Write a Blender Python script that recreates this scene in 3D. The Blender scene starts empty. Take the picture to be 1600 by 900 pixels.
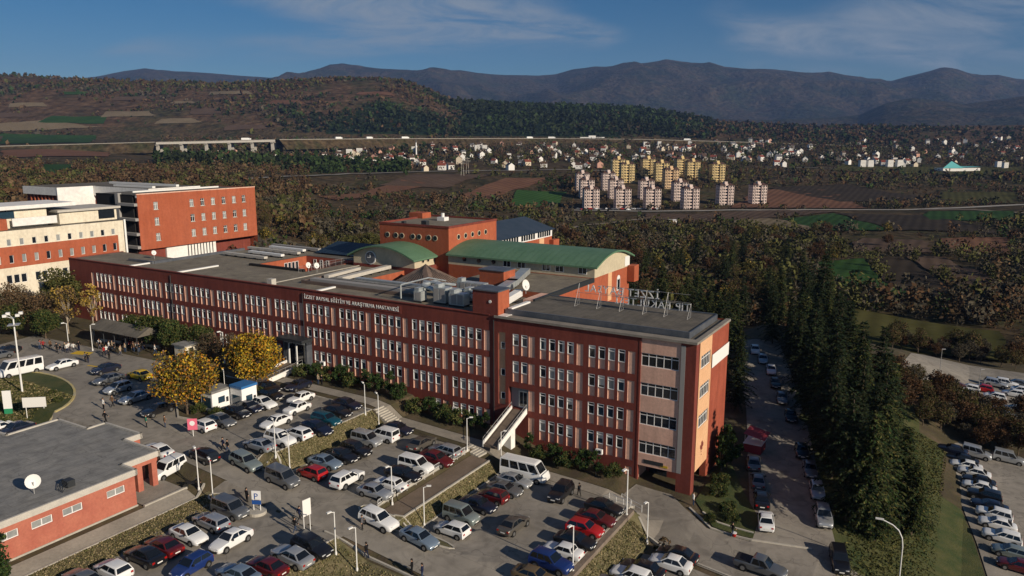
import bpy, bmesh, math, random
import numpy as np
from mathutils import Vector, Matrix
R=math.radians
random.seed(7); RNG=np.random.default_rng(7)
SC=bpy.context.scene; COL=SC.collection
# ---------------------------------------------------------------- camera, sky, sun, exposure
CAM_Z=43.0; FPX=1207.0; PITCH=math.atan(232/FPX)
SUN_AZ=R(-41); SUN_EL=R(21)          # azimuth as a maths angle from +X
cd=bpy.data.cameras.new('camera'); cam=bpy.data.objects.new('camera',cd); COL.objects.link(cam)
cam.location=(0,0,CAM_Z); cam.rotation_euler=(R(90)-PITCH,0,0)
cd.sensor_width=36; cd.lens=36*FPX/1600; cd.clip_start=1; cd.clip_end=40000
SC.camera=cam
w=bpy.data.worlds.new('World'); SC.world=w; w.use_nodes=True
nt=w.node_tree; bg=nt.nodes['Background']
sky=nt.nodes.new('ShaderNodeTexSky'); sky.sky_type='NISHITA'; sky.sun_disc=False
sky.sun_elevation=SUN_EL; sky.sun_rotation=R(90)-SUN_AZ
sky.air_density=1.0; sky.dust_density=0.0; sky.ozone_density=5; sky.altitude=700
CLX,CLY=9.4,6.3
# thin high cirrus streaks, laid out on a plane far overhead
tc=nt.nodes.new('ShaderNodeTexCoord'); sep=nt.nodes.new('ShaderNodeSeparateXYZ')
nt.links.new(tc.outputs['Generated'],sep.inputs[0])
def wmath(op,a,b=None):
    n=nt.nodes.new('ShaderNodeMath'); n.operation=op
    for i,q in enumerate((a,b)):
        if q is None: continue
        if isinstance(q,(int,float)): n.inputs[i].default_value=q
        else: nt.links.new(q,n.inputs[i])
    return n.outputs[0]
zz=wmath('ADD',wmath('MAXIMUM',sep.outputs[2],0.0),0.30)
cx=wmath('DIVIDE',sep.outputs[0],zz); cy=wmath('DIVIDE',sep.outputs[1],zz)
cmb=nt.nodes.new('ShaderNodeCombineXYZ'); nt.links.new(cx,cmb.inputs[0]); nt.links.new(cy,cmb.inputs[1])
mp=nt.nodes.new('ShaderNodeMapping'); nt.links.new(cmb.outputs[0],mp.inputs[0])
mp.inputs['Rotation'].default_value=(0,0,R(-10)); mp.inputs['Scale'].default_value=(0.7,1.3,1)
mp.inputs['Location'].default_value=(CLX,CLY,0)
def wnoise(scale,detail,rough,dist,lo,hi):
    n=nt.nodes.new('ShaderNodeTexNoise'); n.inputs['Scale'].default_value=scale; n.inputs['Detail'].default_value=detail
    n.inputs['Roughness'].default_value=rough; n.inputs['Distortion'].default_value=dist
    nt.links.new(mp.outputs[0],n.inputs['Vector'])
    r=nt.nodes.new('ShaderNodeMapRange'); r.interpolation_type='SMOOTHSTEP'; r.inputs[1].default_value=lo; r.inputs[2].default_value=hi
    nt.links.new(n.outputs['Fac'],r.inputs[0]); return r.outputs[0]
cl=wmath('MULTIPLY',wmath('MULTIPLY',wnoise(1.5,2,0.5,0.3,0.44,0.64),wnoise(4.5,9,0.66,1.0,0.25,0.70)),0.95)
hs=nt.nodes.new('ShaderNodeHueSaturation'); hs.inputs['Saturation'].default_value=1.28; hs.inputs['Value'].default_value=0.95; nt.links.new(sky.outputs[0],hs.inputs['Color'])
mixc=nt.nodes.new('ShaderNodeMixRGB'); nt.links.new(cl,mixc.inputs[0]); nt.links.new(hs.outputs[0],mixc.inputs[1])
mixc.inputs[2].default_value=(5.2,6.0,7.0,1)
nt.links.new(mixc.outputs[0],bg.inputs[0]); bg.inputs[1].default_value=0.05
sl=bpy.data.lights.new('sun','SUN'); sl.energy=5.0; sl.angle=R(0.53); sl.color=(1,0.86,0.68)
so=bpy.data.objects.new('sun',sl); COL.objects.link(so)
sdir=Vector((math.cos(SUN_AZ)*math.cos(SUN_EL),math.sin(SUN_AZ)*math.cos(SUN_EL),math.sin(SUN_EL)))
so.rotation_euler=sdir.to_track_quat('Z','Y').to_euler(); so.location=(60,-60,90)
SC.view_settings.view_transform='Standard'; SC.view_settings.look='None'
SC.view_settings.exposure=0.0; SC.view_settings.gamma=1
SC.render.engine='CYCLES'
SC.cycles.max_bounces=5; SC.cycles.diffuse_bounces=2; SC.cycles.glossy_bounces=2
SC.cycles.volume_bounces=0
# ---------------------------------------------------------------- survey helpers
sp,cp=math.sin(PITCH),math.cos(PITCH)
A=np.array([-0.85984893,0.51054855]); B=np.array([0.51054855,0.85984893]); O=np.array([22.0522109,89.23217673])
TH=math.atan2(B[1],B[0])             # turn of the (t,s) frame
def ray(u,v):
    x=(u-800)/FPX; y=(v-450)/FPX
    return np.array([x,cp-y*sp,-sp-y*cp])
def atz(u,v,z):
    d=ray(u,v); k=(z-CAM_Z)/d[2]; return np.array([0,0,CAM_Z])+k*d
def W(s,t,z=0.0):
    p=O+A*s+B*t; return (float(p[0]),float(p[1]),float(z))
def ST(x,y):
    p=np.array([x,y])-O; return float(p@A),float(p@B)
def at_s(u,v,s):
    d=ray(u,v); k=((O+A*s)@A)/(d[:2]@A); p=k*d; return float((p[:2]-O)@B),float(p[2]+CAM_Z)   # t,z
def at_t(u,v,t):
    d=ray(u,v); k=((O+B*t)@B)/(d[:2]@B); p=k*d; return float((p[:2]-O)@A),float(p[2]+CAM_Z)   # s,z
# ---------------------------------------------------------------- materials
MATS={}
def mat(name,col,rough=0.8,col2=None,scale=1.0,bump=0.0,bscale=None,metal=0.0,spec=0.3,detail=4,col3=None,coat=0.0,streak=0.0,seam=None,stain=0.0,ramp=(0.35,0.65),coords='Object',stretch=None):
    if name in MATS: return MATS[name]
    m=bpy.data.materials.new(name); m.use_nodes=True; t=m.node_tree; p=t.nodes['Principled BSDF']
    p.inputs['Roughness'].default_value=rough; p.inputs['Metallic'].default_value=metal
    p.inputs['Specular IOR Level'].default_value=spec; p.inputs['Coat Weight'].default_value=coat
    c=(*col,1)
    p.inputs['Base Color'].default_value=c
    if col2 is not None or bump:
        tcn=t.nodes.new('ShaderNodeTexCoord'); src=tcn.outputs[coords]
        if coords=='Object' and stretch is None:
            g=t.nodes.new('ShaderNodeNewGeometry'); src=g.outputs['Position']
        if stretch:
            mp_=t.nodes.new('ShaderNodeMapping'); t.links.new(src,mp_.inputs[0]); mp_.inputs['Scale'].default_value=stretch; src=mp_.outputs[0]
    if col2 is not None:
        n=t.nodes.new('ShaderNodeTexNoise'); n.inputs['Scale'].default_value=scale; n.inputs['Detail'].default_value=detail
        n.inputs['Roughness'].default_value=0.6
        t.links.new(src,n.inputs['Vector'])
        r=t.nodes.new('ShaderNodeValToRGB'); e=r.color_ramp.elements
        e[0].position=ramp[0]; e[0].color=c; e[1].position=ramp[1]; e[1].color=(*col2,1)
        if col3 is not None:
            q=e.new((ramp[0]+ramp[1])/2); q.color=(*col3,1)
        t.links.new(n.outputs['Fac'],r.inputs[0])
        # fine second grain
        n2=t.nodes.new('ShaderNodeTexNoise'); n2.inputs['Scale'].default_value=scale*9; n2.inputs['Detail'].default_value=3
        t.links.new(src,n2.inputs['Vector'])
        mr=t.nodes.new('ShaderNodeMapRange'); mr.inputs[3].default_value=0.78; mr.inputs[4].default_value=1.22
        t.links.new(n2.outputs['Fac'],mr.inputs[0])
        mx=t.nodes.new('ShaderNodeMixRGB'); mx.blend_type='MULTIPLY'; mx.inputs[0].default_value=1
        t.links.new(r.outputs[0],mx.inputs[1]); t.links.new(mr.outputs[0],mx.inputs[2])
        out=mx.outputs[0]
        def mul(o_,fac,lo,hi,a,b):
            r_=t.nodes.new('ShaderNodeMapRange'); r_.inputs[1].default_value=lo; r_.inputs[2].default_value=hi; r_.inputs[3].default_value=a; r_.inputs[4].default_value=b; t.links.new(fac,r_.inputs[0])
            m_=t.nodes.new('ShaderNodeMixRGB'); m_.blend_type='MULTIPLY'; m_.inputs[0].default_value=1; t.links.new(o_,m_.inputs[1]); t.links.new(r_.outputs[0],m_.inputs[2]); return m_.outputs[0]
        if streak:      # rain streaks running down the wall
            ms=t.nodes.new('ShaderNodeMapping'); t.links.new(src,ms.inputs[0]); ms.inputs['Scale'].default_value=(1.3,1.3,.10)
            ns=t.nodes.new('ShaderNodeTexNoise'); ns.inputs['Scale'].default_value=1.0; ns.inputs['Detail'].default_value=6; ns.inputs['Roughness'].default_value=.7; t.links.new(ms.outputs[0],ns.inputs['Vector'])
            out=mul(out,ns.outputs['Fac'],.3,.7,1-streak,1+streak)
        if stain:       # blotches, patches and cracks
            ns=t.nodes.new('ShaderNodeTexNoise'); ns.inputs['Scale'].default_value=.45; ns.inputs['Detail'].default_value=7; ns.inputs['Distortion'].default_value=1.2; t.links.new(src,ns.inputs['Vector'])
            out=mul(out,ns.outputs['Fac'],.32,.52,1-stain,1.0)
            vs=t.nodes.new('ShaderNodeTexVoronoi'); vs.feature='DISTANCE_TO_EDGE'; vs.inputs['Scale'].default_value=.14; n5=t.nodes.new('ShaderNodeTexNoise'); n5.inputs['Scale'].default_value=.5; t.links.new(src,n5.inputs['Vector'])
            ad=t.nodes.new('ShaderNodeVectorMath'); ad.operation='MULTIPLY_ADD'; t.links.new(n5.outputs['Color'],ad.inputs[0]); ad.inputs[1].default_value=(4,4,4); t.links.new(src,ad.inputs[2]); t.links.new(ad.outputs[0],vs.inputs['Vector'])
            out=mul(out,vs.outputs['Distance'],.0,.012,1-stain*1.3,1.0)
        if seam:        # lapped roofing sheets
            mq=t.nodes.new('ShaderNodeMapping'); t.links.new(src,mq.inputs[0]); mq.inputs['Rotation'].default_value=(0,0,-TH)
            bk=t.nodes.new('ShaderNodeTexBrick'); bk.inputs['Scale'].default_value=1; bk.inputs['Brick Width'].default_value=seam[0]; bk.inputs['Row Height'].default_value=seam[1]; bk.inputs['Mortar Size'].default_value=.05; bk.inputs['Color1'].default_value=(.95,.95,.95,1); bk.inputs['Color2'].default_value=(1.05,1.05,1.05,1); bk.inputs['Mortar'].default_value=(.80,.80,.80,1)
            t.links.new(mq.outputs[0],bk.inputs['Vector']); m_=t.nodes.new('ShaderNodeMixRGB'); m_.blend_type='MULTIPLY'; m_.inputs[0].default_value=1; t.links.new(out,m_.inputs[1]); t.links.new(bk.outputs['Color'],m_.inputs[2]); out=m_.outputs[0]
        t.links.new(out,p.inputs['Base Color'])
    if bump:
        n=t.nodes.new('ShaderNodeTexNoise'); n.inputs['Scale'].default_value=bscale or scale*6; n.inputs['Detail'].default_value=4
        t.links.new(src,n.inputs['Vector'])
        bn=t.nodes.new('ShaderNodeBump'); bn.inputs['Strength'].default_value=bump; bn.inputs['Distance'].default_value=0.1
        t.links.new(n.outputs['Fac'],bn.inputs['Height']); t.links.new(bn.outputs[0],p.inputs['Normal'])
    MATS[name]=m; return m
def attr_mat(name,rough=0.9,attr='tint',trans=0.0):
    m=bpy.data.materials.new(name); m.use_nodes=True; t=m.node_tree; p=t.nodes['Principled BSDF']
    a=t.nodes.new('ShaderNodeAttribute'); a.attribute_name=attr
    t.links.new(a.outputs['Color'],p.inputs['Base Color']); p.inputs['Roughness'].default_value=rough
    p.inputs['Specular IOR Level'].default_value=0.1
    MATS[name]=m; return m
M=lambda n:MATS[n]
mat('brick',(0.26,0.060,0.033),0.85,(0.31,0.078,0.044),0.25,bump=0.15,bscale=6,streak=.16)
mat('brick_shaded',(0.155,0.036,0.027),0.85,(0.18,0.044,0.031),0.3,bump=0.15,bscale=6,streak=.2)  # same red brick with the facade's shade put into its colour
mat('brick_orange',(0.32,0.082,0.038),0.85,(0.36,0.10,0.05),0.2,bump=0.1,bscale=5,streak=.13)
mat('brick_pink',(0.36,0.11,0.075),0.85,(0.43,0.15,0.10),0.5,bump=0.25,bscale=8)
mat('salmon',(0.62,0.38,0.29),0.8,(0.68,0.43,0.33),0.4,streak=.14)
mat('peach',(0.62,0.36,0.20),0.8,(0.66,0.40,0.23),0.4)
mat('cream',(0.62,0.56,0.44),0.85,(0.70,0.64,0.52),0.2,streak=.12)
mat('beige',(0.48,0.42,0.30),0.85,(0.54,0.47,0.34),0.2)
mat('white_wall',(0.78,0.77,0.74),0.8,(0.70,0.69,0.67),0.15)
mat('white_paint',(0.8,0.8,0.79),0.45)
mat('frame_white',(0.75,0.75,0.74),0.4)
mat('glass_dark',(0.012,0.017,0.024),0.06,spec=0.7)
mat('glass_blind',(0.20,0.22,0.23),0.12,(0.30,0.31,0.30),0.35,spec=0.6)
mat('glass_blue',(0.02,0.045,0.07),0.08,spec=0.7)
mat('roof_gravel',(0.175,0.15,0.115),0.95,(0.235,0.205,0.155),0.35,bump=0.3,bscale=12,col3=(0.20,0.175,0.135),seam=(9,1.1),stain=.22)
mat('roof_felt',(0.105,0.095,0.08),0.9,(0.155,0.138,0.112),0.3,bump=0.2,bscale=8,seam=(8,1.0),stain=.2)
mat('roof_concrete',(0.20,0.20,0.195),0.9,(0.26,0.255,0.24),0.5,bump=0.2,bscale=10,seam=(7,1.0),stain=.25)
mat('roof_trim',(0.20,0.18,0.155),0.85,(0.27,0.245,0.21),0.6)
mat('coping',(0.42,0.40,0.36),0.8,(0.50,0.47,0.42),0.8)
mat('flashing',(0.10,0.115,0.14),0.5,(0.16,0.17,0.19),0.6,metal=0.5)
mat('metal_silver',(0.42,0.46,0.47),0.42,(0.55,0.58,0.58),1.2,metal=0.55)
mat('metal_dark',(0.05,0.055,0.06),0.5,metal=0.5)
mat('metal_white',(0.72,0.72,0.70),0.45)
mat('rack_grey',(0.30,0.30,0.30),0.5,metal=0.3)
mat('rail',(0.5,0.5,0.5),0.4,metal=0.6)
mat('roof_green',(0.085,0.17,0.10),0.55,(0.11,0.20,0.125),0.3)
mat('roof_blue',(0.03,0.045,0.065),0.5,(0.045,0.06,0.085),0.4)
mat('roof_navy',(0.010,0.022,0.042),0.5,(0.014,0.03,0.05),0.4)
mat('roof_brown',(0.12,0.085,0.07),0.6,(0.17,0.125,0.10),0.6)
mat('slab_grey',(0.30,0.29,0.28),0.85)
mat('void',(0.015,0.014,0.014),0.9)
mat('asphalt',(0.205,0.185,0.16),0.93,(0.285,0.26,0.225),0.09,bump=0.25,bscale=9,col3=(0.24,0.22,0.19),detail=7,stain=.26)
mat('asphalt_dark',(0.07,0.07,0.072),0.9,(0.10,0.098,0.095),0.12,bump=0.25,bscale=9)
mat('paving',(0.22,0.20,0.17),0.9,(0.29,0.26,0.22),0.4,bump=0.3,bscale=5)
mat('ramp_brown',(0.13,0.10,0.075),0.95,(0.17,0.13,0.10),0.5,bump=0.3,bscale=10)
mat('kerb',(0.36,0.34,0.30),0.9,(0.45,0.42,0.36),1.5)
mat('kerb_yellow',(0.50,0.40,0.14),0.9,(0.40,0.36,0.25),1.0)
mat('paint_white',(0.62,0.61,0.58),0.8,(0.40,0.39,0.36),3)
mat('paint_yellow',(0.55,0.36,0.03),0.8)
mat('bank_grass',(0.085,0.082,0.036),0.95,(0.20,0.165,0.095),0.6,bump=0.8,bscale=5,col3=(0.14,0.125,0.062),detail=8)
mat('lawn',(0.035,0.055,0.016),0.95,(0.085,0.085,0.03),0.35,bump=0.8,bscale=6,detail=7)
mat('soil',(0.06,0.045,0.03),0.95,(0.11,0.08,0.05),0.3,bump=0.7,bscale=4,col3=(0.07,0.06,0.03),detail=7)
mat('stone_wall',(0.16,0.125,0.10),0.95,(0.22,0.18,0.145),0.8,bump=0.5,bscale=6)
mat('tyre',(0.012,0.012,0.012),0.8)
mat('rim',(0.35,0.36,0.37),0.35,metal=0.8)
mat('car_glass',(0.008,0.010,0.013),0.05,spec=0.8)
mat('lamp_lens',(0.7,0.72,0.74),0.15,spec=0.8)
mat('tail_red',(0.35,0.01,0.008),0.2,spec=0.7)
mat('plastic_black',(0.015,0.015,0.016),0.5)
mat('plate',(0.75,0.75,0.72),0.5)
mat('bark',(0.09,0.065,0.045),0.95,(0.14,0.105,0.075),3,bump=0.5,bscale=12)
mat('bark_pale',(0.42,0.36,0.28),0.9,(0.25,0.21,0.16),3)
mat('skin',(0.48,0.28,0.19),0.6)
mat('hair',(0.02,0.014,0.01),0.6)
attr_mat('foliage'); attr_mat('wood_mass')
# ---------------------------------------------------------------- mesh helpers
class MB:
    def __init__(s): s.v=[]; s.f=[]; s.m=[]; s.mi=0
    def quad(s,*p):
        i=len(s.v); s.v+=[tuple(map(float,q)) for q in p]; s.f.append(tuple(range(i,i+len(p)))); s.m.append(s.mi); return s
    def box(s,a,b):
        (x0,y0,z0),(x1,y1,z1)=a,b; i=len(s.v)
        s.v+=[(x0,y0,z0),(x1,y0,z0),(x1,y1,z0),(x0,y1,z0),(x0,y0,z1),(x1,y0,z1),(x1,y1,z1),(x0,y1,z1)]
        for q in ((0,3,2,1),(4,5,6,7),(0,1,5,4),(1,2,6,5),(2,3,7,6),(3,0,4,7)): s.f.append(tuple(i+k for k in q)); s.m.append(s.mi)
        return s
    def cbox(s,c,d): return s.box((c[0]-d[0]/2,c[1]-d[1]/2,c[2]-d[2]/2),(c[0]+d[0]/2,c[1]+d[1]/2,c[2]+d[2]/2))
    def prism(s,poly,z0,z1,bottom=True):
        n=len(poly); i=len(s.v)
        s.v+=[(x,y,z0) for x,y in poly]+[(x,y,z1) for x,y in poly]
        for k in range(n): s.f.append((i+k,i+(k+1)%n,i+n+(k+1)%n,i+n+k)); s.m.append(s.mi)
        s.f.append(tuple(i+n+k for k in range(n))); s.m.append(s.mi)
        if bottom: s.f.append(tuple(i+n-1-k for k in range(n))); s.m.append(s.mi)
        return s
    def tube(s,p,q,r,r2=None,n=8,cap=True):
        p=Vector(p); q=Vector(q); r2=r if r2 is None else r2; d=(q-p).normalized()
        u=d.orthogonal().normalized(); w_=d.cross(u); i=len(s.v)
        for c,rr in ((p,r),(q,r2)):
            for k in range(n):
                a=2*math.pi*k/n; s.v.append(tuple(c+u*math.cos(a)*rr+w_*math.sin(a)*rr))
        for k in range(n): s.f.append((i+k,i+(k+1)%n,i+n+(k+1)%n,i+n+k)); s.m.append(s.mi)
        if cap:
            s.f.append(tuple(i+n+k for k in range(n))); s.m.append(s.mi); s.f.append(tuple(i+n-1-k for k in range(n))); s.m.append(s.mi)
        return s
    def dish(s,c,r,nrm,depth=0.25,n=16):
        c=Vector(c); d=Vector(nrm).normalized(); u=d.orthogonal().normalized(); w_=d.cross(u); i=len(s.v)
        s.v.append(tuple(c-d*depth*r))
        for ring,(rr,dd) in enumerate(((0.5,0.75),(1.0,0.0))):
            for k in range(n):
                a=2*math.pi*k/n; s.v.append(tuple(c+(u*math.cos(a)+w_*math.sin(a))*r*rr-d*depth*r*dd))
        for k in range(n):
            s.f.append((i,i+1+k,i+1+(k+1)%n)); s.m.append(s.mi)
            s.f.append((i+1+k,i+1+n+k,i+1+n+(k+1)%n,i+1+(k+1)%n)); s.m.append(s.mi)
        return s
    def mesh(s,name,mats,swap=False,smooth=False):
        me=bpy.data.meshes.new(name)
        v=[(y,x,z) for x,y,z in s.v] if swap else s.v
        f=[tuple(reversed(q)) for q in s.f] if swap else s.f
        me.from_pydata(v,[],f)
        if not isinstance(mats,(list,tuple)): mats=[mats]
        for m in mats: me.materials.append(m if not isinstance(m,str) else MATS[m])
        if len(mats)>1: me.polygons.foreach_set('material_index',s.m)
        if smooth: me.polygons.foreach_set('use_smooth',[True]*len(me.polygons))
        me.update(); return me
def link(name,me,parent=None,loc=None,rz=None):
    o=bpy.data.objects.new(name,me); COL.objects.link(o)
    if parent is not None: o.parent=parent
    if loc is not None: o.location=loc
    if rz is not None: o.rotation_euler=(0,0,rz)
    return o
def tag(o,label,cat,group=None):
    o['label']=label; o['category']=cat
    if group: o['group']=group
    return o
def structure(o,label=None):
    o['kind']='structure'
    return o
def empty(name,loc,rz=0.0): 
    o=bpy.data.objects.new(name,None); COL.objects.link(o); o.location=loc; o.rotation_euler=(0,0,rz); o.empty_display_size=0.5; return o
def copy_tree(o,parent=None):
    c=o.copy(); COL.objects.link(c); c.parent=parent
    for ch in list(o.children): copy_tree(ch,c)
    return c
def wall_holes(mb,x0,x1,z0,z1,holes,depth,put):
    """flat wall with rectangular openings; put(x,z,d) -> point, d = depth into the wall"""
    xs=sorted({round(q,4) for q in [x0,x1]+[h[0] for h in holes]+[h[1] for h in holes] if x0-1e-6<=q<=x1+1e-6})
    zs=sorted({round(q,4) for q in [z0,z1]+[h[2] for h in holes]+[h[3] for h in holes] if z0-1e-6<=q<=z1+1e-6})
    H=np.zeros((len(xs)-1,len(zs)-1),bool)
    xm=[(xs[i]+xs[i+1])/2 for i in range(len(xs)-1)]; zm=[(zs[i]+zs[i+1])/2 for i in range(len(zs)-1)]
    for h in holes:
        ii=[i for i,x in enumerate(xm) if h[0]<x<h[1]]; jj=[j for j,z in enumerate(zm) if h[2]<z<h[3]]
        for i in ii:
            for j in jj: H[i,j]=True
    for i in range(len(xm)):
        j=0
        while j<len(zm):
            if H[i,j]: j+=1; continue
            k=j
            while k+1<len(zm) and not H[i,k+1]: k+=1
            mb.quad(put(xs[i],zs[j],0),put(xs[i+1],zs[j],0),put(xs[i+1],zs[k+1],0),put(xs[i],zs[k+1],0)); j=k+1
    for h in holes:
        a,b,c,d=h[:4]; dp=h[4] if len(h)>4 else depth
        mb.quad(put(a,c,0),put(a,d,0),put(a,d,dp),put(a,c,dp)); mb.quad(put(b,c,0),put(b,c,dp),put(b,d,dp),put(b,d,0))
        mb.quad(put(a,d,0),put(b,d,0),put(b,d,dp),put(a,d,dp)); mb.quad(put(a,c,0),put(a,c,dp),put(b,c,dp),put(b,c,0))
def text_mesh(txt,size,extrude,material):
    cu=bpy.data.curves.new('txt','FONT'); cu.body=txt; cu.size=size; cu.extrude=extrude; cu.resolution_u=2; cu.space_character=1.12
    o=bpy.data.objects.new('txt',cu); COL.objects.link(o)
    dg=bpy.context.evaluated_depsgraph_get(); me=bpy.data.meshes.new_from_object(o.evaluated_get(dg))
    bpy.data.objects.remove(o); bpy.data.curves.remove(cu)
    me.materials.clear(); me.materials.append(MATS[material]); return me
# ---------------------------------------------------------------- noise (for relief and scatter)
def vnoise(x,y,seed=0):
    xi=np.floor(x).astype(np.int64); yi=np.floor(y).astype(np.int64); xf=x-xi; yf=y-yi
    def h(a,b):
        n=(a*374761393+b*668265263+seed*1274126177)&0x7fffffff; n=((n^(n>>13))*1274126177)&0x7fffffff
        return ((n^(n>>16))&0xffff)/65535.0
    u=xf*xf*(3-2*xf); v=yf*yf*(3-2*yf)
    return (h(xi,yi)*(1-u)+h(xi+1,yi)*u)*(1-v)+(h(xi,yi+1)*(1-u)+h(xi+1,yi+1)*u)*v
def fbm(x,y,oct=5,seed=0,ridged=False):
    x=np.asarray(x,float); y=np.asarray(y,float); a=1.0; t=0.0; n=0.0
    for i in range(oct):
        q=vnoise(x,y,seed+i)
        if ridged: q=1-abs(2*q-1)
        t=t+a*q; n+=a; a*=0.5; x=x*2.03+17.1; y=y*2.03+5.3
    return t/n
# ---------------------------------------------------------------- heights of the country
UC=[-900,0,300,600,900,1200,1500,2500]
KC=[60,200,300,400,550,720,850,950,1200,1500,1800]
ZC=np.array([
 [6,9,9,8,8,9,12,16,28,38,44],[6,9,9,8,8,9,12,16,29,39,44],[6,9,8,6,5,6,10,14,16,31,43],[4,6,0,-6,-9,-8,0,5,12,24,42],
 [-1,-4,-9,-13,-17,-20,-9,3,11,24,42],[-3,-6,-10,-14,-17,-20,-13,-6,6,20,36],[-6,-9,-12,-14,-16,-18,-15,-10,0,12,24],[-6,-9,-12,-14,-16,-18,-15,-10,0,12,24]],float)
SKA=[(-900,118),(0,120),(37,121),(145,127),(240,131),(330,134),(430,130),(530,126),(600,128),(631,131),(665,141),(705,158),(749,161),(820,166),(970,169),(1019,173),(1130,190),(1300,196),(1600,193),(2500,190)]
SKB=[(-900,150),(600,170),(1200,187),(1300,183),(1340,180),(1380,162),(1418,154),(1460,157),(1500,163),(1550,158),(1600,151),(2500,150)]
SKC=[(-900,125),(100,129),(160,122),(202,113),(236,108.5),(270,113),(337,118),(429,124),(472,119),(520,108),(564,107),(597,111),(658,115),(719,113),(766,118),(840,120),(867,118),(894,111),(925,108),(952,110),(1013,105),(1036,102),(1070,105),(1110,107),(1127,111),(1171,113),(1249,119),(1289,118),(1330,123),(1384,128),(1418,120),(1462,110),(1485,113),(1509,119),(1549,119),(1576,125),(1600,127),(1700,118),(2500,125)]
def zv(k,v): return CAM_Z-k*(sp+(v-450)/FPX*cp)
def T_uk(u,k):
    u=np.asarray(u,float); k=np.asarray(k,float)
    cols=np.stack([np.interp(k,KC,r) for r in ZC])
    i=np.clip(np.searchsorted(UC,u,side='right')-1,0,len(UC)-2); uc=np.array(UC,float)
    f=np.clip((u-uc[i])/(uc[i+1]-uc[i]),0,1); f=f*f*(3-2*f)
    zb=np.take_along_axis(cols,i[None,...],0)[0]*(1-f)+np.take_along_axis(cols,(i+1)[None,...],0)[0]*f
    va=np.interp(u,*zip(*SKA))+3.0; vb=np.interp(u,*zip(*SKB)); vc=np.interp(u,*zip(*SKC))
    zA=zv(2800,va); zB=zv(5400,vb); zC=zv(9500,vc)
    x=(u-800)/FPX*k; y=k
    def blend(k,k0,k1,p=1.0): return np.clip((k-k0)/(k1-k0),0,1)**p
    z=zb
    h=blend(k,1800,2800,0.85); z=np.where(k>1800,zb+(zA-zb)*np.sin(h*math.pi/2),z)
    z=np.where(k>2800,zA+(np.minimum(zA*0.55,zB*0.6)-zA)*blend(k,2800,3800),z)
    zA2=np.minimum(zA*0.55,zB*0.6)
    z=np.where(k>3800,zA2+(zB-zA2)*blend(k,3800,5400),z)
    zB2=zv(6600,180+0*u)
    z=np.where(k>5400,zB+(np.minimum(zB2,zB)-zB)*blend(k,5400,6400),z)
    z=np.where(k>6400,np.minimum(zB2,zB)+(zC-np.minimum(zB2,zB))*np.sin(blend(k,6400,9500)*math.pi/2),z)
    z=np.where(k>9500,zC*(1-0.5*blend(k,9500,12500)),z)
    w1=np.clip((k-1850)/300,0,1)*np.clip((2700-k)/500,0,1)
    z=z+w1*(fbm(x/420,y/420,5,3)-0.5)*44
    w2=np.clip((k-6400)/900,0,1)*np.clip((9500-k)/2400,0.04,1)
    z=z+w2*(fbm(x/1500,y/2100,5,9,True)-0.72)*620
    w3=np.clip((k-4000)/900,0,1)*np.clip((5500-k)/400,0.1,1)
    z=z+w3*(fbm(x/900,y/1000,4,5,True)-0.62)*120
    w4=np.clip((k-180)/150,0,1)*np.clip((1800-k)/200,0,1)
    z=z+w4*(fbm(x/110,y/110,4,1)-0.5)*4.0
    return z
def uk(x,y): 
    k=np.maximum(np.asarray(y,float)/1.018,20.0); return 800+FPX*np.asarray(x,float)/k, k
def T(x,y): return T_uk(*uk(x,y))
# ---------------------------------------------------------------- heights of the hospital grounds in (s,t)
def zr(s): return np.interp(s,[-60,-15,-8,0,5,17,26,38,53,66,80,100,140,200],[-5,-1.7,-1.0,-.4,.2,1.4,2.5,4,5.4,6,6.4,6.8,7.2,8])
def zb_(s): return np.interp(s,[-60,-14,-10,0,6,9,20,22,26,41,43.5,60,75,131,200],[-5,-1.4,-1.1,-.3,-.1,.6,1.1,1.6,3.0,3.8,5.6,5.9,6.3,7.0,8])
def zl(s): return np.interp(s,[-60,-15,0.6,4.0,4.2,22,23.4,26.3,26.6,40.8,43,62,80,140,200],[-5,-1.8,-1.2,.9,1.0,1.05,2.5,2.7,3.4,3.7,5.7,6.0,6.4,7.2,8])
def zs_(s): return np.interp(s,[-60,-20,16,22,26,45.2,47,70,140,200],[-4,-1.5,1.2,1.6,3.0,3.4,4.0,4.6,7.2,8])
def zright(s): return np.interp(s,[-75,-36,-29,-22,-17,-9,30,60,140,200],[-9,-7.4,-6.6,-3.6,-1.9,-1.2,-1.0,0,6,8])
def G(s,t):
    s=np.asarray(s,float); t=np.asarray(t,float)
    front=np.where(t>-5,zb_(s),0.0)
    def lerp(a,b,x): x=np.clip(x,0,1); return a+(b-a)*x
    z=zs_(s)
    z=np.where(t>-34.6,lerp(zs_(s),zr(s),(t+34.6)/1.0),z)
    z=np.where(t>-28.6,lerp(zr(s),zl(s),(t+28.6)/1.4),z)
    z=np.where(t>-9.2,lerp(zl(s),zb_(s),(t+9.2)/1.6),z)
    # right-hand side: the shaded road and the bank down to the lower car park
    wr=np.clip((-2.0-s)/6.0,0,1)*np.clip((t+24)/8,0,1)
    z=z*(1-wr)+np.minimum(z,zright(s))*wr
    # behind the front block the ground comes down to the country level
    x=O[0]+A[0]*s+B[0]*t; y=O[1]+A[1]*s+B[1]*t
    wb=np.clip((t-5)/40,0,1)*np.clip((s-12)/12,0,1)
    zt=T(x,y); z=z*(1-wb)+np.where(s>60,np.maximum(zt,7.5),np.minimum(zt,-1.0))*wb
    e=np.maximum.reduce([np.clip((t-95)/25,0,1),np.clip((-66-t)/14,0,1),np.clip((s-185)/30,0,1),np.clip((-48-s)/24,0,1)])
    return z*(1-e)+zt*e
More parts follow.
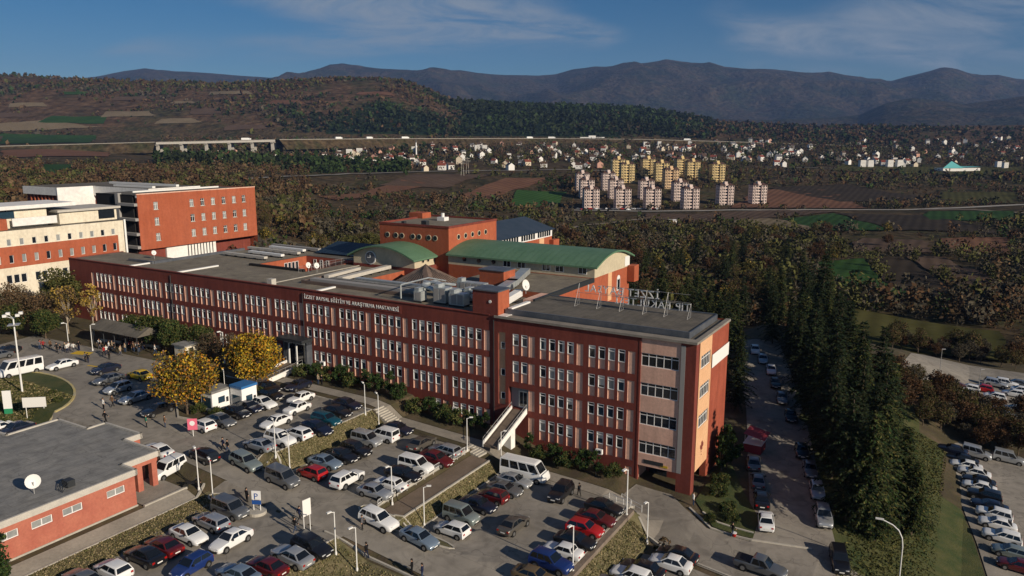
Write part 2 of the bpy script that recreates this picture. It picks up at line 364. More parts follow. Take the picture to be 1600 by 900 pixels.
# ================================================================ GROUND AND COUNTRY
S_BRK=[-20,-14,-8,-3,0.5,0.6,4.0,4.2,4.3,21.9,22,23.4,26.3,26.6,26.7,40.7,40.8,43,45.2,47,62,66]
T_BRK=[-62,-36,-34.6,-33.6,-33.4,-28.6,-28.4,-27.2,-13,-12,-9.3,-9.2,-7.8,-7.6,-5.2,-5,0]
def fill(brk,lo,hi,step,coarse):
    pts=sorted(set([lo,hi]+[b for b in brk if lo<b<hi])); out=[]
    for a,b in zip(pts,pts[1:]):
        st_=step if (a>-45 and b<125) else coarse
        n=max(1,int(math.ceil((b-a)/st_))); out+=[a+(b-a)*i/n for i in range(n)]
    return np.array(out+[hi])
SL=fill(S_BRK,-78,218,2.5,5); TL=fill(T_BRK,-82,122,2.5,5)
def grid_mesh(name,X,Y,Z,mats,midx=None,smooth=False):
    n,m=X.shape; co=np.stack([X,Y,Z],-1).reshape(-1,3).astype(np.float32)
    i=np.arange(n*m).reshape(n,m); q=np.stack([i[:-1,:-1],i[1:,:-1],i[1:,1:],i[:-1,1:]],-1).reshape(-1,4)
    me=bpy.data.meshes.new(name); me.vertices.add(len(co)); me.vertices.foreach_set('co',co.ravel())
    me.loops.add(q.size); me.loops.foreach_set('vertex_index',q.ravel().astype(np.int32))
    me.polygons.add(len(q)); me.polygons.foreach_set('loop_start',np.arange(0,q.size,4,dtype=np.int32))
    for mm in mats: me.materials.append(mm)
    if midx is not None: me.polygons.foreach_set('material_index',midx.ravel().astype(np.int32))
    if smooth: me.polygons.foreach_set('use_smooth',np.ones(len(q),bool))
    me.update(calc_edges=True); me.validate(); return me
Sg,Tg=np.meshgrid(SL,TL,indexing='ij'); Zg=G(Sg,Tg)-0.06
Xg=O[0]+A[0]*Sg+B[0]*Tg; Yg=O[1]+A[1]*Sg+B[1]*Tg
structure(link('ground',grid_mesh('ground',Xg,Yg,Zg,[M('soil')])))
# country materials
def country(name,c,scale,bump=0.0):
    m=bpy.data.materials.new(name); m.use_nodes=True; t=m.node_tree; p=t.nodes['Principled BSDF']; p.inputs['Roughness'].default_value=1; p.inputs['Specular IOR Level'].default_value=0.05
    g=t.nodes.new('ShaderNodeNewGeometry')
    n=t.nodes.new('ShaderNodeTexNoise'); n.inputs['Scale'].default_value=scale; n.inputs['Detail'].default_value=8; n.inputs['Roughness'].default_value=0.65
    t.links.new(g.outputs['Position'],n.inputs['Vector'])
    r=t.nodes.new('ShaderNodeValToRGB'); e=r.color_ramp.elements; e[0].position=0.28; e[1].position=0.72
    while len(e)<len(c): e.new(0.5)
    for i,q in enumerate(c): e[i].position=0.3+0.4*i/(len(c)-1)
    for i,q in enumerate(c): e[i].color=(*q,1)
    t.links.new(n.outputs['Fac'],r.inputs[0])
    v=t.nodes.new('ShaderNodeTexNoise'); v.inputs['Scale'].default_value=scale*14; v.inputs['Detail'].default_value=5; t.links.new(g.outputs['Position'],v.inputs['Vector'])
    mr=t.nodes.new('ShaderNodeMapRange'); mr.inputs[1].default_value=0.3; mr.inputs[2].default_value=0.7; mr.inputs[3].default_value=0.45; mr.inputs[4].default_value=1.45; t.links.new(v.outputs['Fac'],mr.inputs[0])
    mx=t.nodes.new('ShaderNodeMixRGB'); mx.blend_type='MULTIPLY'; mx.inputs[0].default_value=1
    t.links.new(r.outputs[0],mx.inputs[1]); t.links.new(mr.outputs[0],mx.inputs[2]); t.links.new(mx.outputs[0],p.inputs['Base Color'])
    if bump:
        bn=t.nodes.new('ShaderNodeBump'); bn.inputs['Strength'].default_value=1; bn.inputs['Distance'].default_value=bump
        t.links.new(v.outputs['Fac'],bn.inputs['Height']); t.links.new(bn.outputs[0],p.inputs['Normal'])
    MATS[name]=m; return m
country('country',[(0.028,0.03,0.014),(0.055,0.043,0.024),(0.085,0.06,0.034),(0.045,0.045,0.02),(0.10,0.078,0.046)],0.010,2.0)
country('hill_brown',[(0.035,0.036,0.018),(0.075,0.05,0.03),(0.11,0.068,0.04),(0.05,0.047,0.023),(0.13,0.095,0.055)],0.0035,8.0)
country('hill_forest',[(0.008,0.018,0.009),(0.014,0.026,0.013),(0.018,0.030,0.013),(0.028,0.030,0.014)],0.004,10.0)
country('mountain',[(0.008,0.014,0.010),(0.030,0.034,0.020),(0.055,0.042,0.028),(0.014,0.020,0.012),(0.05,0.045,0.03)],0.0016,40.0)
us=np.concatenate([np.linspace(-900,-80,30),np.linspace(-60,1660,430),np.linspace(1690,2500,30)])
ks=np.concatenate([np.geomspace(45,1800,150),np.geomspace(1825,2900,70),np.geomspace(2950,6400,60),np.geomspace(6450,12500,75)])
Ug,Kg=np.meshgrid(us,ks,indexing='ij'); Xc=(Ug-800)/FPX*Kg; Yc=Kg*1.018
Zc=T_uk(Ug,Kg)
sC=(Xc-O[0])*A[0]+(Yc-O[1])*A[1]; tC=(Xc-O[0])*B[0]+(Yc-O[1])*B[1]
ins=np.minimum.reduce([sC+76,216-sC,tC+80,120-tC]); Zc=Zc-np.clip(ins/6,0,1)*9.0-np.clip(ins/1.0,0,1)*0.2
uf,kf=Ug[:-1,:-1],Kg[:-1,:-1]
mi=np.zeros(uf.shape,int)
mi[kf>1850]=1
fn=fbm(Xc[:-1,:-1]/300,Yc[:-1,:-1]/300,4,21)
mi[(kf>1820)&(kf<3800)&((uf+(fn-.5)*500>690)|((uf+(fn-.5)*700>470)&(kf<2130+(fn-.5)*900)))&(uf<1090+(fn-.5)*300)&(fn>0.34)]=2
mi[(kf>3800)]=3
structure(link('terrain',grid_mesh('terrain',Xc,Yc,Zc,[M('country'),M('hill_brown'),M('hill_forest'),M('mountain')],mi,smooth=True)))
# ---- sheets laid on the grounds
def sheet(name,poly,off,material,lines=True,hf=None):
    bm=bmesh.new(); vs=[bm.verts.new((t,s,0)) for s,t in poly]; bm.faces.new(vs)
    ss=[p[0] for p in poly]; ts=[p[1] for p in poly]
    for c in SL:
        if min(ss)<c<max(ss): bmesh.ops.bisect_plane(bm,geom=bm.verts[:]+bm.edges[:]+bm.faces[:],plane_co=(0,c,0),plane_no=(0,1,0))
    for c in TL:
        if min(ts)<c<max(ts): bmesh.ops.bisect_plane(bm,geom=bm.verts[:]+bm.edges[:]+bm.faces[:],plane_co=(c,0,0),plane_no=(1,0,0))
    bmesh.ops.triangulate(bm,faces=bm.faces[:])
    co=np.array([v.co[:] for v in bm.verts]); z=G(co[:,1],co[:,0])+off
    for v,q in zip(bm.verts,z):
        x=W(v.co.y,v.co.x,q); v.co=x
    bmesh.ops.recalc_face_normals(bm,faces=bm.faces[:])
    me=bpy.data.meshes.new(name); bm.to_mesh(me); bm.free(); me.materials.append(MATS[material])
    return structure(link(name,me))
def rect(s0,s1,t0,t1): return [(s0,t0),(s1,t0),(s1,t1),(s0,t1)]
def ribbon(cl,wd):
    L=[];Rr=[]
    for i,p in enumerate(cl):
        a=np.array(cl[max(0,i-1)]); b=np.array(cl[min(len(cl)-1,i+1)]); d=(b-a)/np.linalg.norm(b-a); n=np.array([-d[1],d[0]])*wd/2
        L.append(tuple(np.array(p)+n)); Rr.append(tuple(np.array(p)-n))
    return L+Rr[::-1]
RROAD=[(10.3,78),(4.7,60),(-2.6,36),(-8.3,14.5),(-12.8,-2.2),(-15.5,-14),(-17,-34)]
sheet('road',rect(-40,43,-33.4,-28.4),0.02,'asphalt')
sheet('forecourt_road',[(43,-33.4),(70,-33.4),(74,-38),(116,-40),(122,-13),(64,-9.4),(43,-9.4)],0.012,'asphalt')
sheet('parking_lot',rect(26.7,40.7,-28.4,-9.3),0.025,'asphalt')
sheet('parking_lot',rect(4.3,21.9,-28.4,-7.6),0.03,'asphalt')
sheet('parking_lot',[(0.4,-28.4),(0.4,-14.5),(-3,-14.0),(-9,-15),(-14,-15),(-14,-28.4)],0.035,'asphalt')
sheet('parking_lot',[(26.2,-62),(45.0,-62),(45.0,-34.4),(43.6,-33.3),(26.2,-33.3)],0.028,'asphalt')
sheet('entrance_road',[(6.6,-1.2),(2,-1.2),(-.5,-3.6),(-4,-6.2),(-9,-6.0),(-16,-3),(-21,-4),(-21,-13.2),(-9,-14),(-3,-13.2),(1,-11.6),(4,-8.6),(6.9,-5)],0.03,'asphalt')
sheet('side_road',ribbon(RROAD,9.2),0.018,'asphalt')
_p=[ST(*atz(u_,v_,z_)[:2]) for u_,v_,z_ in ((1545,905,-6.9),(1527,850,-6.8),(1497,775,-6.6),(1474,706,-6.4),(1490,690,-6.6))]
sheet('lower_parking_lot',_p+[(-58,52),(-70,5),(-60,-6)],0.02,'asphalt')
sheet('bank',[(-18,-6),(-19,20),(-17,50)]+[(q[0]+.3,q[1]) for q in _p[3::-1]]+[(-30,-6)],0.016,'lawn')
sheet('lower_parking_lot',[(-17,80),(-20,112),(-62,112),(-62,76)],0.02,'asphalt')
sheet('path',rect(5,64,-7.5,-5.3),0.024,'paving')
sheet('path',rect(45.2,47,-62,-36.5),0.024,'paving')
sheet('path',[(45.4,-36.5),(47.0,-36.5),(47.0,-41.5),(53,-41.5),(53,-36.5)],0.045,'paving')
sheet('path',rect(23.5,26.2,-27.8,-9.3),0.03,'ramp_brown')
sheet('bank',rect(40.8,43,-28.4,-9.3),0.03,'bank_grass')
sheet('bank',rect(22,23.4,-28.0,-9.3),0.028,'bank_grass')
sheet('bank',[(0.5,-26),(4.0,-26),(4.0,-9.6),(3.0,-9.2),(0.6,-13.4)],0.034,'bank_grass')
sheet('bank',[(39.8,-62),(45.1,-62),(45.3,-34.8),(43.2,-35.2)],0.05,'bank_grass')
sheet('bank',[(16,-62),(26,-62),(26,-34.6),(16,-34.6)],0.03,'bank_grass')
sheet('lawn',[(-1,-1),(-4.5,-5.4),(-9,-5.2),(-8.5,0),(-5,6),(-1,14),(-0.4,14)],0.05,'lawn')
sheet('lawn',[(-16,-10),(-14,5),(-9,24),(-2,50),(-10,70),(-22,60),(-25,20),(-26.5,-6),(-24,-14)],0.012,'lawn')
sheet('shrub_bed',rect(6.8,64,-5.2,-0.05),0.03,'soil')
# islands
def blob(cx,cy,rx,ry,n=28,rot=0):
    out=[]
    for i in range(n):
        a=2*math.pi*i/n; x=rx*math.cos(a); y=ry*math.sin(a); out.append((cx+x*math.cos(rot)-y*math.sin(rot),cy+x*math.sin(rot)+y*math.cos(rot)))
    return out
ROUND=blob(91,-32.8,13,7.6,36,0.25)
ISL=[(57,-24.6),(58,-12),(66,-10),(74,-10.5),(77,-14),(69,-21.5),(63,-25.6)]
structure_islands=[]
sheet('lawn',ROUND,0.10,'lawn'); sheet('shrub_bed',ISL,0.10,'soil')
def kerb(path,material,h=0.14,wd=0.22,closed=False,name='kerb',base=0.0):
    mb=MB(); pts=[]
    P=path+[path[0]] if closed else path
    for a,b in zip(P,P[1:]):
        n=max(1,int(math.dist(a,b)/1.5))
        for i in range(n): pts.append((a[0]+(b[0]-a[0])*i/n,a[1]+(b[1]-a[1])*i/n))
    pts.append(P[-1]); pts=np.array(pts)
    d=np.gradient(pts,axis=0); d/=np.linalg.norm(d,axis=1)[:,None]+1e-9; nn=np.stack([-d[:,1],d[:,0]],1)*wd/2
    z=G(pts[:,0],pts[:,1])+base
    for i in range(len(pts)-1):
        l0,l1=pts[i]+nn[i],pts[i+1]+nn[i+1]; r0,r1=pts[i]-nn[i],pts[i+1]-nn[i+1]
        a,b=z[i],z[i+1]
        mb.quad(W(*l0,a+h),W(*l1,b+h),W(*r1,b+h),W(*r0,a+h)); mb.quad(W(*l0,a-.2),W(*l1,b-.2),W(*l1,b+h),W(*l0,a+h)); mb.quad(W(*r0,a+h),W(*r1,b+h),W(*r1,b-.2),W(*r0,a-.2))
    return structure(link(name,mb.mesh(name,material)))
kerb(ROUND,'kerb_yellow',0.2,0.3,True); kerb(ISL,'kerb',0.2,0.25,True)
for pth in ([(43.1,-28.2),(43.1,-9.3)],[(40.6,-28.2),(40.6,-9.3)],[(26.65,-27.8),(26.65,-9.3)],[(23.45,-28),(23.45,-9.3)],[(22,-28),(22,-9)],
            [(4.25,-26),(4.25,-9.4),(6.8,-7.8)],[(26.1,-62),(26.1,-34)],[(16,-34.2),(28,-34.2)],[(45.15,-62),(45.15,-36.6),(46.5,-34.5)],
            [(-1,-3.2),(-4.4,-5.9),(-9,-5.6),(-15,-3.2)],[(-2.6,-4.9+1.8),(-4.6,-4.1),(-8.8,-3.9)],[(43,-9.3),(57.5,-9.3)],[(4.4,-8.2),(1.2,-11.3),(-3,-12.9),(-9,-13.7)]):
    kerb(pth,'kerb')
for cx,cy,rx,ry in ((43,-28.0,1.6,1.2),(40.2,-28.2,2.2,1.0),(24.5,-28.3,4.0,0.9),(20.5,-27.6,4.2,1.0),(43.2,-35.3,1.2,0.8)):
    pl=blob(cx,cy,rx,ry,16); sheet('verge',pl,0.09,'bank_grass'); kerb(pl,'kerb',0.16,0.2,True)
sheet('road_marking',[(101,-15.2),(104.5,-16.4),(105.2,-14.6),(102,-13.7)],0.03,'paint_yellow')
sheet('road_marking',[(92.5,-18.2),(95.5,-18.8),(95.6,-18.4),(92.6,-17.8)],0.03,'paint_yellow')
# low retaining walls
def low_wall(path,h,wd,material,label,name='retaining_wall'):
    mb=MB(); s0,t0=path[0]; 
    for (sa,ta),(sb,tb) in zip(path,path[1:]):
        n=max(1,int(math.dist((sa,ta),(sb,tb))/2)); 
        for i in range(n):
            p=np.array([sa+(sb-sa)*i/n,ta+(tb-ta)*i/n]); q=np.array([sa+(sb-sa)*(i+1)/n,ta+(tb-ta)*(i+1)/n])
            d=(q-p)/np.linalg.norm(q-p); nn=np.array([-d[1],d[0]])*wd/2
            zp,zq=float(G(*p)),float(G(*q)); pts=[(p+nn,zp),(q+nn,zq),(q-nn,zq),(p-nn,zp)]
            lo=[W(*a,z-1.0) for a,z in pts]; hi=[W(*a,z+h) for a,z in pts]
            mb.quad(*hi); 
            for k in range(4): mb.quad(lo[k],lo[(k+1)%4],hi[(k+1)%4],hi[k])
    o=link(name,mb.mesh(name,material)); tag(o,label,'wall'); return o
low_wall([(3.9,-26),(3.9,-9.8)],0.25,0.9,'stone_wall','low brown stone retaining wall between dark red parked cars and dry grass bank')
low_wall([(47.2,-36.3),(47.2,-41.6)],0.2,0.3,'kerb','short pale kerb wall in front of the small brick building porch')
def railing(path,h,label,name='railing',material='frame_white',step=1.6,bars=0,rails=(1.0,0.55),base=None,group=None):
    root=None; posts=[];rl=MB()
    (s0,t0)=path[0]; root=empty(name,W(s0,t0,float(G(s0,t0)) if base is None else base[0]))
    L=[0]
    for p,q in zip(path,path[1:]): L.append(L[-1]+math.dist(p,q))
    n=max(1,int(L[-1]/step)); pts=[]
    for i in range(n+1):
        d=L[-1]*i/n; k=max(j for j in range(len(path)-1) if L[j]<=d+1e-6 or j==0); f=(d-L[k])/max(1e-6,L[k+1]-L[k])
        s=path[k][0]+(path[k+1][0]-path[k][0])*f; t=path[k][1]+(path[k+1][1]-path[k][1])*f
        z=float(G(s,t)) if base is None else base[0]+(base[1]-base[0])*i/n
        pts.append(Vector(W(s,t,z)))
    o0=Vector(root.location)
    pm=MB().tube((0,0,-0.2),(0,0,h),0.03,n=6).mesh('post',material)
    for p in pts: link('post',pm,root,p-o0)
    for r in rails:
        mb=MB()
        for p,q in zip(pts,pts[1:]): mb.tube(p-o0+Vector((0,0,h*r)),q-o0+Vector((0,0,h*r)),0.025,n=5)
        link('rail',mb.mesh('rail',material),root)
    if bars:
        mb=MB()
        for p,q in zip(pts,pts[1:]):
            for j in range(1,bars):
                c=p.lerp(q,j/bars)-o0; mb.tube(c,c+Vector((0,0,h)),0.012,n=4,cap=False)
        o=link('bars',mb.mesh('bars',material),root); o['kind']='stuff'
    tag(root,label,'railing',group); return root
railing([(26.5,-27.5),(26.5,-10.5)],0.95,'white barred railing between the middle parking lot and the brown ramp',bars=8)
railing([(7.6,-7.4),(4.2,-9.0)],1.0,'short white handrail beside the steps down to the corner entrance',step=1.2)
railing([(6.4,-6.4),(3.2,-8.0)],1.0,'white handrail on the building side of the corner entrance steps',step=1.2)
# steps beside the banks
def steps(p,q,wd,n,label):
    mb=MB(); p=np.array(p);q=np.array(q); d=(q-p)/np.linalg.norm(q-p); nn=np.array([-d[1],d[0]])*wd/2
    z0,z1=float(G(*p)),float(G(*q)); root=empty('steps',W(*p,z0)); o0=np.array(root.location)
    for i in range(n):
        a=p+(q-p)*i/n; b=p+(q-p)*(i+1)/n; z=z0+(z1-z0)*(i+0.5)/n+0.12
        m=MB(); 
        c=[a+nn,b+nn,b-nn,a-nn]; lo=[np.array(W(*k,z-0.8))-o0 for k in c]; hi=[np.array(W(*k,z))-o0 for k in c]
        m.quad(*hi)
        for k in range(4): m.quad(lo[k],lo[(k+1)%4],hi[(k+1)%4],hi[k])
        link('step',m.mesh('step','kerb'),root)
    tag(root,label,'steps')
steps((43.4,-7.7),(40.0,-7.7),2.2,9,'pale concrete steps at the upper end of the dry grass bank')
steps((8.2,-6.6),(4.6,-8.4),1.6,8,'pale concrete steps leading down to the corner entrance')
steps((27.6,-8.4),(25.0,-8.6),1.8,6,'short pale steps at the head of the brown ramp')
# ================================================================ HOSPITAL: FRONT BLOCK
HOSP=[]
def thing(name,label,cat,s=0,t=0,z=0,group=None):
    return tag(empty(name,W(s,t,z),TH),label,cat,group)
def part(name,mb,material,root,swap=True,smooth=False):
    return link(name,mb.mesh(name,material,swap=swap,smooth=smooth),root)
blk=thing('hospital_block','long red brick hospital front block with five storeys and flat roof','building')
ROWTOP=[17.0-3.83*i for i in range(5)]
PIL=[8.2+7.18*i for i in range(17)]
holes=[]; wins=[]; spans=[]; pils=[]
def ok(s,z): return z>float(zb_(s))+0.15
for i,p in enumerate(PIL):
    cs=[1.35,2.72,4.08,5.45] if abs(p-22.56)>0.3 else [1.15,2.5]
    if i==16: cs=[]
    for r,zt in enumerate(ROWTOP):
        for c in cs:
            x=p+c
            if 23<x<26.5 and r in(2,3,4): continue          # entrance with the bridge
            if 63.0<x<69.5 and r in (2,3,4): continue   # main entrance portal
            zw=zt-1.64; zs=zt-2.97
            if not ok(x,zw): continue
            zs=max(zs,float(zb_(x))+0.1)
            holes.append((x-.475,x+.475,zs,zt,0.32)); wins.append((x,zw,zt,r)); 
            if zw-zs>0.3: spans.append((x,zs,zw))
        zs=max(zt-2.97,float(zb_(p))+0.1)
        if zt-zs>0.8 and not (63<p<69.5 and r>1):
            holes.append((p-.47,p+.47,zs,zt-.05,0.14)); pils.append((p,zs,zt-.05))
# stair strip
holes.append((26.72,27.9,6.6,17.0,0.25)); 
holes.append((23.0,26.2,6.35,9.4,0.8)); holes.append((63.6,68.9,6.0,10.4,0.9))
fw=MB(); wall_holes(fw,7.1,131.0,-2.5,19.2,[h for h in holes],0.3,lambda x,z,d:(x,d,z))
fw.quad((131,0,-2.5),(131,12,-2.5),(131,12,19.2),(131,0,19.2))
part('wall',fw,'brick_shaded',blk)
# back and side shells
sh=MB(); sh.quad((0,14.2,-3),(29,14.2,-3),(29,14.2,19.2),(0,14.2,19.2))
sh.quad((110.3,11.5,4),(131,11.5,4),(131,11.5,19.1),(110.3,11.5,19.1))
for a,b in ((46,63),(78,92.5)): sh.quad((a,13.5,8),(b,13.5,8),(b,13.5,19.0),(a,13.5,19.0))
part('rear_wall',sh,'brick',blk)
# windows : one mesh each of frame and pane, shared
def win_frame(wd,h,mull=1,bar=0.07,dep=0.08,transom=None):
    mb=MB(); 
    mb.box((-wd/2,0,0),(-wd/2+bar,dep,h)); mb.box((wd/2-bar,0,0),(wd/2,dep,h)); mb.box((-wd/2+bar,0,0),(wd/2-bar,dep,bar)); mb.box((-wd/2+bar,0,h-bar),(wd/2-bar,dep,h))
    for k in range(1,mull+1):
        x=-wd/2+wd*k/(mull+1); mb.box((x-bar/2,0.01,bar),(x+bar/2,dep-.01,h-bar))
    if transom: mb.box((-wd/2+bar,0.015,transom),(wd/2-bar,dep-.015,transom+bar))
    return mb.mesh('window','frame_white',swap=True)
def pane_mesh(wd,h,material,dep=0.05): return MB().quad((-wd/2+.02,dep,.02),(wd/2-.02,dep,.02),(wd/2-.02,dep,h-.02),(-wd/2+.02,dep,h-.02)).mesh('pane',material,swap=True)
wf=win_frame(0.95,1.64,0,0.075,dep=.2,transom=1.2); pns=[pane_mesh(.95,1.64,m,.15) for m in('glass_dark','glass_dark','glass_dark','glass_blind','glass_blue')]
mat('blind_cloth',(.55,.53,.48),.9)
blinds=[MB().quad((-.4,.143,1.6-h_),(.4,.143,1.6-h_),(.4,.143,1.6),(-.4,.143,1.6)).mesh('blind','blind_cloth',swap=True) for h_ in (.35,.6,.9,1.3)]+[MB().quad((-.4,.143,.06),(-.05,.143,.06),(-.05,.143,1.58),(-.4,.143,1.58)).mesh('blind','blind_cloth',swap=True)]
for (x,z0,z1,r) in wins:
    o=link('window',wf,blk,(0.012,x,z0)); link('pane',random.choice(pns),o)
    if random.random()<.38: link('blind',random.choice(blinds),o)
sill=MB().box((-.47,0.08,-.05),(.47,.2,.0)).mesh('sill','coping',swap=True)
spm={}
for (x,a,b) in spans:
    h=round(b-a,2)
    if h not in spm: spm[h]=MB().box((-.43,0.13,0),(.43,.2,h-.02)).box((-.47,.0,0),(-.43,.2,h-.02)).box((.43,.0,0),(.47,.2,h-.02)).mesh('spandrel_panel','salmon',swap=True)
    link('spandrel_panel',spm[h],blk,(0.012,x,a))
ppm={}
for (x,a,b) in pils:
    h=round(b-a,2)
    if h not in ppm: ppm[h]=MB().box((-.42,0.07,0.0),(.42,.12,h)).box((-.465,0,0),(-.42,.12,h)).box((.42,0,0),(.465,.12,h)).mesh('pilaster_panel','salmon',swap=True)
    link('pilaster_panel',ppm[h],blk,(0.01,x,a))
# stair strip panel with small windows
link('stair_panel',MB().box((26.73,.2,6.6),(27.89,.25,17)).mesh('stair_panel','peach',swap=True),blk)
sf=win_frame(0.7,0.95,0,0.05); spn=pane_mesh(.7,.95,'glass_dark')
for z in (14.6,10.8,7.4):
    o=link('window',sf,blk,(0.12,27.15,z)); link('pane',spn,o)
# coping along the parapet and joint seams
cop=MB(); cop.box((29.2,-.12,19.2),(131.05,.38,19.32)); part('coping',cop,'brick_shaded',blk)
for s in (28.55,65.0,98.5):
    part('downpipe',MB().tube((s,-.08,3.0 if s<30 else 7),(s,-.08,18.6),.07,n=6),'metal_dark',blk)
# roof
rf=MB(); rf.quad((28.6,.3,19.05),(110.3,.3,19.05),(110.3,13.5,19.05),(28.6,13.5,19.05)); rf.quad((110.3,.3,19.05),(131,.3,19.05),(131,11.5,19.05),(110.3,11.5,19.05)); part('roof',rf,'roof_gravel',blk)
rf=MB(); rf.quad((63,13.5,19.05),(78,13.5,19.05),(78,23.5,19.05),(63,23.5,19.05)); part('roof',rf,'roof_gravel',blk)
# courtyard walls beside the link roof
for cs_,ct_ in ((62.98,24),(78.02,27)): part('courtyard_wall',MB().quad((cs_,13.5,10),(cs_,ct_,10),(cs_,ct_,19.06),(cs_,13.5,19.06)),'brick_orange',blk)
for (s,t0,t1) in ((111.3,.4,5.2),(97,.4,9.3),(62.3,.5,4.5)):
    part('roof_ridge',MB().box((s-.28,t0,19.06),(s+.28,t1,19.3)),'metal_white',blk)
part('roof_seam',MB().box((73.9,.4,19.06),(74.15,24,19.16)),'kerb',blk)
part('roof_curb',MB().box((110.3,4.6,19.05),(118,5.0,19.55)).box((110.1,5,19.05),(110.6,27,19.55)),'flashing',blk)
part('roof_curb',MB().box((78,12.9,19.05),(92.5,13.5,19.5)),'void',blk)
part('roof_curb',MB().box((46,4.6,19.05),(70,4.95,19.6)).box((69.7,4.95,19.05),(70,12,19.6)),'roof_brown',blk)
# right section with raised roof, corner bay
r1=MB(); r1.quad((0,0,19.0),(28.6,0,19.0),(28.6,14.2,19.0),(0,14.2,19.0)); part('roof',r1,'roof_felt',blk)
part('roof_edge',MB().box((-.15,-.25,18.95),(28.4,1.15,19.25)).box((-.15,1.15,18.95),(.5,14.4,19.25)),'roof_trim',blk)
part('raised_roof',MB().prism([(1.6,1.7),(27.4,1.7),(27.4,13.4),(1.6,13.4)],19.0,19.75),'roof_felt',blk)
part('roof_fascia',MB().box((1.4,1.45,19.1),(27.6,1.7,19.98)).box((1.4,1.7,19.1),(1.6,13.4,19.9)).box((1.6,13.4,19.1),(27.6,13.65,19.9)),'flashing',blk)
part('roof_ridge',MB().box((27.0,2.2,19.76),(27.6,7.5,20.0)),'metal_white',blk)
# corner bay on the facade : salmon bands and ribbon windows
cb=MB(); bz=[(17.0-3.83*i,17.0-3.83*i-1.72) for i in range(4)]
ch=[(2.1,7.0,b,a,0.25) for a,b in bz]
wall_holes(cb,1.9,7.1,2.15,19.0,ch,0.2,lambda x,z,d:(x,d+0.08,z)); cb.quad((1.9,.08,2.15),(7.1,.08,2.15),(7.1,3.5,2.15),(1.9,3.5,2.15))
part('salmon_bay',cb,'salmon',blk)
rw=win_frame(4.9,1.72,4,0.09,transom=1.25); rpn=pane_mesh(4.9,1.72,'glass_dark')
for a,b in bz:
    o=link('ribbon_window',rw,blk,(0.2,4.55,b)); link('pane',rpn,o)
part('wall_rib',MB().box((6.98,-.04,-2),(7.22,.5,19.0)),'brick_shaded',blk)
# corner column and end wall
part('corner_column',MB().box((0,0,-2),(1.9,1.3,18.95)),'brick_shaded',blk)
part('corner_glazing',MB().box((1.3,-.03,2.2),(1.86,0.0-.002,18.6)),'slab_grey',blk)
ew=MB(); eh=[(1.9,5.9,b,a,0.2) for a,b in bz[:3]]
wall_holes(ew,1.3,6.3,2.2,18.95,eh,0.2,lambda t,z,d:(d-.06,t,z)); ew.quad((-.06,1.3,2.2),(-.06,6.3,2.2),(2.5,6.3,2.2),(2.5,1.3,2.2))
part('peach_bay',ew,'peach',blk)
erw=MB()
def rot_frame(wd,h,mull,bar=0.09,dep=.08,transom=1.2):
    mb=MB(); mb.box((0,-wd/2,0),(dep,-wd/2+bar,h)).box((0,wd/2-bar,0),(dep,wd/2,h)).box((0,-wd/2+bar,0),(dep,wd/2-bar,bar)).box((0,-wd/2+bar,h-bar),(dep,wd/2-bar,h))
    for k in range(1,mull+1):
        x=-wd/2+wd*k/(mull+1); mb.box((.01,x-bar/2,bar),(dep-.01,x+bar/2,h-bar))
    if transom: mb.box((.015,-wd/2+bar,transom),(dep-.015,wd/2-bar,transom+bar))
    return mb.mesh('window','frame_white',swap=True)
def rot_pane(wd,h,material): return MB().quad((.05,-wd/2+.02,.02),(.05,wd/2-.02,.02),(.05,wd/2-.02,h-.02),(.05,-wd/2+.02,h-.02)).mesh('pane',material,swap=True)
erf=rot_frame(4.0,1.72,5); erp=rot_pane(4.0,1.72,'glass_dark')
for a,b in bz[:3]:
    o=link('ribbon_window',erf,blk,(3.9,0.05,b)); link('pane',erp,o)
en=MB(); en.quad((0,6.3,-3),(0,14.2,-3),(0,14.2,18.95),(0,6.3,18.95)); en.quad((0,6.3,-3),(0.8,6.3,-3),(.8,6.3,18.95),(0,6.3,18.95)); part('end_wall',en,'brick',blk)
# ground floor recess at the corner
part('porch_wall',MB().box((1.9,3.4,-2),(8,3.7,2.2)).box((2.5,3.4,-2),(2.8,7,2.2)),'brick_shaded',blk)
part('porch_door',MB().box((4.2,3.3,-.4),(6.6,3.39,1.9)),'glass_dark',blk)
part('porch_side',MB().box((7.1,.05,-2),(7.3,3.4,2.15)),'salmon',blk)
# emblem and name plate marks at the corner
part('corner_sign',MB().box((3.6,0.03,2.55),(6.2,.07,3.05)),'metal_dark',blk)
part('corner_sign',MB().box((3.0,0.03,2.45),(4.0,.07,2.75)),'paint_yellow',blk)
tree_mark=MB()
for dt,dz,rr in ((0,0,.35),(.4,.3,.3),(-.35,.25,.28),(.1,.6,.3),(-.1,-.5,.12),(0,-.9,.1)): tree_mark.cbox((-.075,3.8+dt,4.6+dz),(.02,rr*2,rr*1.6))
part('emblem',tree_mark,'brick_shaded',blk)
# entrance with a bridge, s 23-26.2
dr=MB(); dr.box((23.05,.7,6.4),(26.15,.78,9.38)); part('entrance_recess',dr,'slab_grey',blk)
o=link('entrance_door',MB().box((23.4,.55,6.42),(24.9,.68,8.9)).mesh('entrance_door','metal_silver',swap=True),blk)
link('pane',MB().quad((23.6,.54,6.7),(24.1,.54,6.7),(24.1,.54,8.7),(23.6,.54,8.7)).quad((24.2,.54,6.7),(24.7,.54,6.7),(24.7,.54,8.7),(24.2,.54,8.7)).mesh('pane','glass_dark',swap=True),o)
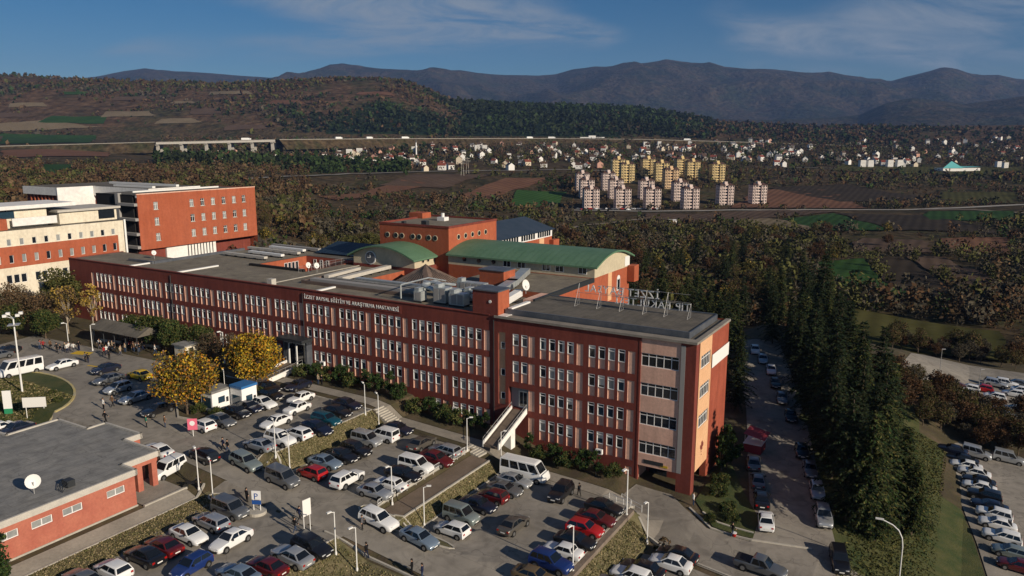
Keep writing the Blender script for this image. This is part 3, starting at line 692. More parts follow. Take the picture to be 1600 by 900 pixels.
# bridge is a thing of its own
def bridge(s0,s1,t0,t1,z0,z1,label,mat_deck='ramp_brown'):
    r=thing('entrance_bridge',label,'bridge',(s0+s1)/2,t1,z1)
    c=(s0+s1)/2; h=(s1-s0)/2; L=t0-t1; n=6
    dk=MB(); dk.quad((-h,0,0),(h,0,0),(h,L,z0-z1),(-h,L,z0-z1)); dk.quad((-h,0,-.3),(h,0,-.3),(h,L,z0-z1-.3),(-h,L,z0-z1-.3)); dk.quad((-h,0,-.3),(h,0,-.3),(h,0,0),(-h,0,0))
    part('deck',dk,mat_deck,r)
    for sd in (-1,1):
        m=MB(); x=sd*h; 
        for xx in (x,x+sd*.18): m.quad((xx,0,-.35),(xx,L,z0-z1-.35),(xx,L,z0-z1+.42),(xx,0,.42))
        m.quad((x,0,.42),(x,L,z0-z1+.42),(x+sd*.18,L,z0-z1+.42),(x+sd*.18,0,.42)); m.quad((x,0,-.35),(x+sd*.18,0,-.35),(x+sd*.18,0,.42),(x,0,.42))
        part('side_wall',m,'white_wall',r)
        rl=MB().tube((x+sd*.09,0,.95),(x+sd*.09,L,z0-z1+.95),.035,n=6)
        part('handrail',rl,'rail',r)
        for k in range(n+1):
            f=k/n; part('post',MB().tube((x+sd*.09,L*f,(z0-z1)*f+.4),(x+sd*.09,L*f,(z0-z1)*f+.95),.025,n=5),'rail',r)
    part('pier',MB().box((-h,L*.45,-3.2),(h,L*.6,(z0-z1)*.5-.3)),'white_wall',r)
    return r
bridge(23.4,25.6,-.02,-7.4,6.3,3.6,'white walled bridge ramp up to the grey side door of the hospital')
bridge(64.6,68.0,-1.3,-8.6,6.9,6.15,'pale concrete ramp up to the grey main entrance portal')
# main entrance portal
pt=thing('entrance_portal','dark grey entrance portal with glass doors standing out from the brick facade','entrance',66.2,-1.2,6.9)
part('frame',MB().box((-2.7,0,-2.5),(-2.3,1.2,4.0)).box((2.3,0,-2.5),(2.7,1.2,4.0)).box((-2.7,0,3.4),(2.7,1.2,4.3)),'flashing',pt)
part('canopy',MB().box((-2.9,-1.2,4.0),(2.9,1.19,4.45)),'metal_dark',pt)
part('sign_panel',MB().box((-2.3,-.05,3.45),(2.3,0-.003,3.95)),'metal_silver',pt)
part('glazing',MB().box((-2.3,.8,-.4),(2.3,.9,3.4)),'glass_dark',pt)
part('column',MB().box((-.5,-.1,-2.4),(-.3,.1,3.4)).box((1.2,-.1,-2.4),(1.4,.1,3.4)),'metal_white',pt)
# name on the facade
sg=thing('facade_sign','white capital letters of the hospital name on a dark board below the parapet','sign',54.9,-.06,18.15)
part('board',MB().box((-10.1,-.02,-.6),(10.1,.05,.58)),'brick_shaded',sg)
tm=text_mesh('İZZET BAYSAL EĞİTİM VE ARAŞTIRMA HASTANESİ',0.84,0.03,'white_paint')
xs=[v.co.x for v in tm.vertices]; L=max(xs)-min(xs); k=19.4/L
for v in tm.vertices:
    x,y,z=v.co; v.co=(-.04-z,9.7-(x-min(xs))*k,y*1.0-.30)   # (t,s,z): reads towards falling s
link('lettering',tm,sg)
# roof sign, read from the far side
rs=thing('roof_sign','big white metal letters in two rows on a roof rack, seen from behind','sign',12.5,10.2,19.76)
def rack(x0,x1,z):
    part('rack_rail',MB().tube((x0,0,z),(x1,0,z),.03,n=5),'rack_grey',rs)
rack(-8.3,8.6,.75); rack(-8.3,8.6,1.75); rack(-8.3,4.6,1.95); rack(-8.3,4.6,3.05)
for x in (8.0,4.6,1.2,-2.2,-5.2,-8.4):
    top=3.1 if x>-6 else 1.9
    part('rack_leg',MB().tube((x,0,0),(x,0,top),.03,n=5).tube((x,-1.5,0),(x,0,top),.03,n=5).tube((x,-1.5,.02),(x,0,.02),.03,n=4).tube((x,-.7,0),(x,-.05,top*.5),.025,n=4),'rack_grey',rs)
def letters(txt,s0,z,size,step):
    x=s0
    for chx in txt:
        if chx==' ': x+=step*.55; continue
        me=text_mesh(chx,size,0.06,'metal_white'); vx=[v.co.x for v in me.vertices]; wdt=max(vx)-min(vx); mn=min(vx)
        for v in me.vertices:
            a,b,c=v.co; v.co=(.1-c,x+(a-mn),z+b)
        link('letter',me,rs); x+=wdt+step*.22
letters('TIP FAKÜLTESİ',-8.3,.78,1.45,1.0)
letters('İZZET BAYSAL',-3.9,2.0,1.45,1.0)
# stair head and plant on the front roof
hd=thing('stair_head','small red brick stair head standing on the hospital roof','roof hut',30.1,.0,19.0)
part('wall',MB().box((-2.2,-.05,0.05),(1.9,3.0,3.5)),'brick_shaded',hd)
part('lit_side',MB().box((-2.26,.0,.06),(-2.205,2.95,3.45)),'brick_orange',hd)  # sunlit brick tone painted onto the side that faces the sun
part('roof_slab',MB().box((-2.4,-.2,3.5),(2.1,3.2,3.68)),'flashing',hd)
part('wall_lamp',MB().tube((-1.0,-.06,2.1),(-1.0,-.14,2.1),.22,n=10),'metal_white',hd)
part('flashing',MB().box((-3.6,-.1,.12),(-2.3,3.0,.3)),'metal_white',hd)
h2=thing('roof_hut','orange brick lift hut on the hospital roof behind the stair head','roof hut',38.6,15.5,19.0)
part('wall',MB().box((-2.2,0,0),(2.4,3.6,3.3)),'brick_orange',h2); part('roof_slab',MB().box((-2.35,-.15,3.3),(2.55,3.75,3.45)),'flashing',h2)
def ahu(s,t,z,l,wd,h,label):
    r=thing('air_handling_unit',label,'air unit',s,t,z,'air handling units on the hospital roof')
    part('casing',MB().box((-l/2,-wd/2,.3),(l/2,wd/2,h)),'metal_silver',r)
    for k in range(max(2,int(l/1.1))):
        x=-l/2+.15+k*1.1; part('access_panel',MB().box((x,-wd/2-.03,.45),(min(x+.9,l/2-.1),-wd/2-.002,h-.15)),'slab_grey',r)
    part('skid',MB().box((-l/2,-wd/2,0),(l/2,-wd/2+.15,.3)).box((-l/2,wd/2-.15,0),(l/2,wd/2,.3)),'metal_dark',r)
    part('hood',MB().prism([(l/2-.9,-wd/2+.1),(l/2-.1,-wd/2+.1),(l/2-.1,wd/2-.1),(l/2-.9,wd/2-.1)],h,h+.5),'metal_silver',r)
for i,(s,t,l,wd,h) in enumerate([(36.4,3.0,2.6,1.6,2.0),(39.6,3.4,2.2,1.8,2.5),(36.0,6.6,3.0,1.6,1.7),(33.6,5.2,1.8,1.6,2.2),(41.5,7.6,4.2,1.5,1.5),(39.0,10.4,5.0,1.4,2.2),(43.2,2.6,1.4,1.4,1.7)]):
    ahu(s,t,19.06,l,wd,h,['silver air handling unit next to the stair head','tall silver air unit behind the roof edge','low silver air unit in the middle of the roof plant','narrow silver air unit against the brick stair head','long low silver air unit beside the pyramid roof','long silver air unit at the back of the roof plant','small silver air unit under the thin pipe frame'][i])
def duct(pts,wd,h,z,label,material='metal_silver'):
    (s0,t0)=pts[0]; r=thing('air_duct',label,'duct',s0,t0,z,'air ducts on the hospital roofs')
    mbs=MB()
    for (a,b),(c,d) in zip(pts,pts[1:]):
        p=np.array([a-s0,b-t0]);q=np.array([c-s0,d-t0]); L=np.linalg.norm(q-p)
        if L<1e-6: continue
        dd=(q-p)/L; nn=np.array([-dd[1],dd[0]])*wd/2
        mbs.prism([tuple(p-dd*wd/2+nn),tuple(p-dd*wd/2-nn),tuple(q+dd*wd/2-nn),tuple(q+dd*wd/2+nn)],.35,.35+h)
    part('duct',mbs,material,r)
    su=set()
    for (a,b),(c,d) in zip(pts,pts[1:]):
        n=max(1,int(math.dist((a,b),(c,d))/2.5))
        for i in range(n+1):
            x=a+(c-a)*i/n-s0; y=b+(d-b)*i/n-t0; su.add((round(x,2),round(y,2)))
    sm_=MB().cbox((0,0,.17),(wd*.8,.1,.34)).mesh('support','metal_dark',swap=True)
    for x,y in su: link('support',sm_,r,(y,x,0))
    return r
duct([(46,6.3),(68,6.0)],1.3,.5,19.06,'long flat grey duct along the front of the sunken plant area','slab_grey')
duct([(47,8.2),(66,8.0)],0.8,.45,19.06,'thin grey duct running parallel to the long flat one','roof_concrete')
duct([(46.5,10.2),(62,10.2)],1.1,.5,19.06,'wide dull metal duct beside the courtyard','metal_silver')
duct([(64.8,9),(65.8,22)],1.2,.6,19.06,'pale duct crossing the link roof towards the clock hall','coping')
duct([(68.5,9.5),(69.5,18)],1.0,.5,19.06,'second pale duct on the link roof','coping')
duct([(33.4,10),(35.0,16),(38.5,26)],1.6,.9,19.9,'bent pale green metal duct on the wing roof','metal_silver')
duct([(30.4,5.6),(31.8,12.2)],1.1,1.0,19.06,'short white boxed duct behind the stair head','metal_white')
def pipe_run(pts,r,label):
    (s0,t0,z0)=pts[0]; o=thing('pipe',label,'pipe',s0,t0,19.06,'pipes of the roof plant'); m=MB()
    for p,q in zip(pts,pts[1:]): m.tube((p[0]-s0,p[1]-t0,p[2]),(q[0]-s0,q[1]-t0,q[2]),r,n=8)
    part('tube',m,'metal_silver',o)
for i,p in enumerate([[(34.5,3.4,1.6),(34.5,6.4,1.6),(38.2,6.4,1.6),(38.2,3.4,1.9)],[(41.2,3.6,1.8),(43.4,3.6,2.4),(43.4,6.8,2.4),(41,7.6,1.4)],[(35.2,8.0,1.1),(35.2,10.4,1.8),(37,10.4,1.8)],[(44.4,5.2,.3),(44.4,5.2,2.6),(40.6,5.2,2.6),(40.6,8,2.0)],[(46.4,2.0,.3),(46.4,2.0,2.4),(46.4,9,2.4),(44,10.4,1.9)]]):
    pipe_run(p,[.28,.35,.3,.22,.12][i],['bent silver pipe joining the two front air units','thick silver pipe bending over the front air units','short silver pipe behind the low air unit','silver pipe rising beside the tall air unit','thin pipe frame over the smallest air unit'][i])
def dish_on(s,t,z,r,label,group='satellite dishes on the roofs',nrm=(0.75,-0.6,0.25)):
    o=empty('satellite_dish',W(s,t,z)); tag(o,label,'satellite dish',group)
    d=Vector(nrm)
    link('reflector',MB().dish((0,0,1.1+r*.3),r,d).mesh('reflector','metal_white',smooth=True),o)
    link('mast',MB().tube((0,0,0),(0,0,1.1+r*.2),.05,n=6).mesh('mast','rail'),o)
    link('feed_arm',MB().tube(Vector((0,0,1.1-r*.5)),Vector((0,0,1.1+r*.3))+d.normalized()*r*.75,.02,n=4).mesh('feed_arm','rail'),o)
dish_on(30.6,12.5,19.9,.85,'white satellite dish behind the brick stair head')
dish_on(77.2,13.5,19.06,.55,'white dish at the courtyard corner, the one beside the orange wall windows'); dish_on(75.6,14.0,19.06,.55,'white dish at the courtyard corner, the one beside the roof railing')
dish_on(116,9.0,19.06,.5,'small white dish on the roof in front of the dark balconies')
# railing on the link roof
railing([(78.2,12.0),(78.2,26.5)],1.1,'grey roof railing leading to the clock hall',material='rail',step=1.5,bars=5,base=(19.06,19.06))
part('roof_box',MB().box((72.6,.5,19.06),(73.7,1.5,20.1)),'coping',blk)
# pyramid roof in the second courtyard
ps,pz=at_t(665,413,21.5)
py=thing('pyramid_roof','brown ribbed pyramid roof light rising from the hospital courtyard','roof light',ps,21.5,0)
hb=4.4; base=pz-3.1
cr=[(-hb,-hb),(hb,-hb),(hb,hb),(-hb,hb)]
for k,mm in enumerate(('roof_brown','roof_brown','roof_brown','roof_brown')):
    a=cr[k]; b=cr[(k+1)%4]; f=MB().quad((*a,base),(*b,base),(0,0,pz)); part('slope',f,mm,py)
    rb=MB()
    for i in range(1,12):
        q=i/12; x=a[0]+(b[0]-a[0])*q; y=a[1]+(b[1]-a[1])*q; kk=1-abs(2*q-1); 
        tx,ty,tz=x*(1-kk),y*(1-kk),base+(pz-base)*kk
        nrm=Vector((a[1]-b[1],b[0]-a[0],0)).normalized()*-0.06
        rb.tube((x-nrm.x*0,y,base+.04),(tx,ty,tz+.04),.05,n=4,cap=False)
    o=part('rib',rb,'metal_dark',py); o['kind']='stuff'
part('base_wall',MB().box((-hb,-hb,8),(hb,hb,base)),'brick_shaded',py)
# ================================================================ HOSPITAL: REAR WINGS
wg=thing('hospital_wing','orange lit brick rear wing with flat gravel roof behind the roof letters','building')
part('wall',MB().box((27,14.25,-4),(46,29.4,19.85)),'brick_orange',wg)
part('roof',MB().quad((27.3,14.3,19.9),(46,14.3,19.9),(46,29.4,19.9),(27.3,29.4,19.9)),'roof_gravel',wg)
part('coping',MB().box((26.9,8.7,19.3),(27.25,29.4,20.05)),'metal_dark',wg)
part('low_roof_wall',MB().box((27.25,8.7,18.9),(28.9,14.24,19.9)),'salmon',wg)
hl=thing('vaulted_hall','beige upper hall with long green barrel roof above orange brick walls','building')
h0,h1,e0,ar=27.0,57.2,22.1,1.7
part('lower_wall',MB().box((27.02,29.45,-5),(57,45.0,20.0)),'brick_orange',hl)
N=14
def arc(t): q=(t-29.4)/(45.2-29.4)*2-1; return e0+ar*(1-q*q)
tt=[29.4+(45.2-29.4)*i/N for i in range(N+1)]
gw=MB(); pts=[(29.5,20.0)]+[(min(max(t,29.5),45.0),arc(t)-.12) for t in tt]+[(45.0,20.0)]
gw.quad(*[(27.0-.03,t,z) for t,z in pts]); gw.quad(*[(57.1,t,z) for t,z in pts][::-1]); gw.quad((27,29.5,20),(57.1,29.5,20),(57.1,29.5,e0),(27,29.5,e0)); gw.quad((27,45,20),(57.1,45,20),(57.1,45,e0),(27,45,e0))
part('upper_wall',gw,'beige',hl)
gr=MB(); te=[28.9]+tt[1:-1]+[45.8]
for i in range(N):
    za,zb2=(arc(tt[i]) if i else e0-.15),(arc(tt[i+1]) if i<N-1 else e0-.15)
    gr.quad((26.3,te[i],za),(57.25,te[i],za),(57.25,te[i+1],zb2),(26.3,te[i+1],zb2)); gr.quad((26.3,te[i],za-.3),(57.25,te[i],za-.3),(57.25,te[i+1],zb2-.3),(26.3,te[i+1],zb2-.3))
    gr.quad((26.3,te[i],za),(26.3,te[i],za-.3),(26.3,te[i+1],zb2-.3),(26.3,te[i+1],zb2))
gr.quad((26.3,28.9,e0-.45),(57.25,28.9,e0-.45),(57.25,28.9,e0-.15),(26.3,28.9,e0-.15))
rfh=part('roof',gr,'roof_green',hl,smooth=False)
for k in range(24):
    s=26.4+k*1.3; sm=MB()
    for i in range(N):
        za,zb2=(arc(tt[i]) if i else e0-.15),(arc(tt[i+1]) if i<N-1 else e0-.15)
        sm.quad((s-.03,te[i],za+.04),(s+.03,te[i],za+.04),(s+.03,te[i+1],zb2+.04),(s-.03,te[i+1],zb2+.04))
    link('seam',sm.mesh('seam','roof_green',swap=True),rfh)
hw=win_frame(1.6,1.35,1,.08); hp=pane_mesh(1.6,1.35,'glass_dark')
for s in (29.2,33.6,36.2,41.2,44.2): 
    o=link('window',hw,hl,(29.42,s,20.5)); link('pane',hp,o)
rd=MB().tube((0,-.05,0),(0,.02,0),.42,n=16).mesh('round_window','glass_dark',swap=True)
for s in (47.0,50.2,53.4): link('round_window',rd,hl,(29.42,s,21.2))
part('white_corner_window',MB().box((26.9,42.6,20.2),(26.965,44.8,22.0)),'frame_white',hl)
o=part('peach_strip',MB().box((26.94,35.2,15),(27.015,36.8,20.0)),'peach',hl)
part('arched_window',MB().box((26.94,39.2,16.2),(27.015,40.6,18.3)).tube((26.94,39.9,18.3),(27.014,39.9,18.3),.7,n=14),'frame_white',hl)
part('arched_pane',MB().box((26.9,39.4,16.4),(26.938,40.4,18.2)),'glass_dark',hl)
part('bay',MB().box((25.6,44.0,17.2),(26.98,46.2,20.2)),'brick_orange',hl)
tw=thing('hospital_tower','square orange brick block with a row of round windows near its flat top','building')
part('wall',MB().box((57.3,30,0),(74.0,47,26.6)),'brick_orange',tw)
part('coping',MB().box((57.2,29.9,26.6),(74.1,30.2,27.0)).box((57.2,30.2,26.6),(57.5,47.1,27.0)).box((57.5,46.8,26.6),(74.1,47.1,27.0)).box((73.8,30.2,26.6),(74.1,46.8,27.0)),'brick_shaded',tw)
part('roof',MB().quad((57.5,30.2,26.65),(73.8,30.2,26.65),(73.8,46.8,26.65),(57.5,46.8,26.65)),'roof_gravel',tw)
def rwin(root,s,t,z,axis,r=.55):
    f=MB(); q=MB()
    if axis=='t': f.tube((0,-.08,0),(0,0,0),r,n=18); q.tube((0,-.1,0),(0,-.07,0),r*.8,n=18); 
    else: f.tube((-.08,0,0),(0,0,0),r,n=18); q.tube((-.1,0,0),(-.07,0,0),r*.8,n=18)
    o=link('round_window',f.mesh('round_window','beige',swap=True),root,(t,s,z)); link('pane',q.mesh('pane','glass_dark',swap=True),o)
for s in (60.4,61.9,64.2,65.7,68.4,69.9,72.0): rwin(tw,s,30,24.6,'t')
for t in (33.2,35.6,38.0,40.4,42.8): rwin(tw,57.3,t,24.7,'s')
part('roof_vent',MB().box((63.4,31.2,26.66),(64.6,32.2,27.6)),'metal_dark',tw); part('roof_vent',MB().box((69.0,31.5,26.66),(69.7,32.2,27.2)),'metal_dark',tw)
part('roof_hut',MB().box((72.5,42,26.66),(76,45,27.8)),'brick_orange',tw)
part('roof_vent',MB().tube((66.5,41,26.66),(66.5,41,28.2),.35,n=8).box((65.6,40.2,26.66),(67.4,41.8,27.4)),'metal_white',tw)
ck=thing('clock_hall','beige gabled hall with a big round clock and green barrel roof','building')
part('lower_wall',MB().box((60.2,23.6,8),(75.4,29.95,19.6)),'brick_shaded',ck)
def arc2(s): q=(s-60.4)/(75.6-60.4)*2-1; return 21.5+2.0*(1-q*q)
ssx=[60.4+(75.6-60.4)*i/N for i in range(N+1)]
cg=MB(); pts=[(60.6,19.4)]+[(min(max(s,60.6),75.4),arc2(s)-.1) for s in ssx]+[(75.4,19.4)]
cg.quad(*[(s,23.7,z) for s,z in pts]); cg.quad((60.6,23.7,19.4),(60.6,30,19.4),(60.6,30,21.5),(60.6,23.7,21.5)); cg.quad((75.4,23.7,19.4),(75.4,30,19.4),(75.4,30,21.5),(75.4,23.7,21.5))
part('upper_wall',cg,'beige',ck)
cr_=MB(); se=[59.9]+ssx[1:-1]+[76.1]
for i in range(N):
    za,zb2=(arc2(ssx[i]) if i else 21.3),(arc2(ssx[i+1]) if i<N-1 else 21.3)
    for dz in (0,-.3): cr_.quad((se[i],22.6,za+dz),(se[i+1],22.6,zb2+dz),(se[i+1],30,zb2+dz),(se[i],30,za+dz))
    cr_.quad((se[i],22.6,za),(se[i+1],22.6,zb2),(se[i+1],22.6,zb2-.3),(se[i],22.6,za-.3))
cr_.quad((59.9,22.6,21.0),(59.9,30,21.0),(59.9,30,21.3),(59.9,22.6,21.3))
part('roof',cr_,'roof_green',ck)
clock=part('clock',MB().tube((71.0,23.5,20.9),(71.0,23.69,20.9),1.3,n=28),'frame_white',ck)
link('clock_face',MB().tube((71.0,23.44,20.9),(71.0,23.5,20.9),1.12,n=28).mesh('clock_face','flashing',swap=True),clock)
link('clock_hand',MB().box((70.94,23.4,20.9),(71.06,23.435,21.8)).box((71.06,23.4,20.85),(71.7,23.435,20.97)).mesh('clock_hand','white_paint',swap=True),clock)
for t in (26.2,27.8): rwin(ck,60.6,t,20.7,'s',.42)
lw=thing('hospital_rear_wing','low brick rear wing round the lit courtyard with ducts on its roof','building')
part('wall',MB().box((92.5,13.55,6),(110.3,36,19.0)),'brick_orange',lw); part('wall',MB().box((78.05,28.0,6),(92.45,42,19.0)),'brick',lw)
part('roof',MB().quad((92.5,13.5,19.06),(110.3,13.5,19.06),(110.3,36,19.06),(92.5,36,19.06)),'roof_gravel',lw); part('roof',MB().quad((78.1,28.05,19.06),(92.45,28.05,19.06),(92.45,42,19.06),(78.1,42,19.06)),'roof_felt',lw)
cwf=rot_frame(.8,2.0,0,.08,transom=None); cwp=rot_pane(.8,2.0,'glass_dark')
for t in (17.0,18.0,22.2,23.2,24.2,25.2):
    o=link('window',cwf,lw,(t,92.4,16.3)); link('pane',cwp,o)
bwf=win_frame(.8,1.9,0,.08); bwp=pane_mesh(.8,1.9,'glass_dark')
for s in (86.5,88.2,90.0):
    o=link('window',bwf,lw,(27.9,s,16.6)); link('pane',bwp,o)
nv=thing('blue_roof_hall','low hall with a sloping dark blue metal roof behind the courtyard','building')
part('wall',MB().box((79,32.1,8),(92,44,19.6)),'brick_shaded',nv)
part('roof',MB().quad((75.0,31.0,19.4),(93,31.0,19.4),(93,38,21.0),(75.0,38,21.0)).quad((75,38,21.0),(93,38,21.0),(93,45,19.4),(75,45,19.4)),'roof_navy',nv)
for i in range(12): part('seam',MB().quad((76+i*1.4,31.0,19.45),(76.06+i*1.4,31.0,19.45),(76.06+i*1.4,38,21.05),(76+i*1.4,38,21.05)),'flashing',nv)
for i,(a,b) in enumerate([((95,19),(107,19.5)),((94.5,23),(104,23.5)),((94,33),(108,33.5)),((94,27),(109,27.6)),((96,30.5),(106,31)),((80,41),(90,41.5))]):
    duct([a,b],.9,.45,19.08,['pale duct close behind the roof edge of the rear wing','pale duct beside the orange courtyard','grey duct near the back of the rear roof','longest pale duct on the rear roof','far pale duct at the foot of the big orange block','short pale duct behind the blue roof'][i],['coping','metal_white','slab_grey','coping','metal_white','metal_white'][i])
ds,dz_=62.0,0
bh=thing('slate_roof_block','distant block with a slate blue pitched roof and white window band','building',62,80,0)
part('wall',MB().box((0,-31,-12),(15,.5,19.6)),'brick_orange',bh)
part('window_band',MB().box((-.04,-31.04,19.6),(15,.54,21.35)),'frame_white',bh)
for k in range(20):
    if k%7==6: continue
    part('pane',MB().box((-.1,-22.5+k*1.12,19.85),(-.045,-21.7+k*1.12,21.15)),'glass_dark',bh)
part('roof',MB().quad((-.8,-31.5,21.35),(-.8,1,21.35),(8,1,24.0),(8,-31.5,24.0)).quad((8,-31.5,24.0),(8,1,24.0),(15.8,1,21.35),(15.8,-31.5,21.35)).quad((-.8,-31.5,21.35),(8,-31.5,24.0),(15.8,-31.5,21.35)).quad((-.8,1,21.35),(8,1,24.0),(15.8,1,21.35)),'roof_blue',bh)
part('peach_strip',MB().box((-.06,-6,12),(-.045,-3.6,19.55)),'peach',bh)
part('bay',MB().box((-1.2,-.8,15),(-.05,2.2,18.8)),'brick_orange',bh)
# ================================================================ OTHER BUILDINGS
ob=thing('orange_block','tall plain orange building with three rows of white framed windows','building')
SO=157.1
oh=[]; ow=[]
cols=[49.6,53.1,56.6,60.2,63.8,67.3]
for r in range(3):
    for c in cols: ow.append((c+r*.0,27.0-4.1*r))
    ow.append((38.7,27.0-4.1*r))
oh=[(c-.65,c+.65,z-2.0,z,.35) for c,z in ow]
wm=MB(); wall_holes(wm,33.5,71.6,14.8,29.1,oh,.35,lambda t,z,d:(SO+d,t,z)); 
wm.quad((SO,71.6,0),(SO+18,71.6,0),(SO+18,71.6,29.1),(SO,71.6,29.1)); wm.quad((SO,33.5,14.8),(SO,71.6,14.8),(SO+18,71.6,14.8),(SO+18,33.5,14.8))
part('wall',wm,'brick_orange',ob)
of=rot_frame(1.3,2.0,1,.09,.1,1.35); ops=[rot_pane(1.3,2.0,m) for m in('glass_blind','glass_dark','glass_blind')]
for c,z in ow:
    o=link('window',of,ob,(c,SO+.2,z-2.0)); link('pane',random.choice(ops),o)
    link('sill',MB().box((SO-.12,c-.75,z-2.12),(SO+.2,c+.75,z-2.0)).mesh('sill','kerb',swap=True),ob)
part('roof',MB().quad((SO,33.5,28.9),(SO+18,33.5,28.9),(SO+18,71.6,28.9),(SO,71.6,28.9)),'roof_felt',ob)
part('coping',MB().box((SO-.05,33.4,29.1),(SO+.4,71.7,29.35)),'salmon',ob)
part('roof_rail',MB().box((SO+1.5,33.6,29.6),(SO+1.9,60,30.0)),'metal_white',ob)
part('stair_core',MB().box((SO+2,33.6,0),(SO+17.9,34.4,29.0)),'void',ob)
part('end_frame',MB().box((SO+7.2,33.0,0),(SO+8.6,34.0,29.3)),'slab_grey',ob)
for z in (15.2,18.6,22.4,26.2):
    part('balcony_slab',MB().box((SO+.02,32.6,z),(SO+7.2,34,z+.7)),'slab_grey',ob)
part('ground_floor',MB().box((SO+1,41.5,4),(SO+17,57.3,14.78)),'white_wall',ob)
for k in range(9): part('rib',MB().box((SO+.9,48.0+k*1.0,11.5),(SO+1.0-.002,48.25+k*1.0,14.5)),'metal_dark',ob)
part('ground_floor',MB().box((SO+3,57.35,4),(SO+17,71.3,14.7)),'brick_shaded',ob)
part('ground_floor',MB().box((SO+1.5,33.8,4),(SO+17,41.45,14.5)),'brick_shaded',ob)
wl=thing('white_ward_building','long low white building with red brick slots under a deep white roof band','building',0,0,0)
TW=at_s(145,294,207.6)[0]
part('body',MB().box((180.5,TW+.3,2),(207.4,70,24.5)),'brick',wl); part('roof_band',MB().box((180,TW,26.0),(207.5,70.3,28.9)),'white_wall',wl)
part('body',MB().box((207.8,42.4,2),(226,70,24.6)),'brick',wl); part('roof_band',MB().box((207.9,41.6,26.6),(226.5,70.3,28.9)),'white_wall',wl)
part('slot_wall',MB().box((207.9,42.5,24.55),(226,69,26.6)),'brick_shaded',wl); part('slot_wall',MB().box((180.6,TW+.4,24.5),(207.3,69,26.0)),'brick_shaded',wl)
for k in range(8): part('fin',MB().box((209+k*2.0,42.0,24.6),(209.5+k*2.0,42.45,26.6)),'brick_orange',wl)
for k in range(5): part('fin',MB().box((196+k*1.8,TW+.1,24.5),(196.5+k*1.8,TW+.35,26.0)),'brick_orange',wl)
part('white_end',MB().box((207.5,41.5,12),(207.85,TW+1,28.95)),'white_wall',wl)
part('roof',MB().quad((180,TW,28.93),(207.5,TW,28.93),(207.5,70,28.93),(180,70,28.93)).quad((207.9,42,28.94),(226,42,28.94),(226,70,28.94),(207.9,70,28.94)),'roof_felt',wl)
part('ridge_strip',MB().box((181,TW+2,28.96),(200,TW+3,29.5)).box((181,TW+10,28.96),(215,TW+11,29.6)),'metal_white',wl)
lb=thing('white_clinic','cream and red banded four storey clinic with a set back top floor','building')
SL_=150.0; LT0,LT1=-26.0,24.6
lh=[];lw_=[]
for i in range(17):
    t=-20.0+i*2.62
    lw_.append((t,22.0,1.45,'c')); lw_.append((t+.1,18.55,1.75,'r'))
cwm=MB(); 
hc=[(t-.45,t+.45,z-h,z,.25) for t,z,h,k in lw_ if k=='c']; wall_holes(cwm,LT0,LT1,20.4,23.8,hc,.25,lambda t,z,d:(SL_+d,t,z))
hg=[(-2.4+i*1.5-0.6,-2.4+i*1.5+.6,12.4,14.3,.25) for i in (0,1,2,4,5,-3,-4,-6,-7,8,9,12,13)]; wall_holes(cwm,LT0,LT1,5.0,15.9,hg,.25,lambda t,z,d:(SL_+d,t,z))
cwm.quad((SL_,LT1,5),(SL_+16,LT1,5),(SL_+16,LT1,23.8),(SL_,LT1,23.8)); cwm.quad((SL_,LT0,5),(SL_+16,LT0,5),(SL_+16,LT0,23.8),(SL_,LT0,23.8))
part('cream_wall',cwm,'cream',lb)
rwm=MB(); hr=[(t-.45,t+.45,z-h,z,.25) for t,z,h,k in lw_ if k=='r']; wall_holes(rwm,LT0,LT1-1.6,15.9,20.4,hr,.25,lambda t,z,d:(SL_-.06+d,t,z)); 
rwm.quad((SL_-.06,LT0,15.9),(SL_-.06,LT1-1.6,15.9),(SL_,LT1-1.6,15.9),(SL_,LT0,15.9)); rwm.quad((SL_-.06,LT0,20.4),(SL_-.06,LT1-1.6,20.4),(SL_,LT1-1.6,20.4),(SL_,LT0,20.4)); part('red_band',rwm,'brick_orange',lb)
part('cream_wall',MB().box((SL_,LT1-1.58,15.9),(SL_+1,LT1-.01,20.4)),'cream',lb)
fm={h:rot_frame(.9,h,0,.07,.08,None) for h in (1.45,1.75)}; pmx={(h,m):rot_pane(.9,h,m) for h in (1.45,1.75) for m in('glass_dark','glass_blind')}
for t,z,h,k in lw_:
    o=link('window',fm[h],lb,(t,SL_+.1,z-h)); link('pane',pmx[(h,random.choice(['glass_dark','glass_blind','glass_blind']))],o)
gf=rot_frame(1.2,1.9,0,.08,.08,None); gp=rot_pane(1.2,1.9,'glass_dark')
for a,b,c,d,e in hg:
    o=link('window',gf,lb,((a+b)/2,SL_+.1,c)); link('pane',gp,o)
part('roof',MB().quad((SL_,LT0,23.85),(SL_+16,LT0,23.85),(SL_+16,LT1,23.85),(SL_,LT1,23.85)),'roof_felt',lb)
part('penthouse',MB().box((SL_+3.2,11.3,23.86),(SL_+13,25.2,26.6)),'cream',lb); part('penthouse_roof',MB().box((SL_+2.4,10.6,26.6),(SL_+14,25.9,27.1)),'coping',lb)
part('penthouse_window',MB().box((SL_+3.1,20.6,24.3),(SL_+3.198,24.6,26.4)),'glass_dark',lb)
part('penthouse',MB().box((SL_+4,-12,23.86),(SL_+14,9.0,28.0)),'cream',lb); part('penthouse_roof',MB().box((SL_+2.6,-12.5,28.0),(SL_+14.5,15.0,28.8)),'white_wall',lb)
part('penthouse_window',MB().box((SL_+3.9,-6,26.0),(SL_+3.998,2.0,27.7)),'glass_blue',lb)
part('terrace_wall',MB().box((SL_+2.2,.6,24.4),(SL_+2.5,10.2,26.1)),'white_wall',lb)
part('downpipe',MB().box((SL_-.3,LT1+.1,8),(SL_-.05,LT1+.5,24)),'white_paint',lb)
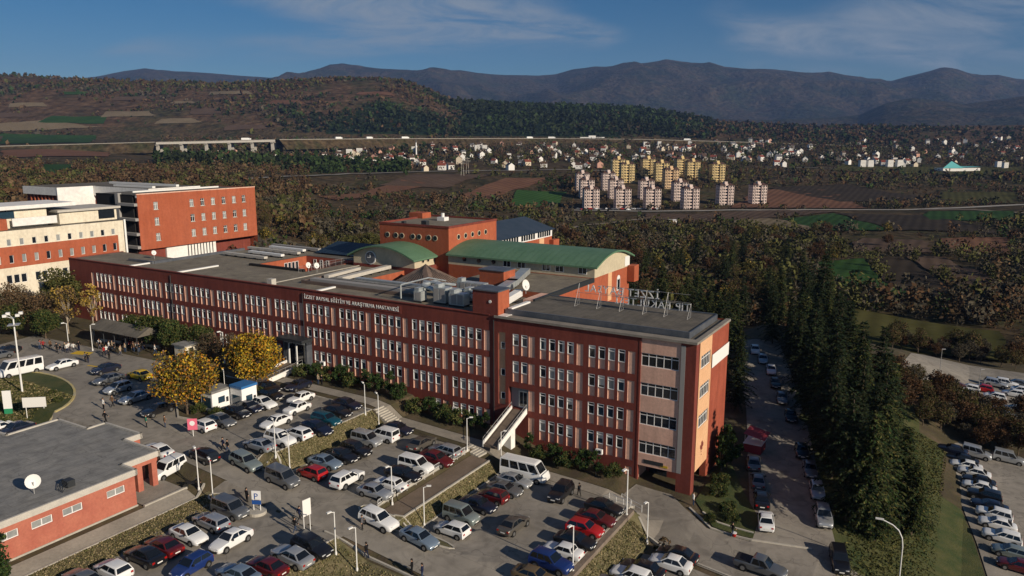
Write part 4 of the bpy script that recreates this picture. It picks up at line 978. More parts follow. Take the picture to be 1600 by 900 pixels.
part('red_tower',MB().box((SL_+1.2,-8,23.86),(SL_+5,-1.0,26.2)),'brick_orange',lb)
# ---- small brick building by the lower lot
sb=thing('brick_annex','single storey pink brick annex with a large grey flat roof and porch','building')
RP=[(70.5,-37.3),(64.2,-37.3),(64.2,-35),(57,-35),(57,-37.2),(50.5,-37.2),(50.5,-41.7),(48,-41.7),(48,-63),(73,-63),(73,-43.5),(70.5,-43.5)]
WP=[(70.5,-37.4),(64.1,-37.4),(64.1,-35.1),(57.1,-35.1),(57.1,-37.3),(53.2,-37.3),(53.2,-41.8),(48.1,-41.8)]
mb=MB(); z0,z1=3.0,8.0
hs=[(t-1.0,t+1.0,6.1,6.9,.2) for t in (-44.0,-48.6,-51.6,-54.8,-58.5)]
wall_holes(mb,-63,-41.8,z0,z1,hs,.2,lambda t,z,d:(48.1+d,t,z))
for p,q in zip(WP,WP[1:]): mb.quad((*p,z0),(*q,z0),(*q,z1),(*p,z1))
mb.quad((72.9,-63,z0),(72.9,-43.6,z0),(72.9,-43.6,z1),(72.9,-63,z1)); mb.quad((48.1,-62.9,z0),(72.9,-62.9,z0),(72.9,-62.9,z1),(48.1,-62.9,z1)); mb.quad((72.9,-43.6,z0),(70.4,-43.6,z0),(70.4,-43.6,z1),(72.9,-43.6,z1)); mb.quad((70.4,-43.6,z0),(70.4,-37.4,z0),(70.4,-37.4,z1),(70.4,-43.6,z1))
part('wall',mb,'brick_pink',sb)
af=rot_frame(2.0,.8,1,.08,.08,None); ap=rot_pane(2.0,.8,'glass_blind')
for h in hs:
    t=(h[0]+h[1])/2; o=link('window',af,sb,(t,48.2,6.1)); link('pane',ap,o); link('surround',MB().box((48.03,t-1.2,5.95),(48.098,t+1.2,6.08)).box((48.03,t-1.2,6.92),(48.098,t+1.2,7.05)).mesh('surround','brick_pink',swap=True),o)
part('roof',MB().prism(RP,7.9,8.05),'roof_concrete',sb)
mb=MB()
for i in range(len(RP)):
    p=np.array(RP[i]);q=np.array(RP[(i+1)%len(RP)]); d=(q-p)/np.linalg.norm(q-p); n=np.array([-d[1],d[0]])*.14
    mb.prism([tuple(p+n-d*.14),tuple(q+n+d*.14),tuple(q-n+d*.14),tuple(p-n-d*.14)],7.55,8.22)
part('coping',mb,'coping',sb)
part('porch_beam',MB().box((50.6,-38.0,7.0),(53.2,-37.35,7.55)).box((50.6,-41.6,7.0),(51.2,-38,7.55)),'brick_pink',sb)
for s,t in ((50.9,-37.8),(50.9,-39.6),(50.9,-41.4)): part('pillar',MB().box((s-.32,t-.32,3),(s+.32,t+.32,7.55)),'brick_pink',sb)
part('porch_door',MB().box((53.08,-40.5,3.9),(53.18,-38.5,6.4)),'glass_dark',sb)
part('plinth',MB().box((48.0,-62,3),(48.09,-41.75,4.15)),'kerb',sb)
dish_on(51.6,-50.3,8.05,.72,'big white satellite dish on the grey roof of the brick annex','satellite dishes on the brick annex',(0.6,-0.75,.3))
dish_on(53.0,-54.6,8.05,.4,'small white dish at the far end of the brick annex roof','satellite dishes on the brick annex',(0.6,-0.75,.3))
cl_=thing('roof_condenser','dark wire frame and small condenser lying on the brick annex roof','air unit',50.2,-47.6,8.05)
part('casing',MB().box((-.5,-.4,.1),(.5,.4,.8)),'metal_dark',cl_)
for k in range(5): part('strut',MB().tube((-.9+k*.3,-1.2,.05),(-.5+k*.3,-.2,.7+.1*(k%2)),.03,n=4),'metal_dark',cl_)
# ---- kiosks
def kiosk(s,t,l,wd,h,label,blue):
    z=float(G(s,t))+.1; k=thing('kiosk',label,'kiosk',s,t,z)
    part('cabin',MB().box((-l/2,-wd/2,0),(l/2,wd/2,h)),'white_paint',k); part('roof',MB().box((-l/2-.1,-wd/2-.1,h),(l/2+.1,wd/2+.1,h+.35)),blue,k)
    part('window',MB().box((-l/2-.02,-.6,1.0),(-l/2-.002,.5,1.9)),'glass_blue',k); part('poster',MB().box((-l/2+.25,-wd/2-.03,.5),(l/2-.25,-wd/2-.002,2.0)),'glass_blue',k)
    part('notice',MB().box((-l/2-.03,.7,.9),(-l/2-.004,1.1,1.6)),'metal_dark',k)
mat('blue_panel',(0.03,0.14,0.36),.5)
kiosk(61.6,-20.4,2.3,3.2,2.6,'white kiosk cabin with pale grey roof under the yellow tree','roof_concrete')
kiosk(58.9,-17.9,2.3,2.6,3.0,'taller white kiosk cabin with bright blue roof','blue_panel')
# small pale hut by the trees
hu=thing('garden_hut','small cream hut between the trees before the facade','hut',86,-7.0,float(G(86,-7)))
part('wall',MB().box((-1.4,-1.2,0),(1.4,1.2,2.4)),'cream',hu); part('roof',MB().prism([(-1.7,-1.5),(1.7,-1.5),(1.7,1.5),(-1.7,1.5)],2.4,2.6),'roof_concrete',hu); part('door',MB().box((-1.42,-.4,0),(-1.402,.4,2)),'metal_dark',hu)
pv=thing('pavilion','long grey roofed garden pavilion among trees before the facade','pavilion',101,-8.0,float(G(101,-8)))
part('roof',MB().quad((-7,-2.6,3.0),(7,-2.6,3.0),(7,0,4.3),(-7,0,4.3)).quad((-7,0,4.3),(7,0,4.3),(7,2.6,3.0),(-7,2.6,3.0)).quad((-7,-2.6,3),(-7,0,4.3),(-7,2.6,3)),'roof_felt',pv)
for s in (-6.5,-3.2,0,3.2,6.5):
    for t in (-2.3,2.3): part('post',MB().tube((s,t,-.3),(s,t,3.1),.08,n=6),'metal_dark',pv)
mat('banner_white',(0.74,0.73,0.70),.7)
bt0,bz0=at_s(1103,562.5,-.1); bt1,bz1=at_s(1130,540,-.1)
bn=thing('wall_banner','long blank white banner hung on the sunlit brick end wall','banner',-.1,0,0)
part('sheet',MB().box((-.06,6.45,bz0-1.75),(-.02,14.1,bz0)),'banner_white',bn)
# ================================================================ VEHICLES
def paint(name,col,metal=0.0,rough=0.28): return mat('car_'+name,col,rough,metal=metal,spec=0.5,coat=0.6)
for n,c,m in (('white',(.74,.75,.75),0),('silver',(.42,.44,.46),.5),('grey',(.17,.18,.19),.5),('black',(.010,.010,.012),0),('red',(.36,.012,.014),0),('maroon',(.10,.010,.012),.1),('blue',(.014,.035,.16),.2),('navy',(.012,.016,.035),.2),('teal',(.008,.075,.11),.2),('lightblue',(.22,.29,.37),.4),('greengrey',(.26,.31,.30),.4),('taupe',(.12,.11,.095),.4),('brown',(.17,.12,.06),.3),('yellow',(.62,.42,.02),0),('beige',(.4,.33,.2),.2)): paint(n,c,m)
SPEC=dict(
 sedan=dict(L=4.55,W=1.80,hood=.78,cowl=.95,belt=.95,trunk=1.0,cb=(-1.72,1.02),cr=(-.92,.18),H=1.45,wr=.60,wheel=.32,ax=(-1.38,1.36),side=2),
 hatchback=dict(L=4.05,W=1.76,hood=.80,cowl=.98,belt=.98,trunk=1.0,cb=(-1.95,.95),cr=(-1.50,.12),H=1.50,wr=.61,wheel=.31,ax=(-1.25,1.25),side=2),
 suv=dict(L=4.45,W=1.86,hood=.95,cowl=1.08,belt=1.08,trunk=1.08,cb=(-2.12,.90),cr=(-1.78,.10),H=1.68,wr=.66,wheel=.36,ax=(-1.32,1.36),side=3),
 estate=dict(L=4.5,W=1.78,hood=.80,cowl=.97,belt=.97,trunk=.98,cb=(-2.15,1.0),cr=(-1.85,.15),H=1.50,wr=.62,wheel=.32,ax=(-1.36,1.36),side=3),
 van=dict(L=4.35,W=1.82,hood=.98,cowl=1.12,belt=1.10,trunk=1.10,cb=(-2.12,1.18),cr=(-2.02,.42),H=1.84,wr=.76,wheel=.33,ax=(-1.35,1.38),side=3),
 minibus=dict(L=6.3,W=2.02,hood=1.15,cowl=1.45,belt=1.42,trunk=1.42,cb=(-3.10,2.55),cr=(-3.05,1.75),H=2.62,wr=.88,wheel=.36,ax=(-1.95,2.1),side=4),
 old_saloon=dict(L=4.15,W=1.62,hood=.86,cowl=.92,belt=.92,trunk=.92,cb=(-1.32,.86),cr=(-.98,.28),H=1.40,wr=.60,wheel=.29,ax=(-1.2,1.22),side=2),
 pickup=dict(L=5.2,W=1.84,hood=.95,cowl=1.08,belt=1.06,trunk=1.06,cb=(-.85,1.15),cr=(-.70,.42),H=1.74,wr=.66,wheel=.37,ax=(-1.55,1.62),side=2))
def car_parts(k):
    p=SPEC[k]; L,Wd=p['L']/2,p['W']/2; zl=.22+(.08 if p['wheel']>.34 else 0)
    st_=[(-L,.80,p['trunk']*.72,zl+.12),(-L+.06,.90,p['trunk']-.09,zl+.05),(-L+.25,.97,p['trunk'],zl),(p['cb'][0]+.05,1.0,p['trunk'],zl),((p['cb'][0]+p['cb'][1])/2,1.0,p['belt'],zl),(p['cb'][1]-.1,1.0,p['cowl'],zl),(p['cb'][1]+.25,.985,p['cowl']-.02,zl),(L-.45,.95,p['hood']+.04,zl),(L-.15,.88,p['hood']-.05,zl+.02),(L-.03,.78,p['hood']-.16,zl+.08),(L,.70,p['hood']-.28,zl+.14)]
    st_=sorted(st_); b=MB(); n=0; rings=[]
    for x,wf_,zt,z0 in st_:
        w_=Wd*wf_; half=[(w_*.86,z0),(w_*.98,z0+.12),(w_,z0+(zt-z0)*.55),(w_*.975,zt-.10),(w_*.90,zt-.02),(w_*.55,zt+.015)]
        ring=[(x,y,z) for y,z in half]+[(x,-y,z) for y,z in reversed(half)]
        rings.append(len(b.v)); b.v+=ring
    m=12
    for a,c in zip(rings,rings[1:]):
        for i in range(m): b.f.append((a+i,a+(i+1)%m,c+(i+1)%m,c+i)); b.m.append(0)
    b.f.append(tuple(rings[0]+i for i in range(m))); b.m.append(0); b.f.append(tuple(rings[-1]+m-1-i for i in range(m))); b.m.append(0)
    # cabin shell
    (c0,c1),(r0,r1),H,wr=p['cb'],p['cr'],p['H'],p['wr']; wb=Wd*.93
    def ringc(x0,x1,w_,z): return [(x0,-w_,z),(x1,-w_,z),(x1,w_,z),(x0,w_,z)]
    lv=[ringc(c0,c1,wb,p['belt']-.06),ringc(c0+(r0-c0)*.88,c1+(r1-c1)*.88,wb+(wr-wb)*.88,p['belt']+(H-p['belt'])*.88),ringc(r0+.06,r1-.06,wr-.03,H-.02),ringc(r0+.3,r1-.3,wr*.6,H+.012)]
    base=len(b.v)
    for rg in lv: b.v+=rg
    for q in range(3):
        for i in range(4): b.f.append((base+q*4+i,base+q*4+(i+1)%4,base+q*4+4+(i+1)%4,base+q*4+4+i)); b.m.append(0)
    b.f.append((base+12,base+13,base+14,base+15)); b.m.append(0)
    # dark wheel arches and sill line
    b.mi=1
    for ax in p['ax']:
        for sd in (-1,1): b.tube((ax,sd*Wd*.9,p['wheel']+.01),(ax,sd*(Wd+.004),p['wheel']+.01),p['wheel']+.07,n=16)
    b.box((L-.10,-Wd*.62,zl+.08),(L+.012,Wd*.62,zl+.20)); b.box((-L-.012,-Wd*.66,zl+.06),(-L+.1,Wd*.66,zl+.16))
    if k=='pickup': b.box((-L+.12,-Wd*.84,1.0),(c0-.08,Wd*.84,p['belt']+.035))
    body=b.mesh('body',['car_white','plastic_black'])
    for f in body.polygons: f.use_smooth=True
    body.set_sharp_from_angle(angle=R(33))
    def P(fx,side,f):   # point on the sloping cabin face
        pass
    def fr(a0,a1,f): return a0+(a1-a0)*f
    gl={}
    e=.014
    z0g,z1g=p['belt']+.03,p['belt']+(H-p['belt'])*.86
    def lev(z): return (z-(p['belt']-.06))/((p['belt']+(H-p['belt'])*.88)-(p['belt']-.06))*.88
    f0,f1=lev(z0g),lev(z1g)
    def xw(f): return c1+(r1-c1)*f
    def xr_(f): return c0+(r0-c0)*f
    def ww(f): return wb+(wr-wb)*f
    gl['windscreen']=MB().quad((xw(f0)+e,-ww(f0)*.92,z0g+e),(xw(f0)+e,ww(f0)*.92,z0g+e),(xw(f1)+e,ww(f1)*.9,z1g+e),(xw(f1)+e,-ww(f1)*.9,z1g+e)).mesh('windscreen','car_glass')
    gl['rear_window']=MB().quad((xr_(f0)-e,-ww(f0)*.88,z0g+.05),(xr_(f0)-e,ww(f0)*.88,z0g+.05),(xr_(f1)-e,ww(f1)*.86,z1g),(xr_(f1)-e,-ww(f1)*.86,z1g)).mesh('rear_window','car_glass')
    sides=[]
    n=p['side']
    for sd in (-1,1):
        mb=MB()
        for i in range(n):
            a,bq=i/n+.02,(i+1)/n-.02
            def X(q,f): return xr_(f)+.10+(xw(f)-.12-xr_(f)-.10)*q
            mb.quad((X(a,f0),sd*(ww(f0)+e),z0g+.02),(X(bq,f0),sd*(ww(f0)+e),z0g+.02),(X(bq,f1),sd*(ww(f1)+e),z1g),(X(a,f1),sd*(ww(f1)+e),z1g))
        sides.append(mb.mesh('side_window','car_glass'))
    hd_=[MB().box((L-.28,sd*Wd*.56-.16,p['hood']-.24),(L-.035,sd*Wd*.56+.16,p['hood']-.10)).mesh('headlight','lamp_lens') for sd in (-1,1)]
    tl=[MB().box((-L+.0,sd*Wd*.70-.12,p['trunk']-.34),(-L+.14,sd*Wd*.70+.13,p['trunk']-.14)).mesh('tail_light','tail_red') for sd in (-1,1)]
    pl=MB().box((L-.01,-.26,zl+.22),(L+.022,.26,zl+.33)).mesh('number_plate','plate'); pl2=MB().box((-L-.022,-.26,zl+.34),(-L+.03,.26,zl+.45)).mesh('number_plate','plate')
    mir=[MB().box((c1-.55,sd*(wb+.02)-.0,p['belt']+.02),(c1-.40,sd*(wb+.20),p['belt']+.15)).mesh('mirror','plastic_black') for sd in (-1,1)]
    r=p['wheel']; ty=MB().tube((0,-.1,0),(0,.1,0),r,n=18).mesh('wheel','tyre'); ri=MB().tube((0,-.112,0),(0,.112,0),r*.62,n=12).mesh('rim','rim')
    return dict(body=body,gl=gl,sides=sides,hd=hd_,tl=tl,pl=(pl,pl2),mir=mir,ty=ty,ri=ri,ax=p['ax'],Wd=Wd,r=r)
PROTO={}
def new_car(kind,colour,loc,ang):
    if kind not in PROTO: PROTO[kind]=car_parts(kind)
    q=PROTO[kind]; root=empty('parked_car' if kind not in('minibus','pickup') else {'minibus':'minibus','pickup':'pickup_truck'}[kind],loc,ang)
    def add(n,me,par=root,l=None): return link(n,me,par,l)
    o=add('body',q['body']); o.material_slots[0].link='OBJECT'; o.material_slots[0].material=MATS['car_'+colour]
    for n,me in q['gl'].items(): add(n,me)
    for me in q['sides']: add('side_window',me)
    for me in q['hd']: add('headlight',me)
    for me in q['tl']: add('tail_light',me)
    for me in q['pl']: add('number_plate',me)
    for me in q['mir']: add('mirror',me)
    for ax in q['ax']:
        for sd in (-1,1):
            wv=add('wheel',q['ty'],root,(ax,sd*(q['Wd']-.085),q['r'])); add('rim',q['ri'],wv)
    return root
ANG={'R':math.atan2(-A[1],-A[0]),'L':math.atan2(A[1],A[0]),'U':math.atan2(B[1],B[0]),'D':math.atan2(-B[1],-B[0])}
WHERE={'A':'in the upper lot by the kiosks','B':'in the middle lot below the dry grass bank','C':'in the lot with the minibus','D':'in the lot under the small palm','E':'in the lot beside the pink brick annex','R':'on the road between the lots','N':'by the roundabout and entrance trees','S':'on the shaded side road under the pines','P':'in the lower car park beyond the pines','Q':'in the far lower car park by the meadow'}
# photo point of the middle of each vehicle, kind, colour, heading, place
CARS='''411,630,sedan,white,R,A 470,622,old_saloon,white,D,A 464,638,old_saloon,white,D,A 431,659,sedan,white,D,A 438,686,suv,white,R,A 465,677,hatchback,white,L,A 405,695,sedan,silver,L,A
434,614,sedan,black,R,A 418,607,sedan,black,R,A 369,644,sedan,black,R,A 389,636,sedan,navy,R,A 346,657,sedan,grey,R,A 316,664,hatchback,white,L,A 510,655,estate,teal,R,A 495,668,sedan,navy,R,A 542,632,sedan,navy,R,A 527,643,sedan,black,R,A 455,604,sedan,navy,D,A
621,670,sedan,navy,R,B 599,678,van,white,L,B 573,685,van,silver,R,B 556,702,suv,black,R,B 534,711,sedan,black,R,B 508,721,sedan,lightblue,R,B 487,737,hatchback,red,L,B 543,747,suv,white,U,B
659,692,sedan,taupe,U,B 695,703,estate,silver,L,B 681,716,sedan,maroon,R,B 650,725,van,white,R,B 630,740,sedan,black,R,B 610,756,old_saloon,white,L,B 586,768,old_saloon,silver,R,B
384,720,suv,greengrey,R,R 441,745,van,grey,R,R 314,711,hatchback,black,L,R 250,702,sedan,white,L,R 263,728,van,white,D,R 594,811,suv,white,R,R 652,838,sedan,lightblue,R,R
820,733,minibus,white,R,C 804,750,sedan,silver,R,C 789,763,sedan,grey,R,C 769,774,hatchback,maroon,L,C 747,787,sedan,navy,R,C 721,803,van,greengrey,R,C 706,825,hatchback,white,L,C 803,818,sedan,taupe,U,C 876,768,suv,black,D,C
944,791,sedan,black,R,C 931,808,sedan,maroon,R,C 914,824,hatchback,red,R,C 899,843,sedan,black,R,C 880,859,old_saloon,white,L,C 861,877,suv,blue,R,C 835,899,sedan,brown,R,C
1047,878,sedan,white,L,D 1058,864,sedan,black,L,D 1003,886,sedan,black,L,D 985,898,suv,white,L,D 1188,882,pickup,grey,R,D 960,912,sedan,grey,L,D
360,793,van,grey,R,E 329,814,estate,silver,L,E 295,834,sedan,white,R,E 361,843,sedan,white,D,E 256,852,sedan,maroon,L,E 226,868,sedan,black,L,E 299,883,hatchback,blue,D,E 176,889,hatchback,white,L,E 487,852,suv,black,R,E 456,868,sedan,silver,L,E 417,884,sedan,maroon,L,E 372,897,sedan,lightblue,L,E 130,905,sedan,grey,L,E
30,575,minibus,white,D,N 97,570,sedan,white,D,N 165,577,sedan,navy,D,N 172,592,sedan,grey,D,N 184,607,hatchback,silver,D,N 212,621,sedan,silver,D,N 216,587,sedan,yellow,L,N 22,668,sedan,navy,D,N -6,672,sedan,white,D,N 10,548,sedan,black,D,N -4,556,sedan,grey,D,N 247,640,sedan,black,D,N
1197,811,sedan,white,U,S 1190,777,sedan,black,U,S 1185,749,sedan,grey,U,S 1178,721,sedan,grey,U,S 1277,765,hatchback,silver,D,S 1287,805,suv,silver,D,S 1266,731,sedan,grey,D,S 1253,702,sedan,black,D,S 1312,871,suv,black,D,S 1205,577,sedan,white,D,S 1212,597,sedan,black,D,S 1222,620,sedan,grey,D,S 1192,560,sedan,silver,D,S 1236,648,sedan,black,D,S 1180,545,sedan,white,D,S
1488,704,sedan,navy,L,P 1500,713,sedan,black,L,P 1511,722,sedan,white,L,P 1522,734,sedan,white,L,P 1529,748,sedan,black,L,P 1530,757,sedan,white,L,P 1538,770,suv,black,L,P 1546,786,sedan,navy,L,P 1553,799,suv,white,L,P 1558,815,sedan,white,L,P 1565,834,suv,white,L,P 1578,858,hatchback,greengrey,L,P 1590,880,sedan,maroon,L,P 1531,703,van,silver,R,P 1570,712,van,silver,R,P
1479,607,hatchback,white,R,Q 1502,607,sedan,white,L,Q 1516,606,hatchback,white,L,Q 1533,605,hatchback,red,L,Q 1556,596,suv,silver,R,Q 1574,596,suv,white,R,Q 1594,598,sedan,grey,R,Q 1552,616,hatchback,white,L,Q 1583,612,hatchback,white,L,Q 1566,642,sedan,silver,R,Q 1592,638,sedan,silver,R,Q 1598,608,sedan,white,R,Q 1490,596,sedan,maroon,R,Q'''
cl=[]
for tok in CARS.split():
    u,v,kind,colr,hd,pl=tok.split(','); u=float(u);v=float(v); z=2.0
    for _ in range(8):
        p=atz(u,v,z); s,t=ST(p[0],p[1]); z=0.6*z+0.4*(float(G(s,t))+.7*(SPEC[kind]['H']/1.45))
    cl.append([kind,colr,hd,pl,np.array([p[0],p[1]]),ANG[hd]+random.uniform(-.05,.05)])
for c in cl:
    if c[3]=='S': c[5]=math.atan2(*(lambda a:(a[1],a[0]))(np.array(W(-8.3,14.5)[:2])-np.array(W(-2.6,36)[:2])))+(math.pi if c[2]=='U' else 0)
    if c[3]=='R' and c[0]!='van': c[5]-=.06
for it in range(60):      # nudge cars off each other
    mv=0
    for i in range(len(cl)):
        for j in range(i):
            a,b=cl[i],cl[j]; d=a[4]-b[4]
            if d@d>42: continue
            best=None
            for fa in (-.36,-.12,.12,.36):
                for fb in (-.36,-.12,.12,.36):
                    pa=a[4]+np.array([math.cos(a[5]),math.sin(a[5])])*SPEC[a[0]]['L']*fa; pb=b[4]+np.array([math.cos(b[5]),math.sin(b[5])])*SPEC[b[0]]['L']*fb
                    q=pa-pb; l=np.linalg.norm(q); need=(SPEC[a[0]]['W']+SPEC[b[0]]['W'])/2+.25
                    if l<need and (best is None or need-l>best[0]): best=(need-l,q/(l+1e-6))
            if best: a[4]=a[4]+best[1]*best[0]*.3; b[4]=b[4]-best[1]*best[0]*.3; mv+=1
    if not mv: break
NICE={'old_saloon':'boxy old saloon','sedan':'saloon','hatchback':'hatchback','suv':'tall off-roader','estate':'estate car','van':'small van','minibus':'minibus','pickup':'pickup truck'}
CN={'lightblue':'light blue','greengrey':'green grey','taupe':'grey brown','navy':'dark navy'}
desc=lambda c:f"{CN.get(c[1],c[1])} {NICE[c[0]]}"
labels=[]
for i,c in enumerate(cl):
    near=sorted((float(np.linalg.norm(c[4]-d[4])),j) for j,d in enumerate(cl) if j!=i and d[3]==c[3])[:2]
    base=f"{desc(c)} {WHERE[c[3]]}"
    labels.append([base,near])
from collections import Counter
cnt=Counter(l[0] for l in labels)
fin=[]
for i,(l,near) in enumerate(labels):
    if cnt[l]>1: l=f"{desc(cl[i])} next to {desc(cl[near[0][1]])} {WHERE[cl[i][3]]}"
    fin.append(l)
cnt2=Counter(fin)
for i,c in enumerate(cl):
    l=fin[i]
    if cnt2[l]>1 and len(labels[i][1])>1: l=f"{desc(c)} between {desc(cl[labels[i][1][0][1]])} and {desc(cl[labels[i][1][1][1]])} {WHERE[c[3]]}"
    if len(l.split())>16: l=' '.join(l.replace(' '+WHERE[c[3]],'').split()[:16])
    s,t=ST(*c[4]); z=float(G(s,t))+.035
    o=new_car(c[0],c[1],(c[4][0],c[4][1],z),c[5])
    # lie on the slope
    e=1.2; fx=np.array([math.cos(c[5]),math.sin(c[5])])
    s1,t1=ST(*(c[4]+fx*e)); s2,t2=ST(*(c[4]-fx*e)); pt_=math.atan2(float(G(s1,t1)-G(s2,t2)),2*e); pt_=max(-.1,min(.1,pt_)); o.rotation_euler=(0,-pt_,c[5])
    kx,ky=random.uniform(.96,1.04),random.uniform(.96,1.04); o.scale=(kx,ky,random.uniform(.96,1.04))
    tag(o,l,{'minibus':'minibus','pickup':'pickup truck'}.get(c[0],'car'),'vehicles '+WHERE[c[3]])
CARPOS=np.array([c[4] for c in cl])
# ================================================================ TREES
def leaf_quads(cen,size,rng,flat=0.0,up=None):
    n=len(cen); a=rng.normal(size=(n,3)); 
    if up is not None: a=a*(1-flat)+up*flat*1.5
    a/=np.linalg.norm(a,axis=1)[:,None]; r=rng.normal(size=(n,3)); b=np.cross(a,r); b/=np.linalg.norm(b,axis=1)[:,None]+1e-9; c=np.cross(a,b)
    s=(size*(0.6+0.8*rng.random(n)))[:,None] if np.ndim(size)==0 else size[:,None]
    b=b*s; c=c*s*.62
    return np.stack([cen-b-c*.3,cen+b*.1-c,cen+b+c*.3,cen-b*.1+c],1)      # n,4,3
def fast_mesh(name,quads,cols,material,extra=None):
    n=len(quads); co=quads.reshape(-1,3).astype(np.float32)
    me=bpy.data.meshes.new(name); me.vertices.add(n*4); me.vertices.foreach_set('co',co.ravel())
    me.loops.add(n*4); me.loops.foreach_set('vertex_index',np.arange(n*4,dtype=np.int32))
    me.polygons.add(n); me.polygons.foreach_set('loop_start',np.arange(0,n*4,4,dtype=np.int32))
    me.update(calc_edges=True)
    at=me.attributes.new('tint','FLOAT_COLOR','POINT'); c=np.repeat(np.concatenate([cols,np.ones((n,1))],1),4,0).astype(np.float32); at.data.foreach_set('color',c.ravel())
    me.materials.append(MATS[material]); return me
def pick(pal,n,rng,jit=.25):
    p=np.array(pal)[rng.integers(0,len(pal),n)]; return np.clip(p*(1+jit*(rng.random((n,1))*2-1)),0,1)
def broad_meshes(h,rw,crown0,pal,seed,n=3000,clumps=34,leaf=.28,bark='bark',sparse=1.0,trunk=.2):
    rng=np.random.default_rng(seed); ch=h-crown0
    cc=[]
    while len(cc)<clumps:
        p=rng.uniform(-1,1,3)
        d=p@p
        if .15<d<1: cc.append(p)
    cc=np.array(cc); cc[:,2]=np.where(cc[:,2]<-.5,cc[:,2]*.75,cc[:,2])
    C=cc*np.array([rw*.86,rw*.86,ch/2*.86])+np.array([0,0,crown0+ch/2]); cr=rw*(.22+.2*rng.random(clumps))
    k=rng.integers(0,clumps,n); d=rng.normal(size=(n,3)); d/=np.linalg.norm(d,axis=1)[:,None]; rr=cr[k]*(rng.random(n)**.45)
    P=C[k]+d*rr[:,None]*np.array([1,1,.85])
    q=leaf_quads(P,leaf,rng); ctint=.75+.5*rng.random(clumps); cols=pick(pal,n,rng)*ctint[k][:,None]
    crown=fast_mesh('crown',q,np.clip(cols,0,1),'foliage')
    mb=MB(); mb.tube((0,0,-.3),(0,0,crown0+.2),trunk,trunk*.7,n=8); mb.tube((0,0,crown0+.15),(rng.normal()*.2,rng.normal()*.2,crown0+ch*.62),trunk*.7,trunk*.2,n=7)
    for i in range(min(11,clumps)):
        z0=crown0*.85+ch*.4*i/11; mb.tube((0,0,z0),tuple(C[i]),trunk*.42,.03,n=5,cap=False)
    return crown,mb.mesh('trunk',bark)
def pine_meshes(h,r,pal,seed,base=.10,levels=26,per=8):
    """whorls of drooping boughs, each bough a fan of narrow sprays"""
    rng=np.random.default_rng(seed); P=[];D=[];L=[]
    lean=rng.normal(size=2)*.02
    for l in range(levels):
        f=(l+.5*rng.random())/levels; z=h*(base+(1-base)*f); rad=(r*(1-f)**.72+.15)*(.72+.5*rng.random())
        if f<.25: rad*=.75+f
        for b in range(per):
            if rng.random()<.12: continue
            a=2*math.pi*(b+rng.random()*.9)/per+l*.9; rl=rad*(.55+.6*rng.random()); m=max(3,int(rl/.17)); droop=.18+.28*(1-f)+.1*rng.normal()
            for j in range(m):
                q=(j+.5)/m; c=np.array([math.cos(a)*rl*q+lean[0]*z,math.sin(a)*rl*q+lean[1]*z,z-droop*rl*q*q+.12*rl*q])
                for sd in (-1,0,1):
                    aa=a+sd*(.75+.3*rng.random()); P.append(c+rng.normal(size=3)*.05); D.append((math.cos(aa),math.sin(aa),-.25-.5*droop+.3*rng.normal())); L.append((.24+.22*(1-q))*(.7+.6*rng.random()))
    P=np.array(P);D=np.array(D);L=np.array(L)[:,None]; D/=np.linalg.norm(D,axis=1)[:,None]; n=len(P)
    S=np.cross(D,np.array([0,0,1.])+rng.normal(size=(n,3))*.35); S/=np.linalg.norm(S,axis=1)[:,None]+1e-9
    q=np.stack([P-S*L*.10,P+D*L*.55-S*L*.30,P+D*L*1.35,P+D*L*.55+S*L*.30],1); cols=pick(pal,n,rng,.35)
    return fast_mesh('crown',q,cols,'foliage'),MB().tube((0,0,-.5),(lean[0]*h,lean[1]*h,h*.97),.2,.03,n=7).mesh('trunk','bark')
PAL=dict(pine=[(.014,.026,.012),(.020,.034,.014),(.030,.040,.016),(.012,.020,.011),(.040,.040,.018)],
 yellow=[(.42,.27,.02),(.34,.20,.02),(.50,.34,.03),(.24,.20,.03),(.38,.16,.02)],orange=[(.36,.15,.02),(.30,.18,.025),(.42,.26,.02),(.25,.11,.02),(.22,.19,.03)],
 olive=[(.06,.066,.02),(.08,.08,.026),(.045,.052,.017),(.10,.09,.03)],brown=[(.105,.066,.037),(.085,.056,.03),(.13,.082,.042),(.07,.054,.03)],rust=[(.085,.042,.022),(.07,.04,.022),(.10,.055,.026),(.055,.04,.022)],
 birch=[(.36,.24,.04),(.28,.19,.05),(.20,.14,.05)],shrub=[(.022,.045,.014),(.035,.06,.018),(.05,.07,.02),(.016,.032,.012)],grey=[(.075,.064,.045),(.062,.054,.038),(.09,.077,.053),(.05,.045,.03)])
def plant(name,label,cat,meshes,loc,scale=1.0,group=None,sz=None):
    o=empty(name,loc,random.uniform(0,6.28)); o.scale=(scale,scale,sz or scale); tag(o,label,cat,group)
    link('crown',meshes[0],o); link('trunk',meshes[1],o); return o
def gz(s,t): return W(s,t,float(G(s,t))-.05)
